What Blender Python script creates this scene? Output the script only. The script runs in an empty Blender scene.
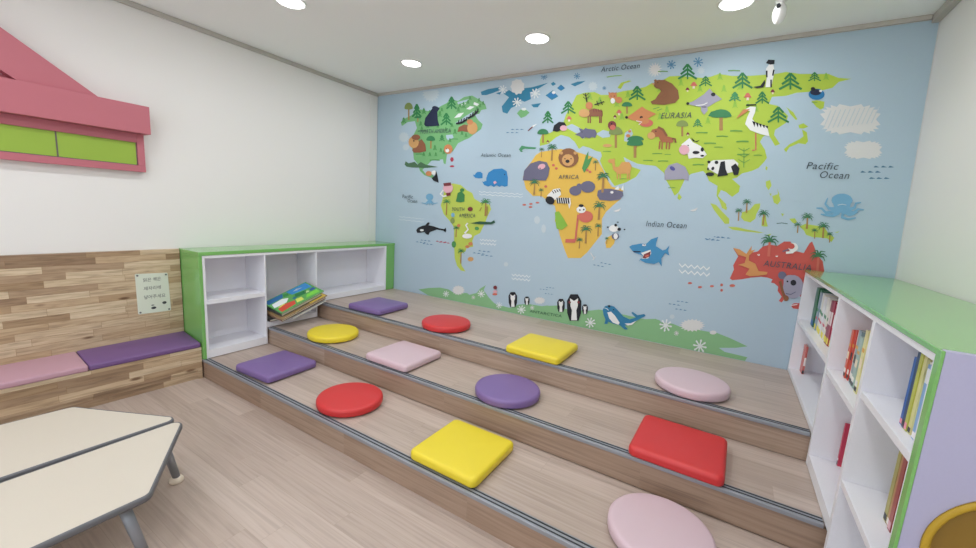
# A children's reading corner: tiered steps with floor cushions, a printed world map wall, two low bookcases,
# a timber bench and two low trapezoid tables.  Units are metres.  x runs along the map wall, y into the room, z up.
import bpy, bmesh, math, random
from mathutils import Vector, Matrix
random.seed(7)
S = bpy.context.scene
C = S.collection
PI = math.pi

# ------------------------------------------------------------------ materials
def lin(h, k=1.0):
    v = [c / 255 for c in h] if not isinstance(h, str) else [int(h.lstrip('#')[i:i+2], 16) / 255 for i in (0, 2, 4)]
    return [min(1, k * (c / 12.92 if c <= .04045 else ((c + .055) / 1.055) ** 2.4)) for c in v] + [1]
MATS = {}
def mat(name, col, rough=.5, metal=0.0, spec=.5, bump=0.0, bscale=200, coat=0.0, emit=None, estr=0):
    if name in MATS: return MATS[name]
    m = bpy.data.materials.new(name); m.use_nodes = True
    nt = m.node_tree; b = nt.nodes['Principled BSDF']
    b.inputs['Base Color'].default_value = lin(col)
    b.inputs['Roughness'].default_value = rough
    b.inputs['Metallic'].default_value = metal
    b.inputs['Specular IOR Level'].default_value = spec
    b.inputs['Coat Weight'].default_value = coat
    b.inputs['Coat Roughness'].default_value = .08
    if emit:
        b.inputs['Emission Color'].default_value = lin(emit); b.inputs['Emission Strength'].default_value = estr
    tc = nt.nodes.new('ShaderNodeTexCoord')
    n = nt.nodes.new('ShaderNodeTexNoise'); n.inputs['Scale'].default_value = bscale
    nt.links.new(tc.outputs['Object'], n.inputs['Vector'])
    mx = nt.nodes.new('ShaderNodeMix'); mx.data_type = 'RGBA'; mx.blend_type = 'MULTIPLY'
    mx.inputs[0].default_value = .05; mx.inputs[6].default_value = lin(col)
    nt.links.new(n.outputs['Fac'], mx.inputs[7]); nt.links.new(mx.outputs[2], b.inputs['Base Color'])
    if bump:
        bp = nt.nodes.new('ShaderNodeBump'); bp.inputs['Strength'].default_value = bump; bp.inputs['Distance'].default_value = .002
        nt.links.new(n.outputs['Fac'], bp.inputs['Height']); nt.links.new(bp.outputs['Normal'], b.inputs['Normal'])
    MATS[name] = m
    return m

def ramp(nt, stops, interp='LINEAR'):
    r = nt.nodes.new('ShaderNodeValToRGB'); cr = r.color_ramp; cr.interpolation = interp
    while len(cr.elements) < len(stops): cr.elements.new(.5)
    for e, (p, c) in zip(cr.elements, stops): e.position = p; e.color = lin(c)
    return r

def planks(name, axes, length, width, stops, grain=.25, rough=.45, mortar=.0015, mcol='#6a5848', gscale=(2.2, 60), knots=False, warm=0):
    """boards laid in courses; axes = which object axes run along / across the boards"""
    m = bpy.data.materials.new(name); m.use_nodes = True
    nt = m.node_tree; L = nt.links; b = nt.nodes['Principled BSDF']; b.inputs['Roughness'].default_value = rough
    tc = nt.nodes.new('ShaderNodeTexCoord'); sp = nt.nodes.new('ShaderNodeSeparateXYZ'); L.new(tc.outputs['Object'], sp.inputs[0])
    cb = nt.nodes.new('ShaderNodeCombineXYZ')
    L.new(sp.outputs[axes[0]], cb.inputs[0]); L.new(sp.outputs[axes[1]], cb.inputs[1])
    br = nt.nodes.new('ShaderNodeTexBrick')
    br.offset = .37; br.offset_frequency = 2; br.squash = .72; br.squash_frequency = 3
    br.inputs['Scale'].default_value = 1; br.inputs['Brick Width'].default_value = length; br.inputs['Row Height'].default_value = width
    br.inputs['Mortar Size'].default_value = mortar; br.inputs['Mortar Smooth'].default_value = .3; br.inputs['Bias'].default_value = 0
    br.inputs['Color1'].default_value = (0, 0, 0, 1); br.inputs['Color2'].default_value = (1, 1, 1, 1); br.inputs['Mortar'].default_value = (.5, .5, .5, 1)
    L.new(cb.outputs[0], br.inputs['Vector'])
    rp = ramp(nt, stops); L.new(br.outputs['Color'], rp.inputs[0])
    # grain, shifted from board to board
    mp = nt.nodes.new('ShaderNodeVectorMath'); mp.operation = 'MULTIPLY'; mp.inputs[1].default_value = (gscale[0], gscale[1], 1)
    L.new(cb.outputs[0], mp.inputs[0])
    sh = nt.nodes.new('ShaderNodeVectorMath'); sh.operation = 'MULTIPLY_ADD'; sh.inputs[1].default_value = (17, 0, 31)
    L.new(br.outputs['Color'], sh.inputs[0]); L.new(mp.outputs[0], sh.inputs[2])
    nz = nt.nodes.new('ShaderNodeTexNoise'); nz.inputs['Scale'].default_value = 1; nz.inputs['Detail'].default_value = 5; nz.inputs['Distortion'].default_value = .6
    L.new(sh.outputs[0], nz.inputs['Vector'])
    gr = ramp(nt, [(.25, '#7d6a5c'), (.5, '#ddd2c8'), (.75, '#ffffff')]); L.new(nz.outputs['Fac'], gr.inputs[0])
    mx = nt.nodes.new('ShaderNodeMix'); mx.data_type = 'RGBA'; mx.blend_type = 'MULTIPLY'; mx.inputs[0].default_value = grain
    L.new(rp.outputs[0], mx.inputs[6]); L.new(gr.outputs[0], mx.inputs[7])
    out = mx.outputs[2]
    if knots:
        m2 = nt.nodes.new('ShaderNodeVectorMath'); m2.operation = 'MULTIPLY'; m2.inputs[1].default_value = (3.0, 9.0, 1); L.new(cb.outputs[0], m2.inputs[0])
        vo = nt.nodes.new('ShaderNodeTexVoronoi'); vo.inputs['Scale'].default_value = 1.0; L.new(m2.outputs[0], vo.inputs['Vector'])
        kr = ramp(nt, [(0, '#6b4a30'), (.06, '#7a5638'), (.13, '#ffffff')]); L.new(vo.outputs['Distance'], kr.inputs[0])
        k2 = nt.nodes.new('ShaderNodeMix'); k2.data_type = 'RGBA'; k2.blend_type = 'MULTIPLY'; k2.inputs[0].default_value = .8
        L.new(out, k2.inputs[6]); L.new(kr.outputs[0], k2.inputs[7]); out = k2.outputs[2]
    m3 = nt.nodes.new('ShaderNodeMix'); m3.data_type = 'RGBA'; L.new(br.outputs['Fac'], m3.inputs[0])
    L.new(out, m3.inputs[6]); m3.inputs[7].default_value = lin(mcol); L.new(m3.outputs[2], b.inputs['Base Color'])
    bp = nt.nodes.new('ShaderNodeBump'); bp.inputs['Strength'].default_value = .12; bp.inputs['Distance'].default_value = .002
    L.new(nz.outputs['Fac'], bp.inputs['Height']); L.new(bp.outputs['Normal'], b.inputs['Normal'])
    return m

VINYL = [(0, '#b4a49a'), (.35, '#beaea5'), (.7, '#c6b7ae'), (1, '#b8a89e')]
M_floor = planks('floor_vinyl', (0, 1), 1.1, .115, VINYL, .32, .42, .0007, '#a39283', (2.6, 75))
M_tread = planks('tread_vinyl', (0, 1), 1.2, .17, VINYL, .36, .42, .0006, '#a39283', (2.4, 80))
M_riser = planks('riser_vinyl_shaded', (0, 2), 1.2, .15, [(0, '#a58d7b'), (.5, '#ae9887'), (1, '#b6a292')], .5, .45, .0006, '#9b8a7a', (2.4, 80))  # same vinyl as the treads, with riser shade put into a browner colour
ACACIA = [(0, '#947b63'), (.14, '#b29a80'), (.28, '#d3bfa2'), (.5, '#dccbb0'), (.66, '#d0ba9d'), (.82, '#c3aa8b'), (.93, '#a88f72'), (1, '#8a7058')]
M_panel = planks('acacia_strips', (1, 2), .40, .046, ACACIA, .6, .42, .0008, '#8a6a4a', (7, 70), True)
M_bench = planks('acacia_strips_bench', (1, 2), .42, .046, ACACIA, .6, .42, .0008, '#8a6a4a', (5, 45), True)
M_wall = mat('wall_paint', '#e6e4e2', .75, bump=.15, bscale=260)
M_ceil = mat('ceiling_paint', '#f3f3f4', .8, bump=.08, bscale=200)
M_trim = mat('trim_grey', '#bab5ae', .55)
M_strip = mat('strip_white', '#e2e1dc', .6)
M_green = mat('green_laminate', '#78b463', .16, spec=.55, coat=.3)
M_white = mat('white_laminate', '#e6e6ec', .38)
M_lav = mat('lavender_laminate', '#b0aecb', .4)
M_yel = mat('yellow_vinyl', '#e4ce30', .42, bump=.06, bscale=500)
M_red = mat('red_vinyl', '#cc3335', .42, bump=.06, bscale=500)
M_pur = mat('purple_vinyl', '#7c649c', .42, bump=.06, bscale=500)
M_pnk = mat('pink_vinyl', '#d0b7c0', .42, bump=.06, bscale=500)
M_bpink = mat('bench_pink', '#bd95a3', .42, bump=.06, bscale=500)
M_bpur = mat('bench_purple', '#745588', .42, bump=.06, bscale=500)
M_alu = mat('aluminium', '#94979e', .42, .25)
M_rub = mat('black_rubber', '#2b2d33', .6)
M_pinkh = mat('house_pink', '#b96a76', .6)
M_pane = mat('lime_pane', '#93b23f', .45)
M_paneed = mat('pane_edge', '#6b6560', .6)
M_ivory = mat('table_ivory', '#cdc5b8', .4)
M_band = mat('edge_band_grey', '#66676c', .5)
M_leg = mat('leg_grey_metal', '#8f939b', .4, .35)
M_cap = mat('foot_cap_cream', '#e3d6c4', .5)
M_sign = mat('sign_board', '#d9dfd2', .35)
M_ink = mat('ink', '#3b4048', .7)
M_screw = mat('screw_steel', '#7d8088', .35, .8)
M_plast = mat('white_plastic', '#eeeeee', .35)
M_must = mat('mustard_yellow', '#b8951f', .5)
M_must_shade = mat('mustard_shaded', '#8a6a20', .55)  # darker copy of the mustard: shade of the shallow niche put into the colour
M_page = mat('paper_pages', '#e9e3d3', .8)
M_glow = mat('lamp_diffuser', '#ffffff', .5, emit='#ffffff', estr=9)

# ------------------------------------------------------------------ builders
def finish(bm, name, m, parent=None, smooth=False, loc=None):
    bmesh.ops.recalc_face_normals(bm, faces=bm.faces)
    me = bpy.data.meshes.new(name); bm.to_mesh(me); bm.free()
    for mm in (m if isinstance(m, (list, tuple)) else [m]): me.materials.append(mm)
    if smooth:
        for p in me.polygons: p.use_smooth = True
    o = bpy.data.objects.new(name, me); C.objects.link(o)
    if parent is not None:
        o.parent = parent
    return o
def thing(name, label, cat, loc=(0, 0, 0), group=None, rz=0):
    o = bpy.data.objects.new(name, None); C.objects.link(o); o.location = loc; o.rotation_euler = (0, 0, rz)
    o.empty_display_size = .1
    return tag(o, label, cat, group)
def tag(o, label, cat, group=None):
    o['label'] = label; o['category'] = cat
    if group: o['group'] = group
    return o
def struct(o): o['kind'] = 'structure'; return o
def addbox(bm, x0, x1, y0, y1, z0, z1, mi=0):
    v = [bm.verts.new(p) for p in ((x0,y0,z0),(x1,y0,z0),(x1,y1,z0),(x0,y1,z0),(x0,y0,z1),(x1,y0,z1),(x1,y1,z1),(x0,y1,z1))]
    fs = []
    for q in ((3,2,1,0),(4,5,6,7),(0,1,5,4),(1,2,6,5),(2,3,7,6),(3,0,4,7)):
        f = bm.faces.new([v[i] for i in q]); f.material_index = mi; fs.append(f)
    return fs
def box(name, m, parent, x0, x1, y0, y1, z0, z1, bev=0.0, seg=2):
    """a bevelled board; coordinates are in the world, the parent's location is taken off"""
    p = parent.location if parent is not None else Vector((0, 0, 0))
    bm = bmesh.new(); addbox(bm, x0-p.x, x1-p.x, y0-p.y, y1-p.y, z0-p.z, z1-p.z)
    if bev: bmesh.ops.bevel(bm, geom=bm.edges[:], offset=bev, segments=seg, affect='EDGES', profile=.5)
    return finish(bm, name, m, parent)
def prism(name, m, parent, pts, axis, a0, a1, bev=0):
    """outline pts extruded along axis 0/1/2 from a0 to a1 (world coordinates)"""
    p = parent.location if parent is not None else Vector((0, 0, 0))
    bm = bmesh.new(); R = []
    for a in (a0, a1):
        r = []
        for u, v in pts:
            w = {0: (a, u, v), 1: (u, a, v), 2: (u, v, a)}[axis]
            r.append(bm.verts.new(Vector(w) - p))
        R.append(r)
    bm.faces.new(R[0]); bm.faces.new(R[1]); n = len(pts)
    for i in range(n): bm.faces.new((R[0][i], R[0][(i+1) % n], R[1][(i+1) % n], R[1][i]))
    if bev: bmesh.ops.bevel(bm, geom=bm.edges[:], offset=bev, segments=2, affect='EDGES', profile=.5)
    return finish(bm, name, m, parent)
def rings(bm, R, cap=True):
    V = [[bm.verts.new(p) for p in r] for r in R]; n = len(V[0])
    for a, b in zip(V, V[1:]):
        for i in range(n): bm.faces.new((a[i], a[(i+1) % n], b[(i+1) % n], b[i]))
    if cap:
        bm.faces.new(V[0][::-1]); bm.faces.new(V[-1])
    return V
def tube(bm, a, b, ra, rb, n=16):
    a, b = Vector(a), Vector(b); d = (b - a).normalized(); u = d.orthogonal().normalized(); w = d.cross(u)
    rings(bm, [[p + (u*math.cos(2*PI*i/n) + w*math.sin(2*PI*i/n))*r for i in range(n)] for p, r in ((a, ra), (b, rb))])
def lathe(bm, c, prof, n=24, flip=False):
    rings(bm, [[(c[0]+r*math.cos(2*PI*i/n), c[1]+r*math.sin(2*PI*i/n), c[2]+z) for i in range(n)] for r, z in prof])
def rounded(pts, r, k=6):
    """round the corners of a convex outline"""
    out = []; n = len(pts)
    for i in range(n):
        p0, p, p1 = Vector(pts[i-1]), Vector(pts[i]), Vector(pts[(i+1) % n])
        a, b = (p0-p).normalized(), (p1-p).normalized(); ang = a.angle(b); t = r/math.tan(ang/2)
        s, e = p+a*t, p+b*t; c = p+(a+b).normalized()*(r/math.sin(ang/2))
        a0 = math.atan2(*(s-c).yx); a1 = math.atan2(*(e-c).yx); d = (a1-a0+PI) % (2*PI) - PI
        out += [(c.x+r*math.cos(a0+d*j/k), c.y+r*math.sin(a0+d*j/k)) for j in range(k+1)]
    return out
def offset(pts, d):
    n = len(pts); out = []
    for i in range(n):
        p0, p, p1 = Vector(pts[i-1]), Vector(pts[i]), Vector(pts[(i+1) % n]); t = (p1-p0).normalized()
        out.append((p.x - t.y*d, p.y + t.x*d))       # counter-clockwise outlines shrink for d > 0
    return out
def pad(name, m, outline, t, r=.020, dome=.006, z0=0.0, parent=None):
    """a padded vinyl cushion: rounded rim, faint seam round the waist, softly domed top"""
    bm = bmesh.new(); R = []
    def ring(d, z): R.append([(x, y, z0+z) for x, y in offset(outline, d)])
    ring(r*.8, 0)
    for k in range(1, 5): a = PI/2*k/4; ring(r*.8*(1-math.sin(a)), r*.7*(1-math.cos(a)))
    ring(0, t*.5)
    for k in range(0, 6): a = PI/2*k/5; ring(r*(1-math.cos(a)), t-r+r*math.sin(a))
    c = Vector((sum(p[0] for p in outline)/len(outline), sum(p[1] for p in outline)/len(outline)))
    last = R[-1]
    for k, q in enumerate((.85, .6, .3, .08)): R.append([(c.x+(x-c.x)*q, c.y+(y-c.y)*q, z0+t+dome*(1-q*q)) for x, y, z in last])
    rings(bm, R)
    return finish(bm, name, m, parent, True)

# ------------------------------------------------------------------ dimensions
H = .15                       # one step
Y1, Y2, Y3 = -2.049, -1.533, -1.033
ZC, ZM = 2.716, 2.680         # ceiling, underside of the crown strip
YF = -5.6                     # wall behind the viewer
def wx(z): return 4.674 - .0343*z      # the right wall stands very slightly out of plumb

# ------------------------------------------------------------------ the room
struct(box('floor', M_floor, None, -.12, 4.8, YF-.1, .1, -.05, 0))
struct(box('ceiling', M_ceil, None, -.12, 4.8, YF-.1, .1, ZC, ZC+.06))
struct(box('wall_left', M_wall, None, -.1, 0, YF, .1, 0, ZC))
struct(box('wall_back', M_wall, None, -.1, 4.8, 0, .1, 0, ZC))
bm = bmesh.new()      # unseen wall behind the viewer; its window opening is added to brighten the room
for a in ((-.1, .35, 0, ZC), (4.3, 4.8, 0, ZC), (.35, 4.3, 2.2, ZC), (.35, 4.3, 0, .35)): addbox(bm, a[0], a[1], YF-.1, YF, a[2], a[3])
struct(finish(bm, 'wall_front', M_wall))
bm = bmesh.new()
for a, b in ((.35, .41), (1.64, 1.70), (2.95, 3.01), (4.24, 4.30)): addbox(bm, a, b, YF-.08, YF-.02, .351, 2.199)
struct(finish(bm, 'added_window_1', M_plast))  # bars of the added window, out of view
bm = bmesh.new()
v = [bm.verts.new(p) for p in ((wx(0),YF,0),(wx(0),.0,0),(wx(ZC),.0,ZC),(wx(ZC),YF,ZC),(4.8,YF,0),(4.8,.0,0),(4.8,.0,ZC),(4.8,YF,ZC))]
for q in ((0,1,2,3),(4,5,6,7),(0,1,5,4),(1,2,6,5),(2,3,7,6),(3,0,4,7)): bm.faces.new([v[i] for i in q])
struct(finish(bm, 'wall_right', M_wall))
struct(box('trim_1', M_trim, None, .0005, .014, YF, 0, ZM, ZC-.0005, .004))
struct(box('trim_2', M_trim, None, .015, wx(ZM)-.037, -.014, -.0005, ZM+.008, ZC-.0005, .003))
struct(box('trim_3', M_trim, None, wx(ZM)-.036, wx(ZM)+.0, YF, -.0005, ZM-.012, ZC-.0005, .004))
struct(box('trim_4', M_strip, None, .0005, .006, -.115, -.012, 1.003, ZM-.001, .0015))

# ------------------------------------------------------------------ the printed map on the back wall
PAINT = dict(ocean=(174, 195, 210), nam=(118, 177, 119), sam=(186, 203, 90), eur=(174, 198, 73), afr=(222, 183, 84), aus=(194, 86, 79), isle=(180, 200, 86), ant=(135, 183, 135),
 greenland=(52, 128, 162), pine=(51, 126, 75), leafd=(66, 141, 90), leaf=(80, 146, 85), leafl=(137, 184, 71), palm=(65, 131, 78), palmd=(64, 119, 85), trunk=(166, 130, 79), canopy=(58, 126, 82), olive=(131, 149, 87),
 navy=(37, 45, 71), black=(33, 35, 42), white=(230, 231, 231), brown=(141, 91, 67), tan=(205, 158, 103), fox=(201, 132, 88), bear=(135, 92, 64), horse=(164, 102, 71), camel=(207, 156, 93), roo=(207, 146, 91),
 slate=(106, 105, 129), greyl=(159, 157, 176), indigo=(86, 86, 150), coral=(202, 109, 95), maroon=(125, 58, 64), red=(181, 64, 84), pink=(221, 171, 183), cream=(227, 213, 190), sky=(116, 169, 203), whale=(53, 132, 191),
 shark=(67, 139, 186), seal=(52, 124, 165), blue=(49, 124, 179), bluefl=(95, 145, 182), dash=(79, 121, 162), dashd=(77, 118, 148), snow=(224, 229, 230), cloud=(216, 216, 216), cloudb=(192, 205, 213), croc=(76, 147, 104),
 dkolive=(77, 113, 82), dkgreen=(48, 87, 68), tuft=(108, 160, 77), ink=(71, 82, 92))
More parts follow.
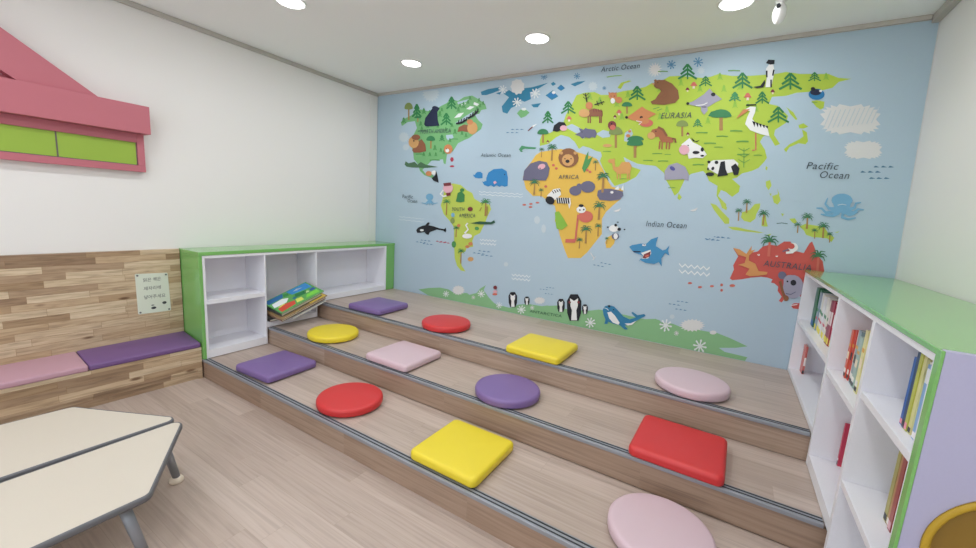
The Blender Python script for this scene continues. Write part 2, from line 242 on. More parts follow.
POLYS = """bluefl:4:3130,2630 3196,2609 3196,2615 3131,2637
bluefl:4:3139,2651 3182,2591 3187,2594 3144,2654
bluefl:4:3163,2656 3158,2592 3164,2590 3169,2653
bluefl:4:3186,2641 3136,2611 3140,2605 3191,2635
bluefl:4:3195,2613 3193,2609 3188,2610 3184,2615 3186,2619 3192,2618
bluefl:4:3186,2598 3184,2594 3179,2594 3175,2599 3177,2604 3183,2603
bluefl:4:3167,2597 3165,2592 3159,2593 3156,2598 3158,2602 3163,2602
bluefl:4:3149,2610 3146,2606 3141,2606 3138,2611 3140,2616 3145,2615
bluefl:4:3142,2631 3140,2626 3135,2627 3132,2632 3134,2636 3139,2636
bluefl:4:3152,2646 3149,2642 3144,2643 3141,2648 3143,2652 3148,2651
bluefl:4:3171,2647 3169,2643 3163,2644 3160,2649 3162,2653 3168,2652
bluefl:4:3189,2634 3187,2630 3181,2630 3178,2635 3180,2640 3185,2639
bluefl:4:3312,2625 3379,2603 3379,2609 3313,2632
bluefl:4:3322,2647 3365,2585 3370,2588 3327,2650
bluefl:4:3345,2651 3340,2585 3347,2583 3352,2649
bluefl:4:3369,2636 3319,2605 3323,2599 3373,2630
bluefl:4:3378,2608 3376,2603 3371,2604 3367,2609 3369,2614 3375,2613
bluefl:4:3369,2592 3367,2587 3362,2588 3358,2593 3360,2597 3366,2597
bluefl:4:3350,2590 3347,2586 3342,2586 3339,2591 3341,2596 3346,2595
bluefl:4:3331,2604 3329,2600 3324,2600 3321,2606 3323,2610 3328,2609
bluefl:4:3325,2626 3323,2621 3317,2622 3314,2627 3316,2631 3321,2631
bluefl:4:3334,2642 3332,2637 3326,2638 3323,2643 3325,2648 3331,2647
bluefl:4:3353,2643 3351,2639 3346,2639 3343,2644 3345,2649 3350,2648
bluefl:4:3371,2629 3369,2624 3364,2625 3361,2630 3363,2635 3368,2634
cloudb:3:3064,2588 3084,2573 3062,2574 3074,2553 3053,2564 3053,2543 3039,2562 3028,2546 3024,2568 3005,2561 3011,2580 2989,2584 3006,2595 2986,2610 3008,2609 2996,2630 3018,2619 3017,2640 3032,2621 3042,2637 3047,2615 3066,2621 3059,2603 3081,2598
cloudb:3:3389,2553 3400,2542 3387,2543 3392,2529 3380,2537 3376,2525 3369,2538 3359,2533 3360,2546 3346,2549 3355,2557 3344,2568 3357,2567 3352,2581 3365,2573 3369,2585 3375,2571 3386,2577 3385,2564 3398,2561
nam:1:376,2377 451,2416 540,2442 611,2500 683,2488 769,2467 879,2479 945,2504 1024,2528 1061,2564 1165,2535 1238,2567 1336,2572 1411,2533 1497,2478 1517,2430 1454,2425 1433,2389 1372,2397 1424,2332 1480,2290 1466,2243 1385,2199 1326,2163 1265,2145 1190,2118 1130,2039 1052,2010 1039,1907 1012,1918 1001,1960 850,1951 782,1899 718,1850 772,1806 834,1828 916,1749 859,1764 749,1793 683,1841 651,1911 589,1966 570,2065 522,2142 578,2237 619,2299 587,2375 483,2371 393,2333
ocean:2:1202,2346 1275,2384 1370,2422 1325,2367 1217,2310 1139,2320
ocean:2:1153,2526 1302,2542 1266,2517 1167,2502
ocean:2:1028,2206 1112,2208 1130,2175 1058,2153 1035,2175
sam:1:1049,1689 1150,1710 1250,1696 1327,1645 1400,1617 1428,1560 1512,1524 1616,1510 1638,1463 1602,1394 1573,1315 1522,1214 1453,1179 1432,1127 1448,1068 1364,1050 1354,1009 1306,983 1284,929 1314,850 1368,795 1305,797 1252,842 1216,922 1201,1045 1194,1168 1189,1249 1135,1307 1040,1383 996,1474 1018,1546 1032,1618
greenland:1:1437,2597 1521,2614 1644,2618 1656,2592 1586,2574 1503,2560 1450,2565
greenland:1:1699,2555 1756,2582 1807,2553 1920,2582 1994,2582 2154,2604 2068,2567 1979,2536 1993,2480 1930,2461 1880,2482 1846,2436 1789,2416 1753,2369 1702,2386 1687,2440 1725,2479 1761,2517
greenland:1:2137,2498 2179,2522 2204,2535 2233,2504 2261,2479 2203,2452
greenland:1:2242,2549 2277,2576 2318,2541 2282,2522
greenland:1:2179,2592 2202,2607 2229,2584 2200,2572
greenland:1:1998,2431 2098,2436 2068,2402 2027,2405
greenland:1:2365,2569 2426,2582 2498,2581 2460,2564 2405,2547
greenland:1:1613,2563 1671,2578 1659,2551
nam:1:1857,2365 1882,2389 1924,2413 1955,2387 1989,2362 1950,2331 1903,2319
snow:2:1954,2395 1948,2387 1933,2384 1915,2387 1903,2394 1902,2403 1913,2409 1931,2409 1947,2404
eur:1:2115,2114 2139,2183 2208,2171 2264,2194 2326,2242 2346,2316 2392,2398 2428,2473 2499,2486 2584,2484 2641,2455 2708,2449 2827,2468 2890,2470 2991,2482 3037,2507 3059,2492 3160,2541 3226,2536 3385,2504 3437,2505 3492,2519 3576,2495 3686,2483 3836,2478 3890,2484 3968,2462 4053,2452 4118,2444 4172,2414 4237,2401 4176,2389 4151,2356 4090,2343 3964,2343 3912,2329 3834,2330 3823,2285 3876,2268 3942,2198 3937,2153 3882,2110 3881,2077 3923,2015 3897,2003 3846,2085 3819,2066 3806,2033 3843,1978 3862,1923 3849,1896 3822,1855 3786,1835 3728,1817 3701,1788 3672,1778 3728,1729 3727,1686 3689,1650 3646,1684 3612,1698 3599,1654 3658,1598 3667,1551 3631,1586 3589,1656 3586,1727 3526,1762 3500,1813 3477,1835 3398,1813 3362,1775 3330,1673 3304,1647 3267,1709 3227,1766 3206,1820 3138,1874 3064,1883 2998,1893 2919,1928 2882,1948 2896,1916 2949,1872 3030,1844 2998,1788 2923,1743 2834,1713 2799,1754 2720,1861 2689,1919 2700,1971 2664,1994 2591,2029 2527,2047 2494,2023 2451,2083 2392,2128 2316,2149 2270,2129 2201,2075 2119,2060
ocean:2:2631,2142 2688,2172 2756,2152 2752,2113 2694,2107
ocean:2:2872,2139 2916,2168 2936,2128 2903,2067 2871,2076
ocean:2:2592,2012 2689,1993 2702,1952 2634,1945
eur:1:4054,2283 4080,2287 4123,2274 4124,2234 4109,2226 4086,2243
ocean:2:2347,2215 2409,2237 2485,2199 2561,2146 2530,2106 2472,2150 2434,2168
eur:1:3924,2256 3967,2220 3996,2173 3989,2167 3953,2208
eur:1:4007,2134 4032,2145 4062,2121 4037,2110 4015,2114
eur:1:4030,2106 4059,2086 4074,2027 4063,2008 4024,2016 3978,1991 3966,1958 3950,1979 3976,2011 4026,2042 4045,2061
afr:1:2086,1981 2129,2007 2247,2021 2327,2028 2478,1998 2598,1962 2661,1936 2721,1853 2774,1754 2813,1705 2911,1690 2898,1608 2850,1565 2785,1495 2757,1434 2770,1306 2709,1214 2660,1138 2605,1078 2485,1065 2445,1139 2390,1257 2363,1332 2328,1390 2331,1471 2316,1525 2254,1559 2175,1610 2087,1608 2009,1671 1968,1781 1993,1860 2050,1928
afr:1:2806,1237 2820,1282 2855,1304 2889,1275 2881,1231 2855,1193 2820,1190
aus:1:3754,1053 3771,1124 3762,1153 3784,1223 3745,1280 3813,1238 3851,1255 3898,1271 3923,1309 3959,1325 4007,1323 4040,1355 4076,1358 4090,1326 4077,1290 4122,1294 4159,1287 4180,1357 4192,1369 4210,1332 4231,1283 4267,1243 4285,1178 4294,1089 4214,974 4175,990 4105,967 4087,928 4069,935 4081,969 4052,1006 4052,1036 4026,1056 4006,1059 4012,1083 3982,1091 3943,1092 3885,1078 3827,1057 3772,1043
aus:1:4140,916 4156,934 4192,941 4189,897 4157,896
isle:1:3555,1600 3595,1589 3639,1543 3692,1492 3697,1455 3669,1453 3625,1504 3585,1551
isle:1:3608,1632 3643,1612 3668,1571 3666,1552 3635,1569
isle:1:3691,1433 3746,1435 3820,1421 3883,1413 3918,1406 3884,1403 3804,1407 3721,1414
isle:1:3767,1544 3809,1562 3834,1604 3866,1611 3868,1580 3853,1533 3853,1502 3826,1474 3785,1482 3763,1507
isle:1:3895,1453 3890,1514 3909,1531 3919,1490 3933,1452 3912,1449
isle:1:4046,1513 4077,1518 4092,1496 4083,1479 4065,1490
isle:1:4109,1463 4138,1484 4186,1478 4240,1472 4269,1430 4303,1404 4293,1374 4267,1396 4229,1398 4190,1398 4153,1411 4137,1440
isle:1:3877,1763 3901,1773 3915,1734 3902,1703 3884,1728
isle:1:3929,1664 3964,1680 3981,1635 3967,1605 3944,1619
isle:1:3909,1683 3923,1679 3921,1661
isle:1:3951,1714 3969,1675 3962,1670
isle:1:3995,1548 4012,1545 4007,1526
isle:1:3933,1393 3961,1403 3951,1385
isle:1:4298,1439 4324,1449 4313,1437
isle:1:3863,1868 3875,1860 3873,1839 3863,1847
eur:1:3330,1667 3357,1637 3343,1613 3326,1629
ant:1:719,501 868,540 1032,570 1153,568 1233,540 1403,567 1431,553 1521,586 1562,639 1630,687 1607,630 1673,565 1746,514 1815,506 1916,499 1948,505 2025,551 2133,575 2270,577 2455,618 2473,433 2297,440 2050,438 1751,454 1484,448 1121,433 873,441
ant:1:2250,570 2324,594 2424,590 2556,596 2716,614 2813,643 2900,642 3047,637 3197,631 3282,650 3321,642 3346,428 3190,434 2856,443 2511,446 2262,432
ant:1:3240,636 3283,651 3318,631 3415,635 3469,622 3642,623 3729,625 3817,604 3932,567 3863,539 3754,513 3795,491 3943,485 3931,446 3841,428 3687,430 3483,427 3265,419
trunk:3:508,2391 502,2527 481,2528 486,2392
olive:4:429,2520 431,2537 438,2552 449,2565 464,2573 481,2576 499,2575 516,2569 531,2558 543,2544 551,2527 555,2510
olive:4:555,2510 545,2504 519,2501 484,2503 451,2508 431,2516 431,2523 450,2528 483,2528 518,2524 544,2518
pine:3:624,2415 618,2551 599,2553 605,2416
pine:3:597,2554 566,2508 589,2498 620,2545
pine:3:597,2547 632,2495 654,2501 619,2552
pine:3:600,2515 552,2469 573,2457 620,2503
pine:3:600,2504 652,2451 671,2460 620,2513
pine:3:603,2474 538,2430 557,2416 621,2461
pine:3:603,2462 671,2408 688,2419 621,2473
trunk:3:639,2361 637,2409 621,2410 623,2362
canopy:4:579,2408 581,2415 588,2420 599,2424 613,2426 628,2426 644,2424 657,2420 668,2415 676,2408 678,2401
canopy:4:678,2401 669,2399 645,2400 614,2402 589,2405 579,2408 589,2410 614,2410 644,2408 669,2405
leaf:3:718,2440 715,2502 707,2503 709,2440
leaf:3:706,2503 693,2482 703,2478 716,2499
leaf:3:706,2500 721,2476 731,2479 716,2502
leaf:3:707,2485 687,2464 696,2459 716,2480
leaf:3:707,2480 730,2456 739,2460 716,2484
leaf:3:708,2467 681,2446 689,2440 717,2461
leaf:3:709,2461 738,2437 746,2442 717,2466
pine:3:1095,2462 1088,2585 1072,2587 1079,2464
pine:3:1071,2588 1041,2547 1060,2537 1090,2579
pine:3:1071,2580 1106,2533 1124,2540 1089,2586
pine:3:1074,2552 1028,2512 1044,2501 1091,2541
pine:3:1075,2542 1126,2494 1141,2503 1090,2551
pine:3:1077,2516 1014,2477 1029,2464 1092,2503
pine:3:1078,2504 1145,2455 1158,2466 1091,2515
pine:3:1036,2306 1029,2427 1013,2429 1020,2307
pine:3:1012,2430 978,2389 996,2380 1030,2421
pine:3:1013,2422 1052,2376 1068,2383 1030,2429
pine:3:1016,2395 963,2355 979,2343 1031,2383
pine:3:1016,2384 1073,2337 1087,2347 1031,2394
pine:3:1019,2360 947,2320 961,2307 1032,2346
pine:3:1019,2347 1094,2299 1106,2311 1031,2359
pine:3:982,2146 979,2212 970,2212 973,2146
pine:3:969,2213 953,2190 963,2186 979,2208
pine:3:970,2209 988,2185 998,2188 979,2213
pine:3:971,2194 946,2171 955,2166 980,2188
pine:3:971,2189 999,2164 1007,2169 980,2194
pine:3:973,2175 938,2152 946,2146 980,2168
pine:3:973,2168 1009,2143 1016,2149 980,2174
leaf:3:1244,2457 1240,2519 1232,2520 1236,2457
leaf:3:1232,2520 1220,2499 1230,2495 1241,2516
leaf:3:1232,2517 1246,2493 1255,2496 1241,2519
leaf:3:1233,2502 1216,2481 1225,2476 1242,2497
leaf:3:1233,2498 1254,2474 1262,2477 1242,2501
leaf:3:1235,2484 1211,2463 1219,2457 1243,2478
leaf:3:1235,2478 1261,2454 1269,2459 1243,2483
leaf:3:1149,2210 1146,2262 1140,2263 1143,2210
leaf:3:1139,2263 1128,2245 1136,2242 1147,2260
leaf:3:1139,2260 1152,2241 1160,2243 1147,2263
leaf:3:1140,2248 1124,2230 1131,2226 1148,2244
leaf:3:1140,2244 1159,2224 1166,2228 1147,2248
leaf:3:1142,2233 1119,2215 1126,2210 1148,2228
leaf:3:1142,2228 1166,2208 1172,2212 1148,2232
leaf:3:890,2056 888,2110 880,2110 883,2056
leaf:3:880,2111 868,2092 877,2088 888,2108
leaf:3:880,2108 893,2088 902,2091 888,2111
leaf:3:881,2095 863,2076 871,2072 889,2091
leaf:3:881,2091 901,2071 908,2075 889,2095
leaf:3:882,2079 858,2060 865,2055 889,2074
leaf:3:882,2074 908,2054 915,2059 889,2079
leaf:3:942,2393 939,2454 930,2455 934,2394
leaf:3:930,2455 917,2434 927,2430 939,2451
leaf:3:930,2452 944,2429 954,2432 939,2455
leaf:3:931,2438 912,2417 921,2412 940,2432
leaf:3:931,2433 953,2410 961,2414 940,2437
leaf:3:932,2420 906,2400 914,2394 940,2414
leaf:3:933,2414 961,2391 968,2395 940,2419
leaf:3:1180,2426 1177,2478 1170,2478 1173,2427
leaf:3:1170,2479 1159,2461 1167,2458 1178,2475
leaf:3:1170,2476 1182,2456 1190,2459 1177,2478
leaf:3:1171,2464 1155,2447 1162,2442 1178,2459
leaf:3:1171,2460 1190,2440 1196,2443 1178,2463
leaf:3:1172,2449 1150,2432 1157,2427 1179,2444
leaf:3:1173,2444 1197,2424 1202,2428 1178,2448
leaf:3:680,2317 678,2367 671,2368 673,2317
leaf:3:670,2368 658,2351 666,2347 678,2365
leaf:3:670,2365 684,2346 692,2349 678,2368
leaf:3:671,2353 652,2336 660,2332 679,2349
leaf:3:671,2349 692,2330 699,2334 678,2353
leaf:3:672,2339 647,2322 654,2317 679,2333
leaf:3:673,2334 699,2314 705,2318 679,2338
leaf:3:427,2363 424,2424 416,2425 418,2364
leaf:3:415,2425 399,2405 409,2400 425,2421
leaf:3:415,2421 433,2399 443,2402 425,2425
leaf:3:416,2408 392,2387 401,2382 425,2402
leaf:3:417,2403 443,2379 451,2384 425,2407
leaf:3:418,2390 385,2370 392,2364 425,2384
leaf:3:418,2384 452,2360 459,2365 425,2389
leaf:3:1410,2409 1407,2459 1401,2460 1404,2410
leaf:3:1400,2460 1387,2444 1394,2440 1407,2456
leaf:3:1401,2457 1416,2438 1423,2441 1407,2460
leaf:3:1402,2446 1381,2430 1388,2425 1408,2441
leaf:3:1402,2441 1425,2422 1431,2426 1408,2446
leaf:3:1403,2431 1375,2416 1381,2410 1409,2426
leaf:3:1404,2426 1434,2406 1438,2411 1408,2431
trunk:3:840,2074 836,2172 815,2172 819,2075
canopy:4:763,2165 765,2178 772,2189 783,2198 798,2204 815,2207 832,2206 849,2202 864,2195 876,2185 884,2173 887,2161
canopy:4:887,2161 878,2156 852,2154 817,2154 785,2158 766,2163 766,2168 785,2171 816,2172 851,2170 877,2166
navy:4:724,2331 738,2397 792,2445 837,2497 891,2504 933,2481 902,2447 912,2365 937,2306 833,2304 748,2308
navy:4:903,2487 895,2475 872,2470 846,2474 829,2486 828,2500 845,2510 870,2510 893,2501
brown:4:561,2065 611,2145 697,2178 751,2123 766,2049 674,2036 586,2038
tan:4:658,2148 649,2116 622,2093 584,2086 545,2096 515,2121 503,2154 512,2186 540,2208 579,2215 617,2205 646,2180
brown:5:679,2198 669,2182 643,2173 607,2172 573,2180 552,2195 552,2212 571,2226 604,2231 640,2227 668,2215
black:6:598,2163 594,2156 584,2155 576,2160 576,2168 584,2172 594,2170
brown:4:1178,2229 1193,2278 1255,2300 1318,2290 1322,2218 1234,2236
tan:4:1425,2255 1418,2225 1397,2203 1366,2196 1333,2206 1308,2230 1297,2262 1304,2293 1326,2314 1357,2321 1390,2311 1414,2287
fox:4:1368,2316 1360,2299 1337,2291 1310,2296 1292,2312 1290,2330 1307,2344 1333,2345 1357,2334
black:5:1160,2304 1230,2309 1296,2337 1283,2352 1221,2326 1156,2322
black:5:1191,2314 1199,2345 1187,2348 1179,2317
black:5:1224,2322 1232,2353 1220,2356 1212,2325
black:5:1257,2330 1265,2361 1253,2364 1245,2333
black:5:1290,2337 1297,2368 1285,2371 1277,2341
black:5:1307,2347 1368,2367 1427,2410 1411,2423 1354,2382 1296,2364
black:5:1331,2362 1339,2393 1327,2396 1319,2365
black:5:1361,2378 1369,2408 1357,2411 1349,2381
black:5:1390,2393 1398,2423 1386,2426 1378,2396
black:5:1419,2408 1427,2438 1415,2441 1407,2411
fox:4:1126,2060 1118,2033 1095,2016 1062,2013 1032,2025 1012,2049 1011,2077 1028,2100 1057,2110 1090,2105 1115,2086
white:5:1085,2046 1078,2032 1059,2027 1040,2033 1032,2048 1039,2062 1057,2068 1076,2061
black:6:1060,2064 1057,2059 1051,2058 1045,2061 1045,2067 1050,2070 1057,2068
dkolive:4:455,1908 469,1946 515,1923 605,1938 651,1907 693,1936 767,1906 943,1879 769,1871 563,1877 486,1886
fox:4:860,1811 850,1793 824,1783 793,1787 772,1801 771,1820 790,1835 821,1838 848,1829
white:5:926,1820 919,1805 898,1796 873,1799 856,1811 856,1828 871,1840 895,1843 917,1835
black:5:860,1760 908,1792 917,1845 942,1781 960,1714 889,1734
red:3:1145,1955 1139,1938 1123,1931 1106,1938 1098,1956 1104,1973 1120,1980 1137,1973
red:3:1157,1886 1148,1878 1126,1876 1104,1879 1094,1886 1103,1893 1125,1896 1148,1893
cloudb:2:891,2633 924,2613 886,2609 907,2582 868,2589 875,2560 840,2578 831,2550 805,2576 782,2554 771,2584 736,2572 740,2601 700,2600 720,2624 679,2636 711,2651 677,2672 717,2675 695,2703 736,2695 729,2725 765,2706 773,2734 799,2708 822,2729 833,2699 867,2711 863,2682 902,2682 883,2659 922,2648
cloudb:2:489,2208 512,2196 485,2192 500,2174 473,2178 477,2158 453,2169 447,2150 430,2167 413,2151 406,2171 382,2162 385,2182 357,2180 371,2197 343,2203 366,2214 342,2227 370,2231 355,2248 383,2244 378,2264 403,2253 409,2272 426,2255 442,2270 450,2251 474,2260 470,2240 498,2242 484,2225 511,2219
cloudb:2:502,2099 517,2091 500,2088 509,2077 491,2079 494,2067 479,2074 475,2061 464,2072 453,2062 449,2074 433,2068 435,2081 418,2080 426,2091 409,2094 423,2102 408,2110 426,2112 416,2124 434,2121 431,2134 447,2127 451,2139 462,2129 472,2139 477,2126 492,2132 490,2120 507,2121 499,2110 516,2106
leaf:3:801,2434 799,2475 794,2475 796,2434
leaf:3:793,2476 784,2462 791,2459 800,2473
leaf:3:793,2473 804,2458 810,2460 800,2475
leaf:3:794,2464 780,2450 786,2446 800,2460
leaf:3:794,2461 810,2445 815,2447 800,2463
leaf:3:795,2452 776,2438 782,2434 800,2448
leaf:3:795,2448 815,2432 820,2435 800,2451
leaf:3:964,2446 962,2487 957,2487 959,2447
leaf:3:956,2487 948,2474 954,2471 963,2485
leaf:3:957,2485 967,2470 973,2472 963,2487
leaf:3:957,2476 944,2462 950,2459 963,2472
leaf:3:958,2473 972,2457 978,2460 963,2475
leaf:3:958,2464 940,2451 945,2447 964,2460
leaf:3:959,2460 978,2444 983,2448 963,2463
leaf:3:1197,2468 1195,2507 1190,2508 1192,2469
leaf:3:1189,2508 1181,2495 1187,2492 1195,2505
leaf:3:1189,2506 1199,2491 1205,2493 1195,2508
leaf:3:1190,2497 1178,2484 1183,2480 1196,2493
leaf:3:1190,2494 1204,2479 1210,2481 1195,2496
leaf:3:1191,2485 1174,2472 1179,2469 1196,2481
leaf:3:1191,2482 1210,2466 1214,2469 1196,2485
leaf:3:1295,2495 1292,2534 1287,2534 1290,2495
leaf:3:1287,2535 1279,2521 1285,2519 1293,2532
leaf:3:1287,2532 1297,2518 1302,2519 1293,2534
leaf:3:1288,2523 1276,2510 1281,2507 1293,2520
leaf:3:1288,2520 1302,2505 1307,2508 1293,2523
leaf:3:1289,2512 1273,2499 1277,2496 1294,2508
leaf:3:1289,2508 1307,2493 1312,2496 1294,2512
leaf:3:1317,2532 1315,2570 1310,2570 1312,2532
leaf:3:1309,2571 1301,2558 1307,2555 1315,2568
leaf:3:1309,2569 1319,2554 1324,2556 1315,2570
leaf:3:1310,2560 1298,2547 1304,2544 1316,2556
leaf:3:1310,2557 1324,2542 1329,2544 1315,2559
leaf:3:1311,2548 1295,2536 1300,2532 1316,2544
leaf:3:1311,2545 1329,2529 1334,2533 1316,2548
leaf:3:1443,2449 1440,2487 1435,2487 1438,2449
leaf:3:1435,2488 1428,2475 1433,2472 1441,2485
leaf:3:1435,2485 1444,2471 1450,2473 1441,2487
leaf:3:1436,2476 1424,2464 1430,2460 1441,2473
leaf:3:1436,2474 1450,2459 1454,2461 1441,2476
leaf:3:1437,2465 1421,2453 1426,2449 1442,2461
leaf:3:1437,2462 1455,2447 1459,2450 1441,2465
leaf:3:1477,2471 1474,2508 1469,2509 1472,2471
leaf:3:1469,2509 1462,2496 1467,2494 1475,2506
leaf:3:1469,2507 1478,2493 1484,2494 1474,2509
leaf:3:1470,2498 1458,2486 1464,2482 1475,2495
leaf:3:1470,2495 1483,2481 1488,2483 1475,2498
leaf:3:1471,2487 1455,2475 1460,2471 1476,2483
leaf:3:1471,2484 1489,2469 1493,2472 1475,2487
leaf:3:1427,2503 1425,2541 1420,2541 1422,2503
leaf:3:1419,2542 1412,2529 1418,2526 1425,2539
leaf:3:1420,2540 1429,2525 1434,2527 1425,2541
leaf:3:1420,2531 1409,2518 1414,2515 1426,2527
leaf:3:1421,2528 1434,2513 1439,2515 1425,2530
leaf:3:1421,2520 1406,2507 1410,2503 1426,2516
leaf:3:1422,2516 1439,2501 1444,2504 1426,2519
leaf:3:1042,2486 1039,2526 1034,2527 1036,2487
leaf:3:1034,2527 1025,2513 1032,2511 1040,2524
leaf:3:1034,2525 1044,2510 1050,2511 1040,2527
leaf:3:1035,2515 1022,2502 1027,2499 1040,2512
leaf:3:1035,2512 1049,2497 1055,2500 1040,2515
leaf:3:1036,2504 1018,2491 1023,2487 1041,2500
leaf:3:1036,2500 1055,2484 1060,2488 1041,2503
leaf:3:780,2290 778,2332 773,2332 775,2290
leaf:3:772,2332 763,2318 770,2315 779,2330
leaf:3:772,2330 783,2315 789,2317 779,2332
leaf:3:773,2320 759,2306 765,2303 779,2317
leaf:3:773,2317 789,2301 794,2304 779,2320
leaf:3:774,2308 755,2294 760,2290 779,2304
leaf:3:774,2304 795,2288 800,2292 779,2308
leaf:3:919,2283 917,2324 911,2324 914,2283
leaf:3:911,2324 902,2310 909,2307 917,2322
leaf:3:911,2322 921,2307 928,2309 917,2324
leaf:3:912,2312 898,2298 904,2295 918,2309
leaf:3:912,2309 927,2294 933,2296 918,2312
leaf:3:913,2300 894,2287 900,2283 918,2296
leaf:3:913,2297 933,2281 938,2284 918,2300
leaf:3:1029,2246 1026,2287 1021,2287 1023,2246
leaf:3:1021,2287 1012,2273 1018,2271 1027,2285
leaf:3:1021,2285 1031,2270 1037,2272 1027,2287
leaf:3:1022,2276 1008,2262 1014,2258 1027,2272
leaf:3:1022,2273 1036,2257 1042,2260 1027,2275
leaf:3:1023,2264 1005,2250 1010,2246 1028,2260
leaf:3:1023,2260 1042,2244 1047,2248 1027,2263
leaf:3:696,2274 694,2316 688,2316 690,2274
leaf:3:687,2316 678,2302 685,2299 694,2314
leaf:3:688,2314 698,2298 705,2300 694,2316
leaf:3:688,2304 674,2290 680,2286 695,2301
leaf:3:688,2301 704,2285 710,2288 694,2304
leaf:3:689,2292 670,2278 675,2274 695,2288
leaf:3:689,2288 710,2272 715,2275 695,2292
leaf:3:1105,2282 1103,2323 1098,2323 1100,2283
leaf:3:1097,2323 1089,2309 1095,2307 1104,2321
leaf:3:1098,2321 1108,2306 1114,2308 1104,2323
leaf:3:1098,2312 1086,2298 1091,2295 1104,2308
leaf:3:1099,2309 1113,2293 1118,2296 1104,2311
leaf:3:1099,2300 1082,2286 1087,2282 1105,2296
leaf:3:1100,2296 1119,2281 1123,2284 1104,2300
leaf:3:823,1994 821,2037 815,2037 817,1994
leaf:3:814,2037 805,2022 812,2020 821,2035
leaf:3:815,2035 825,2019 832,2021 821,2037
leaf:3:815,2025 801,2010 807,2007 821,2021
leaf:3:816,2022 831,2006 837,2009 821,2025
leaf:3:816,2012 797,1998 803,1994 822,2008
leaf:3:816,2009 837,1993 842,1997 822,2012
leaf:3:737,1996 735,2039 729,2039 731,1996
leaf:3:729,2039 719,2024 726,2021 736,2037
leaf:3:729,2037 740,2021 746,2023 736,2039
leaf:3:730,2027 715,2012 721,2008 736,2023
leaf:3:730,2024 746,2008 752,2011 736,2027
leaf:3:731,2014 711,1999 717,1995 736,2010
leaf:3:731,2010 752,1995 757,1998 736,2014
leaf:3:907,1993 904,2035 899,2035 901,1993
leaf:3:898,2035 889,2020 896,2018 905,2033
leaf:3:898,2033 909,2017 915,2020 905,2035
leaf:3:899,2023 886,2008 892,2005 905,2020
leaf:3:899,2020 915,2004 920,2007 905,2023
leaf:3:900,2011 882,1996 887,1992 906,2007
leaf:3:900,2007 921,1991 926,1995 905,2010
leaf:3:973,2033 971,2074 965,2075 968,2033
leaf:3:965,2075 956,2060 963,2058 971,2072
leaf:3:965,2073 975,2057 982,2060 971,2075
leaf:3:966,2063 952,2048 958,2045 972,2060
leaf:3:966,2060 981,2044 987,2047 972,2063
leaf:3:967,2051 948,2036 954,2032 972,2047
leaf:3:967,2047 987,2031 992,2035 972,2051
leaf:3:1088,2132 1086,2173 1080,2173 1083,2132
leaf:3:1080,2173 1071,2159 1078,2156 1086,2171
leaf:3:1080,2171 1090,2156 1096,2158 1086,2173
leaf:3:1081,2161 1068,2147 1074,2144 1087,2158
leaf:3:1081,2158 1096,2143 1101,2146 1086,2161
leaf:3:1082,2149 1064,2136 1069,2132 1087,2146
leaf:3:1082,2146 1101,2130 1106,2134 1087,2149
leaf:3:1239,2196 1236,2236 1231,2236 1234,2196
leaf:3:1231,2236 1223,2222 1229,2220 1237,2234
leaf:3:1231,2234 1241,2219 1247,2221 1237,2236
leaf:3:1232,2225 1219,2211 1225,2208 1237,2221
leaf:3:1232,2222 1246,2207 1251,2210 1237,2224
leaf:3:1233,2213 1216,2200 1221,2196 1238,2209
leaf:3:1233,2209 1252,2194 1256,2198 1238,2213
leaf:3:1290,2174 1288,2213 1283,2214 1285,2174
leaf:3:1282,2214 1275,2200 1281,2198 1288,2211
leaf:3:1283,2212 1292,2197 1298,2199 1288,2214
leaf:3:1284,2203 1271,2189 1277,2186 1289,2199
leaf:3:1284,2200 1298,2185 1303,2187 1289,2202
leaf:3:1285,2191 1268,2177 1273,2174 1289,2187
leaf:3:1285,2187 1303,2172 1308,2176 1289,2191
leaf:3:1015,2011 1012,2053 1007,2053 1009,2011
leaf:3:1007,2053 998,2038 1004,2036 1013,2051
leaf:3:1007,2051 1017,2036 1023,2038 1013,2053
leaf:3:1008,2041 994,2026 1000,2023 1013,2038
leaf:3:1008,2038 1023,2023 1028,2026 1013,2041
leaf:3:1009,2029 990,2014 996,2011 1014,2025
leaf:3:1009,2025 1028,2010 1033,2013 1014,2029
snow:2:1271,2449 1318,2474 1372,2462 1321,2439
snow:2:1206,2493 1237,2515 1267,2505 1239,2480
snow:2:1124,2371 1173,2411 1248,2417 1200,2376
snow:2:1365,2508 1426,2484 1403,2467 1356,2486
dkgreen:3:636,2262 693,2262 750,2256 751,2264 693,2269 635,2270
leaf:3:617,2016 675,2017 733,2014 733,2021 675,2025 616,2024
leaf:3:1084,2159 1136,2159 1188,2155 1188,2162 1136,2166 1083,2166
leaf:3:822,1947 892,1949 961,1945 961,1955 892,1959 821,1957
sky:4:893,1560 884,1538 858,1523 824,1522 796,1535 785,1557 794,1580 821,1594 854,1595 882,1582
sky:4:833,1533 782,1491 727,1494 726,1487 788,1479 849,1521
sky:4:830,1531 810,1490 788,1470 794,1465 823,1483 851,1524
sky:4:829,1527 835,1487 839,1470 848,1470 851,1488 852,1527
sky:4:831,1523 862,1485 892,1469 898,1475 875,1492 851,1531
sky:4:833,1520 897,1484 956,1496 954,1503 902,1495 848,1534
black:4:660,1181 685,1211 749,1237 791,1246 827,1281 857,1277 837,1249 907,1243 1000,1226 1061,1222 1080,1239 1089,1208 1079,1187 1052,1205 960,1210 862,1175 843,1141 806,1149 784,1169 720,1156 676,1152
white:5:776,1190 768,1180 747,1174 726,1176 716,1185 725,1195 746,1200 767,1198
dash:2:724,1071 739,1081 770,1073 737,1070
dash:2:778,1070 793,1081 824,1073 791,1070
dash:2:832,1070 847,1081 878,1073 845,1070
dash:2:659,1044 674,1055 706,1047 672,1044
dash:2:714,1044 729,1055 761,1047 727,1044
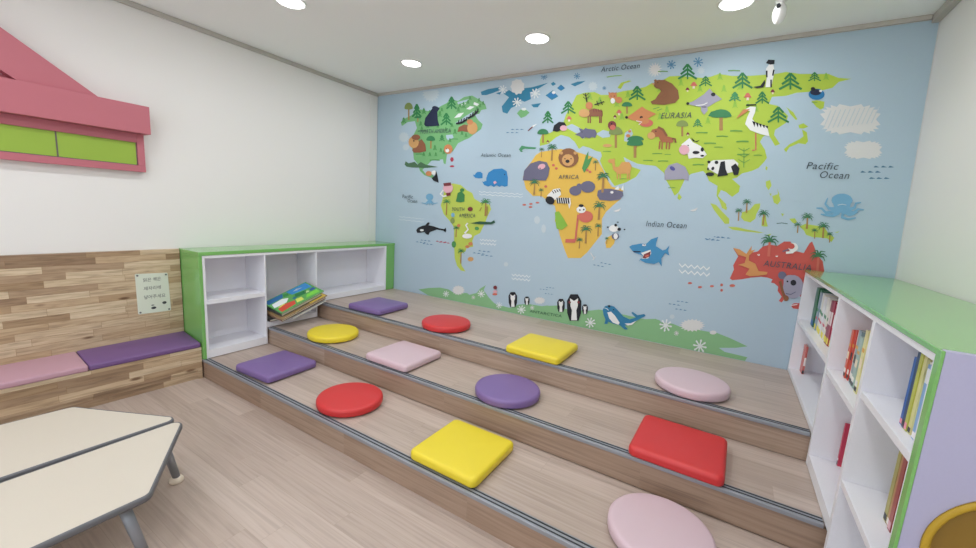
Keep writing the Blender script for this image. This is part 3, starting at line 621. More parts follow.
dash:2:769,1044 784,1055 815,1047 782,1044
dash:2:758,1033 773,1044 804,1036 771,1033
dash:2:812,1033 827,1044 858,1036 825,1033
dash:2:866,1033 880,1044 911,1036 878,1033
snow:2:387,1324 427,1317 466,1323 505,1315 543,1322 581,1314 618,1320 656,1313 693,1319 730,1312 766,1318 766,1315 730,1309 693,1316 656,1310 619,1317 581,1311 543,1318 505,1312 466,1319 427,1313 387,1321
snow:2:388,1290 428,1282 467,1289 506,1281 544,1288 582,1280 620,1287 658,1279 694,1286 732,1279 768,1285 768,1281 732,1275 695,1282 658,1276 620,1283 583,1277 544,1284 506,1278 467,1285 428,1279 388,1286
red:2:949,1078 965,1089 998,1080 963,1077
red:2:1006,1078 1021,1089 1054,1080 1019,1077
red:2:1062,1077 1077,1089 1109,1080 1075,1077
red:2:990,1072 1006,1083 1038,1075 1003,1071
red:2:1046,1072 1061,1083 1093,1074 1059,1071
red:2:1101,1072 1117,1083 1148,1074 1115,1071
dash:2:1511,1029 1526,1039 1557,1032 1524,1029
dash:2:1565,1029 1580,1040 1611,1032 1578,1029
dash:2:1619,1029 1633,1040 1664,1033 1631,1029
dash:2:1447,1000 1462,1011 1494,1004 1460,1000
dash:2:1502,1001 1517,1011 1549,1004 1515,1000
dash:2:1557,1001 1571,1011 1603,1004 1570,1001
dash:2:1546,988 1561,999 1592,992 1559,988
dash:2:1600,989 1615,999 1646,992 1613,989
dash:2:1653,989 1668,999 1698,993 1666,989
snow:2:1525,1160 1546,1143 1565,1160 1586,1144 1604,1161 1625,1145 1643,1162 1664,1146 1682,1163 1702,1147 1720,1163 1721,1155 1703,1138 1683,1154 1664,1138 1644,1154 1626,1137 1605,1153 1587,1136 1566,1152 1547,1135 1526,1151
snow:2:1528,1123 1549,1107 1568,1124 1589,1108 1607,1125 1628,1109 1646,1126 1667,1110 1685,1127 1705,1111 1723,1127 1723,1119 1706,1102 1685,1118 1667,1101 1647,1117 1628,1100 1608,1116 1589,1099 1568,1115 1550,1098 1528,1115
snow:2:3399,1130 3424,1105 3443,1129 3468,1105 3487,1128 3511,1104 3529,1128 3553,1104 3571,1127 3595,1104 3613,1127 3615,1115 3597,1092 3573,1116 3555,1092 3531,1116 3513,1093 3488,1117 3470,1093 3445,1117 3426,1093 3401,1118
snow:2:3405,1081 3430,1057 3449,1081 3474,1057 3493,1081 3517,1057 3535,1081 3559,1057 3577,1080 3601,1057 3619,1080 3621,1068 3603,1045 3579,1069 3561,1045 3537,1069 3519,1045 3494,1069 3475,1045 3451,1069 3432,1045 3407,1069
pink:5:1155,1661 1147,1630 1120,1609 1083,1603 1048,1616 1026,1642 1024,1674 1043,1701 1077,1714 1114,1710 1143,1690
maroon:6:1022,1708 1124,1720 1131,1686 1037,1678
maroon:6:1067,1608 1125,1614 1127,1582 1076,1576
white:5:1018,1642 979,1596 1028,1563 1083,1573 1079,1588 1032,1579 1000,1596 1035,1633
palm:4:1199,1522 1218,1612 1266,1633 1310,1595 1310,1526 1261,1515
palm:4:1302,1644 1295,1630 1274,1624 1253,1629 1244,1643 1252,1657 1272,1663 1293,1658
trunk:4:1090,1375 1088,1457 1086,1514 1073,1514 1073,1457 1071,1375
palm:4:1081,1519 1044,1520 1024,1499 1026,1498 1047,1514 1079,1508
palm:4:1085,1518 1055,1535 1025,1524 1026,1522 1053,1528 1075,1509
palm:4:1087,1515 1075,1542 1045,1544 1045,1542 1069,1537 1072,1512
palm:4:1086,1511 1098,1534 1124,1534 1125,1537 1093,1540 1073,1516
palm:4:1082,1508 1110,1521 1135,1509 1137,1511 1111,1527 1077,1519
palm:4:1078,1508 1110,1505 1123,1487 1126,1488 1115,1511 1081,1519
palm:4:1077,1519 1044,1508 1036,1484 1039,1483 1050,1503 1082,1508
trunk:4:1586,1393 1584,1474 1581,1531 1566,1531 1566,1474 1565,1393
palm:4:1575,1538 1532,1540 1509,1513 1512,1511 1536,1531 1573,1524
palm:4:1580,1536 1545,1558 1510,1544 1511,1541 1543,1549 1568,1526
palm:4:1582,1533 1568,1566 1533,1569 1533,1566 1561,1561 1565,1530
palm:4:1582,1528 1594,1557 1626,1557 1626,1560 1589,1564 1566,1534
palm:4:1577,1525 1610,1540 1639,1525 1641,1527 1611,1548 1570,1538
palm:4:1572,1524 1610,1521 1625,1498 1628,1499 1616,1528 1576,1538
palm:4:1571,1538 1532,1524 1524,1494 1527,1493 1540,1518 1577,1524
trunk:4:1230,1150 1229,1206 1228,1245 1218,1245 1217,1205 1216,1149
palm:4:1223,1250 1194,1249 1178,1232 1180,1230 1197,1244 1222,1240
palm:4:1227,1249 1203,1262 1179,1252 1180,1250 1202,1256 1219,1241
palm:4:1228,1246 1219,1268 1195,1269 1195,1267 1214,1264 1217,1244
palm:4:1228,1243 1237,1262 1258,1263 1259,1265 1233,1267 1217,1247
palm:4:1225,1241 1247,1251 1267,1242 1268,1244 1248,1257 1220,1249
palm:4:1221,1240 1247,1239 1258,1224 1260,1225 1251,1243 1224,1250
palm:4:1221,1249 1194,1239 1188,1219 1190,1219 1199,1235 1224,1240
trunk:4:1310,874 1308,951 1306,1005 1294,1004 1294,950 1293,873
palm:4:1301,1010 1267,1009 1249,987 1251,986 1270,1003 1299,999
palm:4:1305,1009 1277,1024 1249,1011 1250,1009 1276,1017 1295,1000
palm:4:1307,1006 1296,1032 1268,1032 1268,1029 1290,1027 1293,1003
palm:4:1306,1002 1316,1026 1341,1027 1341,1029 1312,1031 1294,1007
palm:4:1303,1000 1328,1013 1351,1003 1353,1005 1329,1020 1297,1009
palm:4:1299,999 1328,998 1340,981 1343,982 1333,1004 1301,1010
palm:4:1298,1010 1267,997 1260,973 1263,973 1273,992 1302,999
maroon:4:1420,1455 1414,1439 1394,1430 1372,1432 1356,1443 1355,1460 1369,1473 1391,1476 1412,1469
dkgreen:5:1396,1308 1513,1335 1651,1336 1684,1357 1701,1333 1653,1313 1516,1304
white:5:1343,1194 1386,1242 1354,1285 1375,1301 1360,1311 1335,1283 1367,1243 1327,1204
white:5:1431,1177 1422,1162 1396,1150 1361,1145 1328,1149 1308,1159 1307,1174 1326,1188 1358,1197 1393,1197 1421,1190
leaf:4:1230,1072 1223,1045 1202,1032 1180,1041 1169,1066 1177,1093 1198,1106 1220,1097
leaf:4:1511,1262 1504,1248 1485,1241 1464,1245 1455,1258 1462,1273 1482,1280 1502,1275
fox:4:1276,1275 1269,1262 1252,1256 1234,1260 1226,1272 1233,1285 1250,1292 1268,1288
fox:4:1444,1098 1436,1083 1416,1075 1395,1079 1386,1093 1394,1108 1414,1115 1434,1111
olive:4:1198,1321 1190,1297 1169,1286 1147,1295 1137,1317 1145,1341 1166,1351 1188,1343
tan:4:1464,939 1456,923 1434,912 1407,912 1389,922 1388,939 1405,954 1431,959 1454,954
sky:4:1194,1381 1188,1364 1171,1356 1152,1362 1144,1379 1150,1396 1168,1404 1186,1398
fox:4:1405,1064 1397,1052 1377,1045 1356,1048 1346,1059 1354,1071 1375,1078 1396,1075
trunk:5:1589,1490 1592,1394 1603,1394 1601,1490
whale:3:1565,1692 1562,1772 1583,1822 1640,1854 1736,1861 1789,1836 1808,1774 1811,1696 1778,1686 1748,1697 1720,1685 1687,1699 1655,1683 1622,1698 1590,1685
whale:3:1513,1736 1535,1729 1549,1742 1568,1732 1571,1692 1540,1699
black:6:1778,1803 1776,1798 1771,1797 1766,1800 1766,1805 1770,1808 1775,1807
pink:4:1646,1730 1669,1743 1688,1724 1660,1708
whale:3:1424,1771 1425,1806 1446,1827 1489,1829 1514,1812 1517,1767 1471,1764
whale:3:1397,1804 1413,1796 1428,1804 1430,1776 1411,1781
snow:2:1481,1640 1515,1628 1547,1638 1581,1627 1612,1636 1645,1625 1676,1635 1708,1624 1739,1633 1771,1622 1801,1632 1832,1621 1862,1630 1893,1619 1922,1629 1952,1618 1981,1627 1981,1622 1952,1613 1922,1624 1893,1614 1862,1625 1833,1616 1801,1627 1771,1617 1739,1628 1709,1619 1677,1630 1645,1620 1613,1631 1581,1622 1548,1633 1515,1623 1482,1634
snow:2:1483,1613 1517,1602 1549,1612 1582,1601 1614,1611 1647,1600 1678,1609 1710,1598 1741,1608 1773,1597 1803,1606 1834,1596 1864,1605 1895,1594 1924,1604 1954,1593 1983,1602 1983,1598 1954,1588 1924,1599 1895,1589 1864,1600 1835,1591 1803,1601 1773,1592 1741,1603 1711,1593 1678,1604 1647,1594 1614,1605 1583,1596 1549,1607 1517,1597 1483,1608
coral:3:2027,1523 2021,1517 2006,1514 1991,1516 1985,1521 1990,1527 2005,1530 2020,1529
coral:3:2094,1534 2089,1528 2075,1525 2060,1527 2053,1532 2059,1538 2073,1541 2088,1540
coral:3:2161,1549 2155,1543 2141,1540 2127,1542 2121,1547 2126,1553 2140,1556 2154,1554
coral:3:2092,1505 2087,1499 2073,1496 2058,1498 2051,1504 2057,1510 2071,1513 2086,1511
cloudb:2:2181,1390 2176,1366 2159,1352 2137,1355 2122,1373 2119,1399 2132,1419 2152,1424 2172,1413
cloudb:2:2248,1313 2244,1284 2228,1271 2209,1281 2200,1309 2204,1339 2220,1352 2239,1341
snow:2:1921,848 1943,831 1963,850 1985,833 2004,852 2026,834 2044,854 2066,836 2085,855 2106,838 2125,857 2125,848 2107,829 2086,846 2067,827 2045,845 2026,825 2004,843 1985,823 1963,841 1944,821 1922,839
snow:2:1924,811 1946,794 1965,813 1988,796 2007,815 2029,798 2047,817 2069,800 2088,819 2109,802 2128,821 2128,812 2110,793 2089,810 2070,791 2048,808 2029,789 2007,806 1988,786 1966,804 1947,784 1925,802
cloudb:2:1875,934 1869,917 1851,908 1832,912 1823,928 1830,945 1848,954 1866,949
cloud:3:1910,2596 1920,2570 1898,2557 1890,2534 1862,2540 1838,2530 1818,2551 1790,2560 1786,2587 1768,2610 1783,2630 1782,2657 1809,2660 1826,2677 1852,2663 1879,2662 1892,2637 1916,2620
snow:4:1802,2471 1902,2446 1904,2454 1803,2480
snow:4:1818,2499 1880,2423 1888,2427 1826,2503
snow:4:1855,2505 1842,2423 1852,2421 1865,2502
snow:4:1890,2486 1810,2447 1816,2439 1896,2479
snow:4:1901,2452 1898,2447 1890,2447 1885,2453 1889,2459 1897,2458
snow:4:1886,2432 1882,2426 1874,2427 1870,2433 1873,2439 1881,2438
snow:4:1856,2429 1852,2424 1844,2425 1840,2431 1843,2436 1851,2436
snow:4:1829,2446 1825,2441 1817,2441 1813,2447 1816,2453 1825,2452
snow:4:1821,2472 1817,2467 1809,2467 1805,2474 1808,2479 1817,2479
snow:4:1837,2492 1833,2487 1825,2488 1820,2494 1824,2499 1832,2499
snow:4:1867,2495 1863,2489 1855,2490 1850,2496 1854,2502 1862,2501
snow:4:1893,2478 1890,2472 1882,2473 1877,2479 1881,2485 1889,2484
snow:4:1983,2532 2086,2505 2087,2514 1985,2541
snow:4:2000,2561 2063,2481 2071,2485 2008,2565
snow:4:2037,2567 2024,2482 2034,2479 2047,2564
snow:4:2073,2547 1991,2506 1998,2498 2079,2539
snow:4:2085,2511 2081,2506 2073,2506 2068,2513 2072,2519 2080,2518
snow:4:2069,2491 2066,2485 2057,2486 2053,2492 2056,2498 2065,2497
snow:4:2039,2488 2035,2482 2027,2483 2022,2490 2026,2495 2034,2495
snow:4:2011,2506 2008,2500 1999,2501 1995,2507 1998,2513 2006,2512
snow:4:2003,2533 1999,2527 1991,2528 1986,2535 1990,2541 1998,2540
snow:4:2019,2554 2015,2548 2007,2549 2002,2556 2006,2561 2014,2561
snow:4:2049,2556 2045,2550 2037,2551 2033,2558 2036,2564 2044,2563
snow:4:2076,2538 2073,2533 2065,2534 2060,2540 2064,2546 2072,2545
snow:4:1641,2601 1737,2576 1738,2583 1642,2609
snow:4:1657,2626 1715,2555 1723,2558 1665,2630
snow:4:1692,2631 1678,2555 1688,2553 1701,2629
snow:4:1725,2614 1648,2578 1654,2571 1731,2607
snow:4:1736,2581 1732,2576 1725,2577 1721,2583 1724,2588 1732,2587
snow:4:1721,2563 1718,2558 1710,2559 1706,2564 1709,2570 1717,2569
snow:4:1692,2561 1689,2556 1681,2557 1677,2563 1680,2568 1688,2567
snow:4:1667,2577 1663,2572 1655,2573 1651,2579 1655,2584 1662,2583
snow:4:1659,2602 1656,2597 1648,2597 1644,2603 1647,2608 1655,2608
snow:4:1674,2620 1671,2615 1663,2616 1659,2622 1662,2627 1670,2626
snow:4:1703,2622 1700,2617 1692,2618 1688,2623 1691,2629 1699,2628
snow:4:1728,2606 1725,2601 1717,2601 1713,2607 1716,2612 1724,2612
bluefl:4:2078,2665 2142,2646 2143,2652 2078,2670
bluefl:4:2088,2682 2127,2632 2133,2634 2093,2685
bluefl:4:2111,2686 2103,2632 2109,2631 2117,2684
bluefl:4:2134,2673 2083,2648 2087,2643 2138,2668
bluefl:4:2141,2650 2139,2647 2134,2647 2131,2652 2133,2655 2138,2654
bluefl:4:2131,2637 2129,2634 2124,2634 2121,2639 2123,2642 2128,2642
bluefl:4:2112,2636 2110,2633 2105,2633 2102,2637 2104,2641 2109,2640
bluefl:4:2095,2648 2093,2644 2087,2645 2084,2649 2087,2653 2092,2652
bluefl:4:2090,2665 2087,2661 2082,2662 2079,2666 2081,2670 2087,2669
bluefl:4:2099,2678 2097,2674 2092,2675 2089,2679 2091,2683 2096,2682
bluefl:4:2118,2679 2116,2675 2111,2676 2108,2680 2110,2684 2116,2683
bluefl:4:2136,2668 2133,2664 2128,2665 2125,2669 2128,2672 2133,2672
bluefl:4:2388,2633 2447,2616 2448,2621 2389,2638
bluefl:4:2397,2650 2434,2602 2439,2604 2402,2653
bluefl:4:2419,2654 2412,2602 2418,2601 2425,2652
bluefl:4:2440,2641 2393,2618 2397,2613 2443,2637
bluefl:4:2447,2620 2445,2616 2440,2617 2437,2621 2439,2624 2444,2624
bluefl:4:2438,2607 2436,2604 2431,2604 2428,2608 2430,2612 2435,2611
bluefl:4:2420,2606 2418,2603 2414,2603 2411,2607 2413,2611 2418,2610
bluefl:4:2404,2617 2402,2614 2398,2614 2395,2618 2397,2622 2402,2621
bluefl:4:2399,2634 2397,2630 2393,2631 2390,2635 2392,2638 2397,2638
bluefl:4:2408,2646 2406,2643 2401,2643 2399,2647 2401,2651 2405,2650
bluefl:4:2426,2647 2424,2644 2419,2644 2416,2648 2418,2652 2423,2651
bluefl:4:2441,2636 2440,2633 2435,2633 2432,2637 2434,2641 2439,2640
bluefl:4:2648,2508 2681,2498 2682,2501 2649,2511
bluefl:4:2653,2518 2674,2490 2677,2491 2656,2519
bluefl:4:2665,2520 2662,2490 2665,2489 2668,2519
bluefl:4:2677,2513 2651,2499 2653,2496 2679,2510
bluefl:4:2681,2500 2680,2498 2677,2499 2676,2501 2677,2503 2679,2503
bluefl:4:2676,2493 2675,2491 2672,2491 2671,2494 2672,2496 2675,2495
bluefl:4:2666,2492 2665,2490 2663,2491 2661,2493 2662,2495 2665,2495
bluefl:4:2657,2498 2656,2496 2654,2497 2652,2499 2653,2501 2656,2501
bluefl:4:2654,2508 2653,2506 2651,2506 2649,2509 2650,2511 2653,2510
bluefl:4:2659,2515 2658,2513 2655,2514 2654,2516 2655,2518 2658,2518
bluefl:4:2669,2516 2668,2514 2665,2515 2664,2517 2665,2519 2667,2519
bluefl:4:2678,2510 2677,2508 2674,2508 2673,2511 2674,2513 2676,2512
cloud:3:3081,2598 3106,2582 3080,2585 3098,2561 3072,2575 3081,2548 3061,2571 3057,2546 3047,2572 3032,2554 3034,2580 3011,2572 3024,2592 2997,2596 3020,2605 2994,2621 3021,2618 3002,2642 3028,2628 3020,2655 3040,2632 3044,2657 3054,2631 3069,2649 3067,2623 3090,2631 3077,2611 3103,2607
cloudb:2:2595,2529 2607,2515 2591,2513 2594,2497 2577,2504 2569,2492 2559,2506 2543,2502 2543,2518 2526,2524 2535,2535 2523,2548 2539,2551 2537,2566 2553,2559 2561,2571 2572,2557 2587,2561 2588,2545 2604,2540
blue:3:2244,2488 2239,2477 2222,2470 2198,2471 2176,2478 2162,2489 2161,2502 2173,2511 2195,2514 2218,2510 2237,2500
white:4:2232,2512 2228,2504 2216,2501 2203,2506 2197,2515 2201,2524 2213,2526 2226,2521
blue:3:2304,2546 2299,2538 2285,2534 2269,2538 2258,2546 2257,2555 2267,2561 2283,2561 2297,2555
dash:2:1804,2219 1818,2227 1847,2217 1816,2217
dash:2:1854,2217 1867,2224 1896,2215 1866,2215
dash:2:1903,2214 1916,2221 1945,2212 1915,2212
dash:2:1753,2193 1766,2200 1796,2191 1765,2191
dash:2:1803,2190 1817,2198 1846,2188 1815,2188
dash:2:1853,2188 1866,2195 1895,2186 1865,2186
white:3:1989,2203 2032,2245 2077,2257 2046,2233
maroon:4:1993,2196 2037,2229 2029,2237 1985,2204
croc:3:1907,2037 1933,2069 1982,2059 2086,2048 2078,2034 1965,2040 1937,2028 1952,2011 1928,2011
pine:3:2188,2256 2178,2360 2166,2361 2176,2257
pine:3:2166,2363 2142,2327 2156,2319 2179,2355
pine:3:2166,2356 2196,2316 2209,2323 2179,2362
pine:3:2169,2333 2132,2298 2144,2288 2181,2323
pine:3:2170,2323 2213,2283 2224,2292 2180,2332
pine:3:2173,2302 2122,2268 2133,2256 2183,2291
pine:3:2174,2291 2230,2250 2239,2260 2182,2301
pine:3:2374,2324 2364,2428 2353,2429 2363,2325
pine:3:2353,2431 2323,2397 2336,2387 2365,2422
pine:3:2353,2423 2390,2383 2400,2390 2364,2430
pine:3:2356,2401 2310,2368 2321,2356 2367,2390
pine:3:2357,2391 2410,2350 2419,2359 2366,2400
pine:3:2360,2371 2297,2338 2306,2326 2369,2358
pine:3:2361,2359 2430,2317 2437,2328 2368,2370
pine:3:2946,2387 2933,2493 2923,2494 2935,2388
pine:3:2922,2497 2895,2461 2907,2452 2934,2487
pine:3:2923,2488 2959,2446 2969,2454 2933,2496
pine:3:2927,2466 2883,2432 2893,2420 2937,2454
pine:3:2928,2455 2980,2412 2987,2422 2936,2465
pine:3:2931,2434 2871,2401 2880,2389 2940,2422
pine:3:2933,2422 3000,2378 3006,2389 2939,2433
pine:3:3294,2504 3281,2612 3270,2614 3284,2506
pine:3:3270,2616 3243,2581 3255,2571 3281,2606
pine:3:3271,2607 3307,2564 3316,2572 3280,2615
pine:3:3275,2584 3232,2551 3242,2539 3285,2572
pine:3:3276,2573 3328,2529 3335,2539 3283,2583
pine:3:3280,2553 3220,2521 3229,2508 3288,2540
pine:3:3281,2540 3349,2494 3354,2506 3286,2552
pine:3:3420,2442 3411,2512 3405,2512 3413,2443
pine:3:3404,2514 3387,2491 3394,2485 3412,2507
pine:3:3405,2508 3429,2481 3434,2486 3411,2513
pine:3:3408,2494 3380,2472 3386,2464 3414,2486
pine:3:3409,2487 3442,2458 3447,2465 3413,2493
pine:3:3411,2473 3372,2453 3378,2444 3416,2465
pine:3:3412,2465 3456,2436 3459,2444 3415,2473
leafd:3:3617,2322 3609,2381 3603,2381 3611,2323
leafd:3:3603,2383 3589,2363 3595,2358 3609,2377
leafd:3:3604,2378 3624,2355 3628,2359 3609,2382
leafd:3:3606,2366 3584,2347 3589,2340 3611,2359
leafd:3:3607,2359 3635,2336 3638,2342 3610,2365
leafd:3:3609,2348 3578,2330 3582,2323 3613,2341
leafd:3:3610,2342 3646,2318 3648,2324 3612,2348
leafd:3:3404,2156 3397,2213 3391,2214 3398,2157
leafd:3:3391,2215 3378,2195 3384,2190 3397,2210
leafd:3:3392,2210 3410,2189 3415,2193 3396,2214
leafd:3:3394,2198 3372,2179 3377,2173 3399,2192
leafd:3:3394,2192 3421,2171 3425,2176 3398,2198
leafd:3:3396,2181 3367,2163 3371,2156 3401,2175
leafd:3:3397,2175 3432,2153 3434,2159 3400,2181
pine:3:3657,2402 3643,2508 3633,2509 3647,2403
pine:3:3633,2512 3608,2477 3618,2467 3643,2502
pine:3:3634,2503 3669,2461 3677,2469 3642,2511
pine:3:3638,2481 3598,2448 3607,2436 3647,2469
pine:3:3639,2470 3689,2427 3695,2437 3645,2480
pine:3:3643,2450 3587,2418 3595,2405 3651,2437
pine:3:3644,2438 3709,2393 3713,2405 3649,2449
pine:3:3935,2367 3919,2472 3910,2473 3925,2367
pine:3:3910,2476 3884,2442 3894,2431 3920,2466
pine:3:3912,2467 3948,2425 3955,2434 3919,2475
pine:3:3915,2445 3874,2412 3883,2400 3924,2433
pine:3:3917,2434 3969,2391 3974,2401 3922,2444
pine:3:3921,2414 3863,2382 3871,2369 3928,2401
pine:3:3922,2402 3989,2357 3993,2369 3926,2413
pine:3:4054,2407 4046,2462 4041,2463 4049,2407
pine:3:4041,2464 4028,2446 4033,2441 4046,2459
pine:3:4042,2459 4061,2437 4065,2442 4045,2464
pine:3:4044,2448 4022,2431 4027,2424 4048,2442
pine:3:4045,2442 4072,2419 4075,2425 4047,2448
pine:3:4047,2432 4017,2415 4021,2408 4050,2425
pine:3:4048,2425 4083,2402 4085,2408 4050,2431
leafd:3:3621,2319 3613,2383 3607,2383 3615,2320
leafd:3:3607,2385 3592,2363 3599,2358 3613,2379
leafd:3:3608,2379 3628,2355 3633,2360 3612,2384
leafd:3:3610,2366 3587,2346 3592,2339 3615,2359
leafd:3:3611,2360 3640,2335 3643,2341 3614,2366
leafd:3:3613,2347 3581,2328 3585,2320 3617,2340
leafd:3:3614,2340 3651,2315 3654,2321 3616,2347
pine:3:3787,2289 3776,2369 3769,2370 3780,2290
pine:3:3769,2372 3753,2345 3761,2338 3777,2365
pine:3:3769,2365 3793,2335 3799,2340 3776,2371
pine:3:3772,2348 3747,2322 3754,2314 3780,2340
pine:3:3774,2340 3806,2309 3811,2316 3778,2348
pine:3:3776,2325 3741,2299 3748,2290 3782,2315
pine:3:3777,2316 3820,2284 3824,2292 3781,2324
pine:3:3898,2157 3883,2260 3874,2261 3889,2158
pine:3:3874,2263 3850,2228 3860,2219 3884,2254
pine:3:3876,2254 3910,2215 3917,2224 3883,2263
pine:3:3879,2233 3840,2199 3848,2188 3888,2222
pine:3:3881,2222 3930,2182 3935,2193 3886,2233
pine:3:3884,2203 3830,2169 3837,2157 3891,2191
pine:3:3886,2191 3950,2150 3953,2161 3890,2202
leafl:2:3106,2433 3100,2485 3095,2486 3101,2434
leafl:2:3095,2486 3088,2468 3094,2465 3101,2483
leafl:2:3095,2483 3106,2464 3112,2466 3101,2486
leafl:2:3097,2471 3085,2454 3091,2449 3103,2467
leafl:2:3097,2467 3113,2447 3118,2450 3102,2471
leafl:2:3099,2456 3083,2439 3088,2434 3104,2451
leafl:2:3099,2451 3120,2431 3124,2435 3104,2455
leafl:2:3176,2273 3170,2325 3165,2325 3171,2273
leafl:2:3164,2326 3157,2308 3164,2304 3171,2322
leafl:2:3165,2323 3176,2303 3181,2306 3170,2325
leafl:2:3166,2311 3155,2293 3161,2288 3172,2306
leafl:2:3167,2307 3183,2287 3187,2290 3172,2310
leafl:2:3169,2295 3153,2278 3158,2273 3174,2290
leafl:2:3169,2291 3189,2270 3193,2275 3173,2295
leafl:2:2787,2348 2781,2403 2776,2403 2782,2348
leafl:2:2775,2404 2767,2385 2774,2381 2782,2400
leafl:2:2775,2401 2788,2380 2794,2383 2782,2403
leafl:2:2777,2388 2764,2369 2770,2365 2784,2383
leafl:2:2778,2384 2795,2363 2800,2366 2783,2387
leafl:2:2779,2372 2761,2354 2767,2348 2785,2366
leafl:2:2780,2367 2802,2345 2807,2350 2784,2371
leafl:2:3251,2462 3245,2513 3240,2513 3246,2463
leafl:2:3240,2514 3233,2496 3239,2493 3246,2510
leafl:2:3240,2511 3251,2492 3256,2494 3245,2513
leafl:2:3242,2499 3231,2482 3237,2478 3247,2494
leafl:2:3242,2495 3258,2475 3262,2479 3247,2498
leafl:2:3244,2484 3229,2468 3234,2463 3249,2479
leafl:2:3245,2479 3264,2459 3268,2464 3248,2484
leafl:2:3506,2476 3500,2525 3495,2525 3502,2477
leafl:2:3495,2526 3489,2509 3495,2506 3501,2522
leafl:2:3495,2523 3506,2505 3510,2507 3500,2525
leafl:2:3497,2512 3487,2496 3493,2491 3502,2507
leafl:2:3498,2508 3512,2489 3516,2492 3502,2511
leafl:2:3499,2497 3485,2482 3490,2477 3504,2492
leafl:2:3500,2493 3518,2474 3522,2478 3503,2497
leafl:2:3640,2395 3634,2442 3630,2442 3636,2395
leafl:2:3629,2443 3624,2427 3629,2423 3635,2440
leafl:2:3630,2440 3640,2422 3644,2425 3634,2442
leafl:2:3631,2429 3622,2413 3627,2409 3636,2425
leafl:2:3632,2425 3646,2407 3650,2410 3636,2429
leafl:2:3634,2415 3620,2400 3625,2395 3638,2410
leafl:2:3634,2411 3652,2392 3655,2396 3637,2415
leafl:2:3707,2254 3701,2302 3697,2302 3703,2255
leafl:2:3696,2303 3691,2286 3696,2283 3702,2300
leafl:2:3697,2300 3706,2282 3711,2285 3701,2302
leafl:2:3698,2289 3689,2273 3694,2269 3703,2285
leafl:2:3699,2285 3712,2267 3716,2271 3703,2289
leafl:2:3701,2275 3688,2259 3692,2254 3705,2270
leafl:2:3701,2271 3718,2252 3722,2256 3704,2275
leafl:2:3543,2391 3536,2439 3532,2439 3538,2391
leafl:2:3531,2440 3526,2423 3531,2420 3537,2437
leafl:2:3532,2437 3542,2419 3547,2421 3537,2439
leafl:2:3533,2426 3524,2410 3529,2405 3539,2422
leafl:2:3534,2422 3548,2404 3552,2407 3538,2425
leafl:2:3536,2412 3522,2396 3527,2391 3540,2407
leafl:2:3536,2407 3554,2388 3558,2392 3540,2411
leafl:2:3626,2274 3620,2322 3615,2323 3622,2275
leafl:2:3615,2323 3610,2306 3615,2303 3620,2320
leafl:2:3615,2320 3625,2302 3630,2305 3620,2323
leafl:2:3617,2309 3608,2293 3613,2289 3622,2305
leafl:2:3618,2305 3631,2287 3635,2291 3622,2309
leafl:2:3619,2295 3606,2279 3611,2274 3624,2290
leafl:2:3620,2291 3638,2272 3641,2276 3623,2295
leafl:2:3926,2398 3919,2443 3916,2443 3922,2398
leafl:2:3915,2444 3911,2428 3916,2425 3920,2441
leafl:2:3916,2441 3925,2424 3929,2426 3920,2443
leafl:2:3917,2431 3909,2415 3914,2412 3922,2427
leafl:2:3918,2427 3930,2410 3934,2413 3921,2430
leafl:2:3919,2417 3908,2403 3912,2398 3924,2413
leafl:2:3920,2413 3936,2396 3939,2399 3923,2417
leafl:2:4112,2409 4106,2452 4102,2452 4109,2409
leafl:2:4102,2453 4098,2438 4102,2435 4107,2450
leafl:2:4102,2450 4111,2434 4115,2436 4106,2452
leafl:2:4104,2440 4097,2426 4101,2422 4108,2436
leafl:2:4105,2437 4117,2420 4120,2423 4108,2440
leafl:2:4106,2427 4096,2413 4100,2409 4110,2423
leafl:2:4107,2423 4122,2406 4125,2410 4110,2427
leafl:2:3386,2406 3380,2456 3375,2456 3382,2406
leafl:2:3375,2457 3369,2440 3375,2436 3381,2453
leafl:2:3375,2454 3386,2435 3391,2437 3380,2456
leafl:2:3377,2442 3367,2425 3372,2421 3382,2438
leafl:2:3378,2438 3392,2419 3397,2422 3382,2442
leafl:2:3379,2428 3365,2411 3370,2406 3384,2423
leafl:2:3380,2423 3399,2403 3403,2408 3384,2427
leafl:2:2868,2411 2862,2465 2856,2465 2862,2411
leafl:2:2856,2466 2848,2447 2855,2444 2863,2462
leafl:2:2856,2463 2868,2442 2874,2445 2862,2465
leafl:2:2858,2450 2845,2432 2851,2427 2864,2445
leafl:2:2858,2446 2875,2425 2881,2429 2864,2450
leafl:2:2860,2434 2842,2417 2848,2411 2866,2429
leafl:2:2861,2429 2882,2408 2887,2412 2865,2434
leafl:2:2554,2423 2548,2480 2542,2480 2548,2424
leafl:2:2541,2481 2532,2461 2540,2458 2549,2477
leafl:2:2542,2478 2555,2456 2561,2459 2548,2480
leafl:2:2543,2464 2529,2445 2536,2440 2550,2459
leafl:2:2544,2460 2562,2438 2568,2442 2550,2464
leafl:2:2545,2448 2526,2429 2532,2423 2552,2442
leafl:2:2546,2443 2570,2420 2575,2425 2551,2447
leafl:2:2643,2383 2637,2439 2631,2440 2637,2384
leafl:2:2631,2441 2622,2421 2630,2417 2638,2437
leafl:2:2631,2437 2644,2416 2650,2419 2638,2440
leafl:2:2633,2424 2619,2405 2626,2400 2640,2419
leafl:2:2633,2420 2651,2398 2657,2402 2639,2424
leafl:2:2635,2408 2616,2389 2622,2384 2641,2402
leafl:2:2635,2403 2659,2381 2664,2385 2640,2407
leafl:2:3757,2237 3750,2284 3746,2285 3753,2238
leafl:2:3746,2285 3741,2269 3746,2266 3751,2282
leafl:2:3746,2282 3756,2265 3760,2267 3751,2285
leafl:2:3748,2271 3739,2255 3744,2251 3753,2267
leafl:2:3748,2268 3762,2250 3766,2253 3752,2271
leafl:2:3750,2258 3738,2242 3742,2237 3755,2253
leafl:2:3751,2253 3768,2235 3771,2239 3754,2257
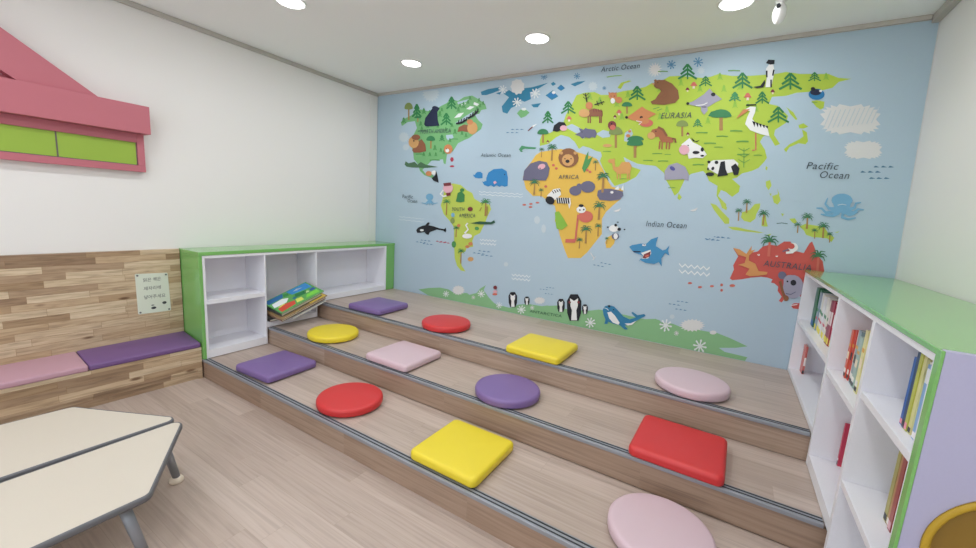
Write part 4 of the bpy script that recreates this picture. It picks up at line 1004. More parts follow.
leafl:2:3469,2174 3462,2224 3458,2224 3464,2174
leafl:2:3457,2225 3451,2207 3457,2204 3463,2221
leafl:2:3458,2222 3468,2203 3473,2206 3463,2224
leafl:2:3459,2210 3449,2193 3455,2189 3465,2206
leafl:2:3460,2206 3474,2188 3479,2191 3464,2210
leafl:2:3461,2195 3447,2178 3452,2174 3466,2191
leafl:2:3462,2191 3481,2172 3484,2176 3466,2195
leafl:2:2839,2243 2833,2298 2827,2298 2833,2243
leafl:2:2827,2299 2819,2279 2826,2276 2834,2295
leafl:2:2827,2295 2839,2275 2846,2278 2833,2298
leafl:2:2829,2283 2816,2264 2822,2259 2835,2278
leafl:2:2829,2278 2847,2257 2852,2261 2835,2282
leafl:2:2831,2266 2813,2248 2819,2242 2837,2261
leafl:2:2831,2261 2854,2240 2858,2245 2836,2266
leafl:2:3131,2224 3125,2276 3120,2277 3126,2224
leafl:2:3119,2277 3113,2259 3119,2256 3126,2274
leafl:2:3120,2274 3131,2255 3137,2257 3125,2277
leafl:2:3122,2262 3110,2244 3116,2240 3127,2258
leafl:2:3122,2258 3138,2238 3143,2242 3127,2262
leafl:2:3124,2247 3108,2229 3113,2224 3129,2241
leafl:2:3124,2242 3145,2222 3149,2226 3128,2246
trunk:3:2160,2086 2152,2176 2133,2177 2141,2087
canopy:4:2086,2171 2087,2182 2092,2191 2100,2199 2112,2205 2125,2209 2139,2209 2154,2207 2168,2202 2180,2195 2189,2186 2196,2176 2199,2166
canopy:4:2199,2166 2192,2162 2172,2160 2144,2160 2115,2162 2094,2166 2086,2171 2094,2175 2114,2177 2142,2177 2170,2174 2191,2170
trunk:3:2879,2288 2872,2355 2857,2356 2865,2289
canopy:4:2823,2352 2824,2360 2827,2367 2833,2373 2841,2377 2851,2379 2862,2379 2873,2377 2883,2374 2892,2368 2900,2361 2904,2354 2907,2346
canopy:4:2907,2346 2902,2343 2887,2342 2866,2343 2845,2345 2829,2349 2823,2352 2828,2355 2844,2356 2865,2355 2885,2353 2901,2349
trunk:3:2980,2017 2973,2086 2950,2087 2958,2018
canopy:4:2896,2083 2897,2089 2900,2095 2905,2100 2913,2105 2923,2108 2934,2110 2946,2112 2959,2112 2971,2111 2984,2108 2995,2105 3006,2101 3014,2095 3021,2090 3025,2084 3027,2078
canopy:4:3027,2078 3022,2075 3009,2074 2988,2073 2963,2074 2938,2075 2916,2078 2901,2080 2896,2083 2901,2085 2915,2087 2936,2087 2961,2087 2986,2085 3008,2083 3022,2080
trunk:3:3569,2122 3554,2231 3532,2232 3546,2123
canopy:4:3478,2226 3478,2235 3480,2243 3483,2250 3489,2257 3497,2262 3506,2267 3516,2269 3527,2271 3538,2271 3550,2269 3561,2266 3572,2262 3582,2256 3591,2249 3598,2242 3604,2234 3608,2226 3610,2217
canopy:4:3610,2217 3606,2214 3596,2212 3579,2210 3557,2211 3534,2212 3512,2215 3494,2218 3482,2222 3478,2226 3481,2229 3493,2232 3510,2233 3532,2232 3555,2231 3576,2228 3594,2224 3605,2221
trunk:3:2985,1939 2972,2053 2950,2054 2963,1940
canopy:4:2897,2045 2898,2056 2901,2066 2907,2075 2915,2083 2925,2089 2937,2093 2950,2095 2963,2094 2977,2091 2989,2086 3001,2080 3010,2071 3018,2062 3023,2052 3026,2041
canopy:4:3026,2041 3021,2037 3006,2034 2983,2032 2957,2033 2931,2035 2911,2039 2899,2043 2899,2047 2909,2051 2929,2053 2954,2054 2981,2052 3004,2049 3020,2045
trunk:3:3311,2092 3300,2179 3286,2180 3297,2092
olive:4:3252,2174 3252,2183 3254,2192 3259,2199 3266,2205 3275,2209 3284,2211 3295,2210 3305,2207 3314,2202 3323,2195 3329,2187 3334,2178 3336,2169
olive:4:3336,2169 3332,2165 3319,2163 3300,2163 3280,2164 3263,2168 3253,2172 3253,2175 3262,2178 3278,2180 3298,2179 3317,2176 3331,2173
trunk:3:2821,2022 2807,2148 2788,2149 2802,2022
olive:4:2742,2139 2742,2152 2745,2164 2751,2175 2759,2183 2769,2189 2780,2193 2793,2194 2806,2191 2818,2187 2829,2179 2839,2170 2847,2159 2852,2147 2855,2134
olive:4:2855,2134 2850,2129 2835,2126 2813,2125 2788,2126 2765,2129 2748,2134 2742,2139 2747,2144 2763,2148 2785,2149 2810,2147 2833,2144 2849,2139
canopy:2:3459,2229 3475,2259 3531,2272 3583,2255 3613,2219 3564,2211
coral:4:2355,2277 2371,2303 2387,2302 2409,2273
cream:4:2374,2276 2390,2275 2393,2257 2374,2259
coral:4:2784,2298 2798,2323 2813,2322 2832,2295
cream:4:2801,2297 2815,2296 2818,2280 2802,2281
coral:4:3313,2454 3327,2480 3341,2479 3362,2449
cream:4:3330,2452 3345,2450 3348,2432 3331,2434
coral:4:3668,2340 3681,2368 3695,2367 3716,2335
cream:4:3685,2338 3699,2337 3703,2318 3686,2319
maroon:4:2762,2268 2772,2284 2781,2283 2794,2265
cream:4:2773,2267 2783,2266 2785,2255 2774,2256
maroon:4:3283,2428 3292,2445 3301,2444 3314,2424
cream:4:3294,2426 3303,2426 3306,2414 3295,2415
maroon:4:3819,2360 3826,2378 3835,2377 3848,2357
cream:4:3829,2359 3838,2358 3840,2346 3830,2347
maroon:4:3327,2104 3335,2120 3343,2119 3355,2103
cream:4:3337,2104 3345,2103 3347,2093 3338,2094
maroon:4:2182,2093 2191,2107 2199,2107 2211,2092
cream:4:2192,2093 2201,2092 2202,2083 2192,2084
brown:4:2547,2289 2556,2341 2598,2351 2670,2326 2675,2280
tan:5:2562,2314 2557,2297 2541,2286 2516,2283 2491,2289 2471,2303 2463,2321 2468,2339 2485,2350 2509,2353 2534,2346 2554,2332
fox:4:2579,2383 2582,2363 2573,2348 2555,2343 2536,2350 2521,2367 2518,2387 2527,2402 2545,2407 2565,2400
brown:4:2544,2302 2551,2235 2561,2234 2554,2302
brown:4:2563,2301 2570,2234 2580,2233 2573,2300
brown:4:2644,2295 2650,2229 2660,2228 2653,2295
brown:4:2658,2294 2664,2228 2674,2227 2667,2294
maroon:5:2589,2345 2595,2321 2601,2321 2594,2346
maroon:5:2610,2343 2617,2319 2622,2320 2615,2344
maroon:5:2631,2342 2638,2318 2643,2318 2637,2342
maroon:5:2652,2340 2659,2316 2664,2317 2657,2341
black:5:2533,2406 2511,2479 2503,2478 2524,2406
black:5:2597,2374 2678,2394 2675,2401 2593,2382
black:5:2484,2476 2514,2454 2542,2476 2538,2480 2513,2459 2487,2480
black:5:2489,2449 2519,2427 2547,2449 2543,2453 2518,2432 2492,2453
black:5:2610,2409 2618,2384 2632,2365 2636,2367 2624,2386 2616,2410
black:5:2642,2414 2650,2390 2663,2370 2668,2372 2655,2391 2647,2415
fox:4:2777,2433 2774,2419 2760,2409 2741,2409 2722,2417 2709,2432 2708,2448 2717,2460 2734,2465 2754,2461 2770,2449
fox:4:2823,2397 2820,2383 2806,2375 2788,2376 2772,2387 2765,2403 2769,2417 2783,2425 2801,2424 2816,2413
white:5:2766,2396 2762,2380 2749,2374 2735,2382 2728,2399 2732,2415 2744,2421 2758,2413
fox:4:2709,2446 2702,2473 2731,2457
fox:4:2773,2440 2770,2466 2751,2455
black:6:2733,2435 2732,2432 2729,2432 2726,2434 2725,2437 2728,2439 2731,2438
black:6:2760,2432 2759,2430 2756,2429 2753,2431 2752,2435 2755,2437 2758,2436
fox:4:2872,2258 2925,2294 2984,2334 3011,2313 3096,2270 3044,2242 2984,2221 2919,2234
black:6:2884,2258 2881,2249 2871,2248 2863,2254 2861,2265 2869,2270 2879,2267
black:5:3001,2249 2997,2239 2987,2238 2978,2245 2976,2256 2984,2262 2995,2259
coral:4:3082,2203 3078,2190 3065,2180 3045,2176 3021,2177 3000,2184 2984,2196 2977,2209 2981,2222 2994,2232 3015,2236 3038,2235 3059,2227 3075,2216
fox:5:3054,2221 3050,2209 3037,2201 3017,2198 2996,2201 2977,2209 2965,2220 2964,2232 2973,2242 2990,2248 3012,2248 3032,2242 3047,2233
white:5:2952,2224 2995,2213 2972,2199 2977,2194 3000,2216 2952,2230
black:4:2236,2186 2244,2233 2290,2261 2342,2253 2361,2226 2322,2189 2280,2176
pink:5:2372,2202 2367,2188 2351,2180 2329,2181 2311,2191 2303,2206 2309,2220 2325,2228 2346,2227 2364,2217
slate:4:2445,2145 2495,2163 2477,2198 2522,2182 2535,2195 2558,2187 2623,2177 2641,2143 2630,2110 2601,2118 2580,2108 2536,2120 2515,2108 2491,2129
black:6:2514,2162 2513,2159 2509,2159 2506,2161 2505,2165 2508,2167 2512,2166
maroon:5:2797,2200 2794,2181 2781,2168 2761,2166 2742,2176 2729,2194 2727,2215 2736,2232 2753,2239 2773,2235 2790,2221
coral:6:2794,2185 2790,2172 2776,2165 2759,2169 2747,2180 2746,2195 2755,2205 2771,2207 2787,2199
black:7:2764,2215 2762,2210 2756,2209 2751,2213 2750,2219 2755,2222 2761,2221
fox:3:2922,2149 2919,2142 2911,2139 2901,2142 2896,2150 2899,2157 2908,2160 2918,2156
fox:3:2919,2114 2914,2105 2902,2102 2888,2106 2882,2116 2886,2125 2899,2128 2912,2124
tan:3:2777,2042 2772,2035 2756,2030 2734,2030 2714,2033 2702,2040 2701,2048 2712,2054 2732,2056 2753,2054 2770,2049
eur:2:2773,2497 2796,2533 2859,2545 2879,2536 2823,2524 2801,2484
leafl:2:2677,2587 2737,2589 2797,2585 2796,2591 2736,2596 2675,2594
bear:4:3060,2486 3061,2522 3127,2518 3184,2485 3232,2433 3249,2372 3224,2342 3149,2333 3058,2346 3043,2366 3078,2381 3093,2410 3113,2438 3079,2472
bear:4:3134,2484 3130,2468 3117,2457 3097,2455 3076,2461 3059,2475 3052,2493 3055,2510 3069,2520 3089,2523 3110,2516 3126,2502
bear:4:3073,2517 3070,2510 3063,2508 3055,2512 3051,2520 3053,2527 3061,2529 3069,2525
tan:5:3059,2495 3056,2490 3050,2488 3043,2491 3039,2497 3041,2502 3048,2503 3055,2500
black:6:3085,2501 3084,2499 3081,2498 3079,2501 3078,2504 3081,2506 3084,2504
brown:5:3133,2448 3150,2406 3107,2375 3111,2370 3155,2403 3138,2449
greyl:4:3305,2328 3353,2345 3413,2386 3446,2423 3465,2398 3535,2341 3491,2319 3457,2296 3425,2293 3369,2306
black:5:3489,2377 3486,2367 3476,2364 3465,2369 3459,2379 3462,2389 3472,2392 3483,2387
black:6:3323,2328 3320,2320 3312,2318 3304,2325 3303,2334 3309,2339 3318,2336
white:5:3369,2306 3419,2308 3446,2321 3443,2326 3416,2314 3368,2312
greyl:4:3405,2300 3446,2297 3452,2267 3432,2240 3408,2271
black:5:3409,2294 3441,2291 3441,2296 3408,2299
leaf:3:3069,2306 3116,2317 3114,2322 3067,2311
leaf:3:3102,2292 3136,2304 3134,2308 3099,2296
horse:4:3066,2116 3080,2153 3122,2163 3159,2155 3195,2098 3238,2084 3248,2053 3237,2047 3159,2056 3136,2095 3105,2096
tan:5:3109,2106 3106,2090 3092,2080 3074,2081 3058,2092 3050,2108 3054,2124 3068,2134 3086,2133 3102,2122
horse:4:3143,2064 3145,2001 3156,2000 3154,2062
horse:4:3162,2063 3165,2001 3175,1999 3173,2062
horse:4:3194,2062 3197,2000 3208,1999 3205,2060
horse:4:3214,2061 3217,1999 3228,1998 3225,2060
bear:5:3118,2162 3154,2143 3189,2094 3202,2102 3165,2155 3124,2177
bear:5:3233,2071 3252,2070 3257,2046 3270,2047 3261,2079 3233,2085
black:6:3115,2139 3114,2135 3110,2134 3106,2137 3105,2142 3108,2144 3113,2143
white:4:3773,2517 3788,2545 3812,2538 3826,2491 3822,2440 3822,2394 3786,2395 3786,2457
black:5:3768,2553 3778,2574 3815,2567 3817,2541 3794,2540
black:5:3715,2405 3756,2408 3776,2445 3782,2425 3775,2396 3740,2394
black:5:3774,2504 3781,2460 3790,2459 3784,2503
black:5:3815,2506 3814,2468 3823,2465 3824,2503
black:5:3808,2442 3815,2392 3824,2391 3817,2441
white:4:3682,2255 3715,2275 3749,2270 3750,2236 3739,2190 3760,2165 3834,2137 3855,2069 3800,2085 3737,2115 3701,2158 3707,2205 3719,2245
fox:5:3639,2196 3675,2258 3717,2259 3696,2237
black:6:3690,2282 3750,2280 3749,2288 3689,2291
black:5:3740,2176 3761,2168 3760,2134
black:5:3761,2167 3780,2160 3780,2130
black:5:3781,2157 3800,2152 3799,2127
black:5:3801,2148 3820,2144 3818,2123
black:5:3821,2139 3839,2137 3837,2119
coral:4:3769,2093 3785,1980 3767,1982 3769,1972 3793,1978 3777,2093
blue:4:4116,2319 4115,2305 4106,2294 4092,2288 4075,2288 4058,2294 4043,2305 4034,2319 4032,2334 4037,2347 4049,2355 4065,2358 4082,2355 4099,2346 4110,2333
navy:5:4097,2333 4094,2323 4085,2317 4070,2316 4055,2320 4043,2328 4038,2339 4040,2348 4050,2355 4064,2356 4079,2352 4091,2343
black:6:4063,2356 4061,2348 4053,2345 4043,2349 4038,2359 4040,2367 4049,2370 4058,2365
white:6:4101,2340 4099,2335 4094,2333 4087,2336 4084,2342 4086,2347 4091,2348 4098,2346
cloud:2:4391,2146 4417,2112 4394,2106 4414,2086 4386,2089 4401,2070 4371,2079 4377,2061 4345,2074 4336,2058 4280,2075 4228,2063 4213,2080 4183,2070 4184,2089 4154,2083 4163,2101 4134,2101 4150,2120 4121,2129 4140,2162 4110,2199 4137,2204 4115,2226 4145,2222 4130,2242 4162,2232 4156,2250 4190,2236 4200,2252 4256,2233 4307,2243 4321,2225 4350,2234 4350,2217 4377,2222 4368,2205 4395,2204 4381,2187 4407,2178
cloud:2:4435,1961 4452,1941 4437,1937 4450,1925 4433,1927 4441,1915 4423,1920 4426,1909 4407,1916 4401,1907 4367,1916 4335,1908 4326,1918 4307,1911 4307,1922 4289,1918 4295,1929 4277,1928 4287,1940 4269,1945 4281,1966 4263,1987 4279,1991 4266,2003 4284,2001 4275,2013 4294,2008 4291,2019 4311,2011 4317,2021 4352,2011 4383,2019 4392,2008 4410,2014 4410,2004 4427,2008 4422,1997 4438,1997 4429,1986 4446,1981
cloudb:3:4142,2100 4166,2214 4162,2217 4138,2102
cloudb:3:4167,2102 4190,2215 4186,2217 4163,2104
cloudb:3:4191,2105 4214,2216 4210,2218 4187,2107
cloudb:3:4214,2107 4237,2216 4233,2219 4210,2109
cloudb:3:4238,2109 4260,2217 4257,2219 4234,2112
cloudb:3:4261,2112 4284,2218 4280,2220 4257,2114
cloudb:3:4284,2114 4306,2218 4303,2221 4280,2116
cloudb:3:4307,2116 4329,2219 4325,2221 4303,2119
cloudb:3:4329,2119 4351,2220 4348,2222 4326,2121
cloudb:3:4352,2121 4374,2220 4370,2222 4348,2123
cloudb:3:4374,2123 4396,2221 4392,2223 4370,2126
white:4:3304,2031 3355,2078 3382,2047 3441,2015 3487,1954 3463,1928 3413,1932 3369,1926 3350,1981
pink:5:3366,1991 3364,1973 3352,1959 3334,1955 3315,1960 3300,1974 3293,1993 3296,2011 3308,2024 3325,2028 3344,2023 3359,2009
black:5:3366,2083 3398,2052 3430,2060 3409,2046 3381,2055
black:5:3438,1970 3434,1963 3422,1959 3407,1959 3394,1963 3389,1971 3393,1978 3404,1982 3420,1981 3432,1977
black:5:3464,1990 3462,1979 3455,1974 3446,1979 3442,1991 3443,2003 3451,2007 3459,2002
black:5:3472,1945 3468,1940 3459,1938 3450,1940 3445,1945 3448,1950 3458,1952 3467,1950
black:6:3358,2023 3356,2020 3353,2019 3349,2022 3349,2026 3351,2028 3355,2027
white:4:3505,1853 3505,1894 3535,1912 3614,1914 3665,1916 3697,1886 3696,1835 3647,1821 3575,1811
black:5:3584,1899 3610,1905 3623,1846 3644,1805 3577,1793 3581,1846
black:5:3654,1864 3679,1887 3709,1852 3705,1806 3680,1805
black:5:3555,1811 3551,1803 3540,1798 3525,1797 3510,1800 3500,1807 3499,1815 3507,1822 3521,1825 3537,1824 3549,1819
black:5:3519,1899 3516,1891 3509,1888 3501,1892 3497,1899 3499,1907 3506,1910 3514,1907
black:5:3570,1896 3568,1887 3559,1883 3550,1887 3545,1896 3547,1905 3556,1909 3565,1905
black:5:3549,1847 3543,1840 3535,1840 3530,1848 3531,1858 3537,1865 3544,1865 3549,1857
black:5:3515,1849 3514,1841 3510,1838 3505,1841 3502,1849 3503,1857 3507,1860 3512,1857
camel:4:2792,1909 2809,1942 2824,1869 2851,1869 2873,1908 2932,1907 2956,1875 2949,1816 2850,1811 2806,1849
camel:4:2812,1916 2807,1905 2791,1899 2773,1901 2760,1910 2758,1922 2769,1931 2788,1933 2804,1927
camel:4:2841,1825 2846,1771 2857,1771 2851,1825
camel:4:2863,1825 2869,1772 2880,1772 2874,1825
camel:4:2923,1825 2929,1772 2940,1772 2934,1825
camel:4:2939,1825 2945,1772 2955,1772 2949,1825
greyl:4:3218,1766 3210,1835 3234,1879 3291,1897 3352,1866 3384,1810 3388,1761 3352,1773
indigo:5:3284,1842 3276,1837 3262,1839 3250,1848 3244,1860 3248,1869 3259,1871 3273,1864 3283,1853
slate:4:1971,1749 1979,1840 2038,1904 2125,1928 2203,1914 2236,1859 2229,1791 2207,1751
pink:5:2192,1887 2192,1872 2178,1858 2156,1850 2134,1852 2120,1863 2121,1878 2135,1893 2157,1900 2179,1898
black:6:2149,1859 2147,1855 2141,1854 2137,1857 2136,1862 2140,1865 2146,1864
bear:4:2500,1947 2497,1919 2484,1895 2461,1877 2432,1867 2399,1867 2367,1877 2340,1896 2321,1922 2312,1951 2316,1979 2330,2004 2353,2022 2383,2031 2416,2030 2447,2019 2473,2000 2492,1975
tan:5:2462,1929 2458,1906 2442,1888 2417,1879 2389,1883 2365,1897 2350,1919 2348,1943 2359,1965 2380,1978 2407,1980 2434,1971 2453,1953
black:6:2423,1919 2418,1908 2404,1904 2389,1908 2382,1919 2387,1930 2401,1934 2416,1929
black:6:2382,1942 2380,1937 2375,1936 2370,1939 2370,1944 2374,1947 2379,1946
black:6:2439,1941 2437,1936 2432,1935 2427,1939 2427,1943 2431,1946 2436,1945
tan:5:2354,1991 2350,1981 2339,1977 2327,1981 2321,1992 2325,2003 2336,2007 2348,2002
tan:5:2482,1988 2478,1978 2468,1974 2456,1979 2450,1989 2454,2000 2465,2004 2476,1999
slate:4:2554,1667 2549,1647 2533,1632 2509,1624 2482,1626 2458,1636 2444,1654 2442,1674 2453,1692 2474,1704 2501,1707 2526,1700 2545,1686
slate:4:2672,1703 2668,1681 2652,1663 2627,1653 2597,1652 2570,1661 2549,1678 2540,1700 2545,1722 2562,1740 2587,1750 2617,1751 2644,1741 2664,1724
slate:4:2552,1704 2548,1687 2535,1678 2518,1681 2506,1694 2505,1713 2514,1727 2530,1730 2545,1721
slate:4:2696,1629 2699,1671 2740,1688 2809,1690 2906,1669 2916,1636 2887,1601 2806,1589 2721,1595
white:5:2833,1660 2829,1653 2820,1649 2810,1652 2805,1660 2808,1667 2818,1671 2828,1668
white:5:2837,1685 2867,1715 2878,1682
white:5:2891,1682 2906,1729 2915,1676
white:4:2230,1613 2289,1674 2352,1685 2368,1627 2309,1576
black:5:2309,1553 2294,1539 2269,1536 2244,1544 2225,1562 2220,1583 2230,1601 2251,1610 2277,1607 2299,1593 2311,1573
white:4:2317,1602 2457,1601 2468,1553 2458,1504 2441,1552 2337,1552
black:5:2326,1598 2340,1547 2352,1549 2339,1600
black:5:2347,1598 2361,1548 2373,1550 2360,1601
black:5:2368,1599 2382,1549 2394,1551 2381,1601
black:5:2389,1600 2402,1550 2415,1552 2401,1602
black:5:2410,1600 2423,1550 2435,1553 2422,1603
black:5:2431,1601 2444,1551 2456,1554 2443,1603
black:5:2277,1658 2296,1635 2303,1639 2283,1662
black:5:2297,1664 2317,1641 2323,1646 2304,1669
black:5:2318,1671 2337,1648 2344,1652 2325,1675
black:5:2339,1677 2358,1654 2364,1658 2345,1681
coral:4:2679,1449 2675,1426 2659,1408 2633,1396 2604,1394 2576,1402 2555,1419 2546,1441 2551,1464 2568,1483 2593,1494 2623,1496 2651,1487 2671,1471
coral:4:2535,1461 2532,1227 2550,1227 2553,1460
coral:4:2450,1202 2542,1210 2539,1243 2447,1235
white:5:2611,1506 2606,1489 2589,1477 2565,1473 2541,1479 2527,1493 2525,1510 2537,1525 2559,1534 2583,1532 2603,1522
black:6:2588,1539 2583,1530 2570,1525 2554,1526 2542,1532 2542,1542 2551,1549 2567,1551 2582,1547
black:6:2564,1500 2562,1494 2555,1492 2549,1496 2549,1502 2554,1507 2561,1506
black:6:2599,1505 2597,1499 2591,1497 2585,1501 2584,1508 2589,1512 2596,1511
trunk:4:2150,1957 2148,1998 2146,2027 2140,2027 2141,1999 2141,1958
palmd:4:2143,2030 2125,2032 2116,2021 2117,2020 2127,2028 2143,2024
palmd:4:2145,2029 2130,2040 2115,2035 2116,2033 2130,2036 2141,2025
palmd:4:2147,2027 2140,2043 2125,2045 2125,2044 2137,2041 2139,2026
palmd:4:2146,2025 2152,2038 2165,2037 2165,2038 2149,2042 2140,2029
palmd:4:2145,2024 2158,2030 2171,2022 2172,2023 2159,2034 2142,2030
palmd:4:2142,2024 2159,2021 2166,2010 2167,2010 2161,2024 2144,2030
palmd:4:2142,2030 2125,2025 2122,2012 2123,2011 2128,2022 2144,2024
trunk:4:2258,1926 2255,1993 2251,2041 2239,2041 2240,1994 2241,1927
palmd:4:2246,2047 2212,2050 2194,2029 2196,2027 2215,2043 2245,2035
palmd:4:2250,2045 2221,2066 2193,2056 2194,2053 2220,2058 2241,2037
palmd:4:2252,2042 2240,2072 2212,2076 2211,2073 2234,2067 2238,2040
palmd:4:2251,2038 2261,2062 2286,2060 2286,2063 2256,2069 2239,2044
palmd:4:2248,2035 2274,2046 2298,2032 2299,2034 2274,2053 2242,2047
palmd:4:2244,2035 2274,2030 2287,2009 2290,2010 2279,2035 2246,2047
palmd:4:2243,2047 2212,2037 2206,2012 2208,2011 2218,2031 2247,2035
trunk:4:2663,1839 2661,1880 2658,1909 2652,1909 2653,1880 2654,1839
palmd:4:2655,1912 2637,1914 2628,1901 2629,1900 2639,1910 2655,1905
palmd:4:2657,1911 2642,1922 2627,1916 2628,1915 2641,1918 2653,1906
palmd:4:2659,1909 2652,1926 2637,1928 2637,1927 2649,1923 2651,1908
palmd:4:2658,1907 2663,1921 2677,1920 2677,1922 2661,1925 2652,1910
palmd:4:2657,1905 2670,1912 2683,1904 2684,1905 2671,1916 2653,1912
palmd:4:2654,1905 2671,1903 2678,1891 2679,1891 2673,1906 2656,1912
palmd:4:2654,1912 2637,1906 2634,1892 2636,1891 2641,1903 2656,1905
trunk:4:2748,1656 2743,1734 2738,1788 2725,1789 2727,1734 2729,1657
palmd:4:2732,1796 2695,1798 2676,1772 2678,1770 2698,1790 2731,1781
palmd:4:2736,1794 2705,1816 2675,1804 2676,1801 2704,1808 2727,1783
palmd:4:2739,1790 2725,1824 2694,1828 2694,1825 2719,1819 2724,1787
palmd:4:2738,1785 2748,1814 2776,1813 2776,1816 2743,1821 2725,1792
palmd:4:2735,1782 2763,1796 2789,1780 2790,1782 2763,1804 2728,1795
palmd:4:2730,1781 2763,1776 2778,1752 2781,1753 2768,1783 2733,1795
palmd:4:2729,1795 2696,1783 2689,1752 2692,1751 2702,1776 2734,1781
trunk:4:2740,1424 2736,1494 2732,1543 2719,1543 2720,1494 2721,1424
palmd:4:2726,1550 2688,1551 2669,1524 2671,1522 2692,1543 2725,1535
palmd:4:2730,1548 2699,1570 2668,1556 2669,1553 2697,1562 2720,1537
palmd:4:2733,1544 2719,1579 2688,1582 2687,1579 2712,1573 2718,1541
palmd:4:2732,1539 2742,1569 2770,1569 2770,1572 2737,1577 2718,1546
palmd:4:2729,1536 2757,1551 2783,1536 2785,1538 2757,1560 2722,1550
palmd:4:2724,1535 2757,1532 2772,1507 2775,1509 2763,1539 2727,1550
palmd:4:2723,1550 2689,1535 2682,1504 2685,1503 2695,1529 2728,1535
trunk:4:2645,1212 2641,1284 2637,1335 2624,1334 2626,1284 2627,1212
palmd:4:2631,1342 2596,1342 2577,1316 2580,1314 2599,1334 2630,1328
palmd:4:2635,1340 2605,1360 2576,1345 2578,1343 2604,1351 2626,1329
palmd:4:2637,1336 2625,1369 2595,1370 2595,1367 2619,1363 2624,1333
palmd:4:2637,1332 2646,1360 2673,1361 2673,1363 2642,1367 2624,1338
palmd:4:2634,1328 2660,1344 2685,1330 2686,1332 2660,1352 2627,1341
palmd:4:2629,1328 2661,1325 2674,1303 2677,1304 2665,1332 2632,1341
palmd:4:2628,1341 2596,1327 2590,1297 2593,1297 2602,1321 2633,1328
trunk:4:2744,1283 2741,1335 2738,1371 2730,1370 2731,1334 2733,1282
palmd:4:2734,1375 2712,1375 2701,1359 2702,1358 2714,1370 2733,1366
palmd:4:2736,1374 2718,1387 2700,1378 2701,1376 2717,1381 2731,1367
palmd:4:2738,1372 2730,1392 2712,1393 2712,1391 2726,1388 2729,1370
palmd:4:2738,1369 2744,1387 2760,1387 2760,1389 2741,1391 2730,1373
palmd:4:2736,1367 2752,1376 2768,1368 2769,1369 2752,1381 2732,1375
palmd:4:2733,1366 2752,1365 2761,1351 2763,1351 2755,1369 2734,1375
palmd:4:2732,1375 2712,1366 2709,1347 2710,1347 2716,1362 2735,1366
trunk:4:2589,1162 2587,1206 2584,1237 2577,1236 2577,1206 2578,1162
palmd:4:2581,1241 2559,1241 2548,1224 2549,1223 2561,1236 2580,1232
palmd:4:2583,1240 2565,1252 2547,1243 2548,1241 2564,1247 2578,1233
palmd:4:2585,1238 2577,1258 2559,1258 2559,1256 2573,1254 2576,1235
palmd:4:2584,1235 2590,1252 2607,1253 2607,1255 2587,1257 2576,1238
palmd:4:2582,1233 2599,1242 2614,1234 2615,1236 2599,1248 2578,1240
palmd:4:2580,1232 2599,1231 2608,1218 2609,1218 2602,1235 2581,1241
palmd:4:2579,1241 2559,1232 2555,1213 2557,1213 2563,1228 2582,1233
trunk:4:2110,1619 2107,1685 2104,1730 2092,1731 2092,1685 2092,1620
palmd:4:2099,1737 2063,1739 2043,1716 2046,1714 2066,1732 2097,1724
palmd:4:2103,1735 2073,1755 2043,1744 2044,1741 2071,1748 2093,1726
palmd:4:2105,1732 2093,1763 2063,1765 2063,1763 2086,1757 2091,1729
palmd:4:2105,1727 2115,1753 2142,1753 2142,1755 2110,1760 2091,1734
palmd:4:2101,1724 2128,1737 2153,1723 2155,1725 2129,1745 2095,1737
palmd:4:2097,1724 2129,1720 2142,1699 2145,1700 2134,1726 2099,1737
palmd:4:2096,1737 2063,1725 2056,1698 2059,1697 2069,1719 2100,1724
trunk:4:2178,1597 2176,1635 2174,1662 2168,1662 2168,1636 2168,1598
palmd:4:2171,1665 2153,1666 2143,1654 2144,1653 2154,1662 2170,1659
palmd:4:2173,1665 2158,1675 2143,1669 2144,1667 2157,1671 2168,1660
palmd:4:2174,1663 2168,1679 2153,1680 2153,1679 2165,1676 2167,1661
palmd:4:2174,1660 2179,1674 2193,1674 2193,1675 2177,1677 2167,1664
palmd:4:2172,1659 2186,1666 2199,1659 2200,1660 2187,1670 2169,1665
palmd:4:2170,1659 2187,1657 2194,1646 2195,1646 2189,1660 2172,1665
palmd:4:2170,1665 2153,1659 2150,1645 2151,1645 2156,1656 2172,1659
leaf:3:2539,1858 2562,1959 2582,2004 2584,1931 2625,1958 2600,1885 2562,1820
leafl:4:2338,1380 2323,1468 2361,1480 2408,1423 2456,1358 2408,1315 2354,1321
coral:3:2285,1888 2281,1880 2271,1876 2260,1880 2255,1888 2258,1896 2269,1899 2280,1896
coral:3:2315,1859 2311,1850 2301,1847 2290,1851 2285,1859 2289,1867 2299,1870 2310,1867
coral:3:2602,1843 2599,1835 2590,1832 2580,1835 2575,1843 2578,1851 2588,1854 2598,1850
coral:3:2627,1828 2624,1820 2615,1817 2605,1820 2600,1828 2603,1836 2613,1839 2622,1836
coral:3:2227,1698 2223,1690 2213,1686 2202,1689 2196,1698 2200,1706 2211,1710 2222,1707
trunk:4:2749,1688 2745,1748 2741,1790 2731,1791 2732,1749 2733,1689
palmd:4:2736,1796 2706,1799 2690,1777 2692,1776 2709,1792 2735,1785
palmd:4:2740,1795 2714,1814 2689,1803 2690,1801 2713,1807 2732,1786
palmd:4:2742,1792 2731,1820 2705,1823 2705,1821 2725,1815 2730,1789
palmd:4:2742,1788 2750,1811 2772,1811 2772,1813 2745,1818 2730,1793
palmd:4:2739,1785 2761,1797 2783,1783 2784,1785 2762,1804 2733,1796
palmd:4:2735,1785 2762,1781 2774,1761 2776,1762 2766,1786 2737,1796
palmd:4:2734,1796 2706,1786 2701,1761 2704,1760 2712,1780 2738,1785
white:4:2909,1363 2904,1347 2887,1335 2865,1331 2843,1336 2828,1349 2827,1366 2838,1381 2858,1389 2882,1388 2900,1379
black:5:2892,1390 2890,1382 2881,1377 2873,1380 2868,1389 2871,1398 2879,1402 2888,1399
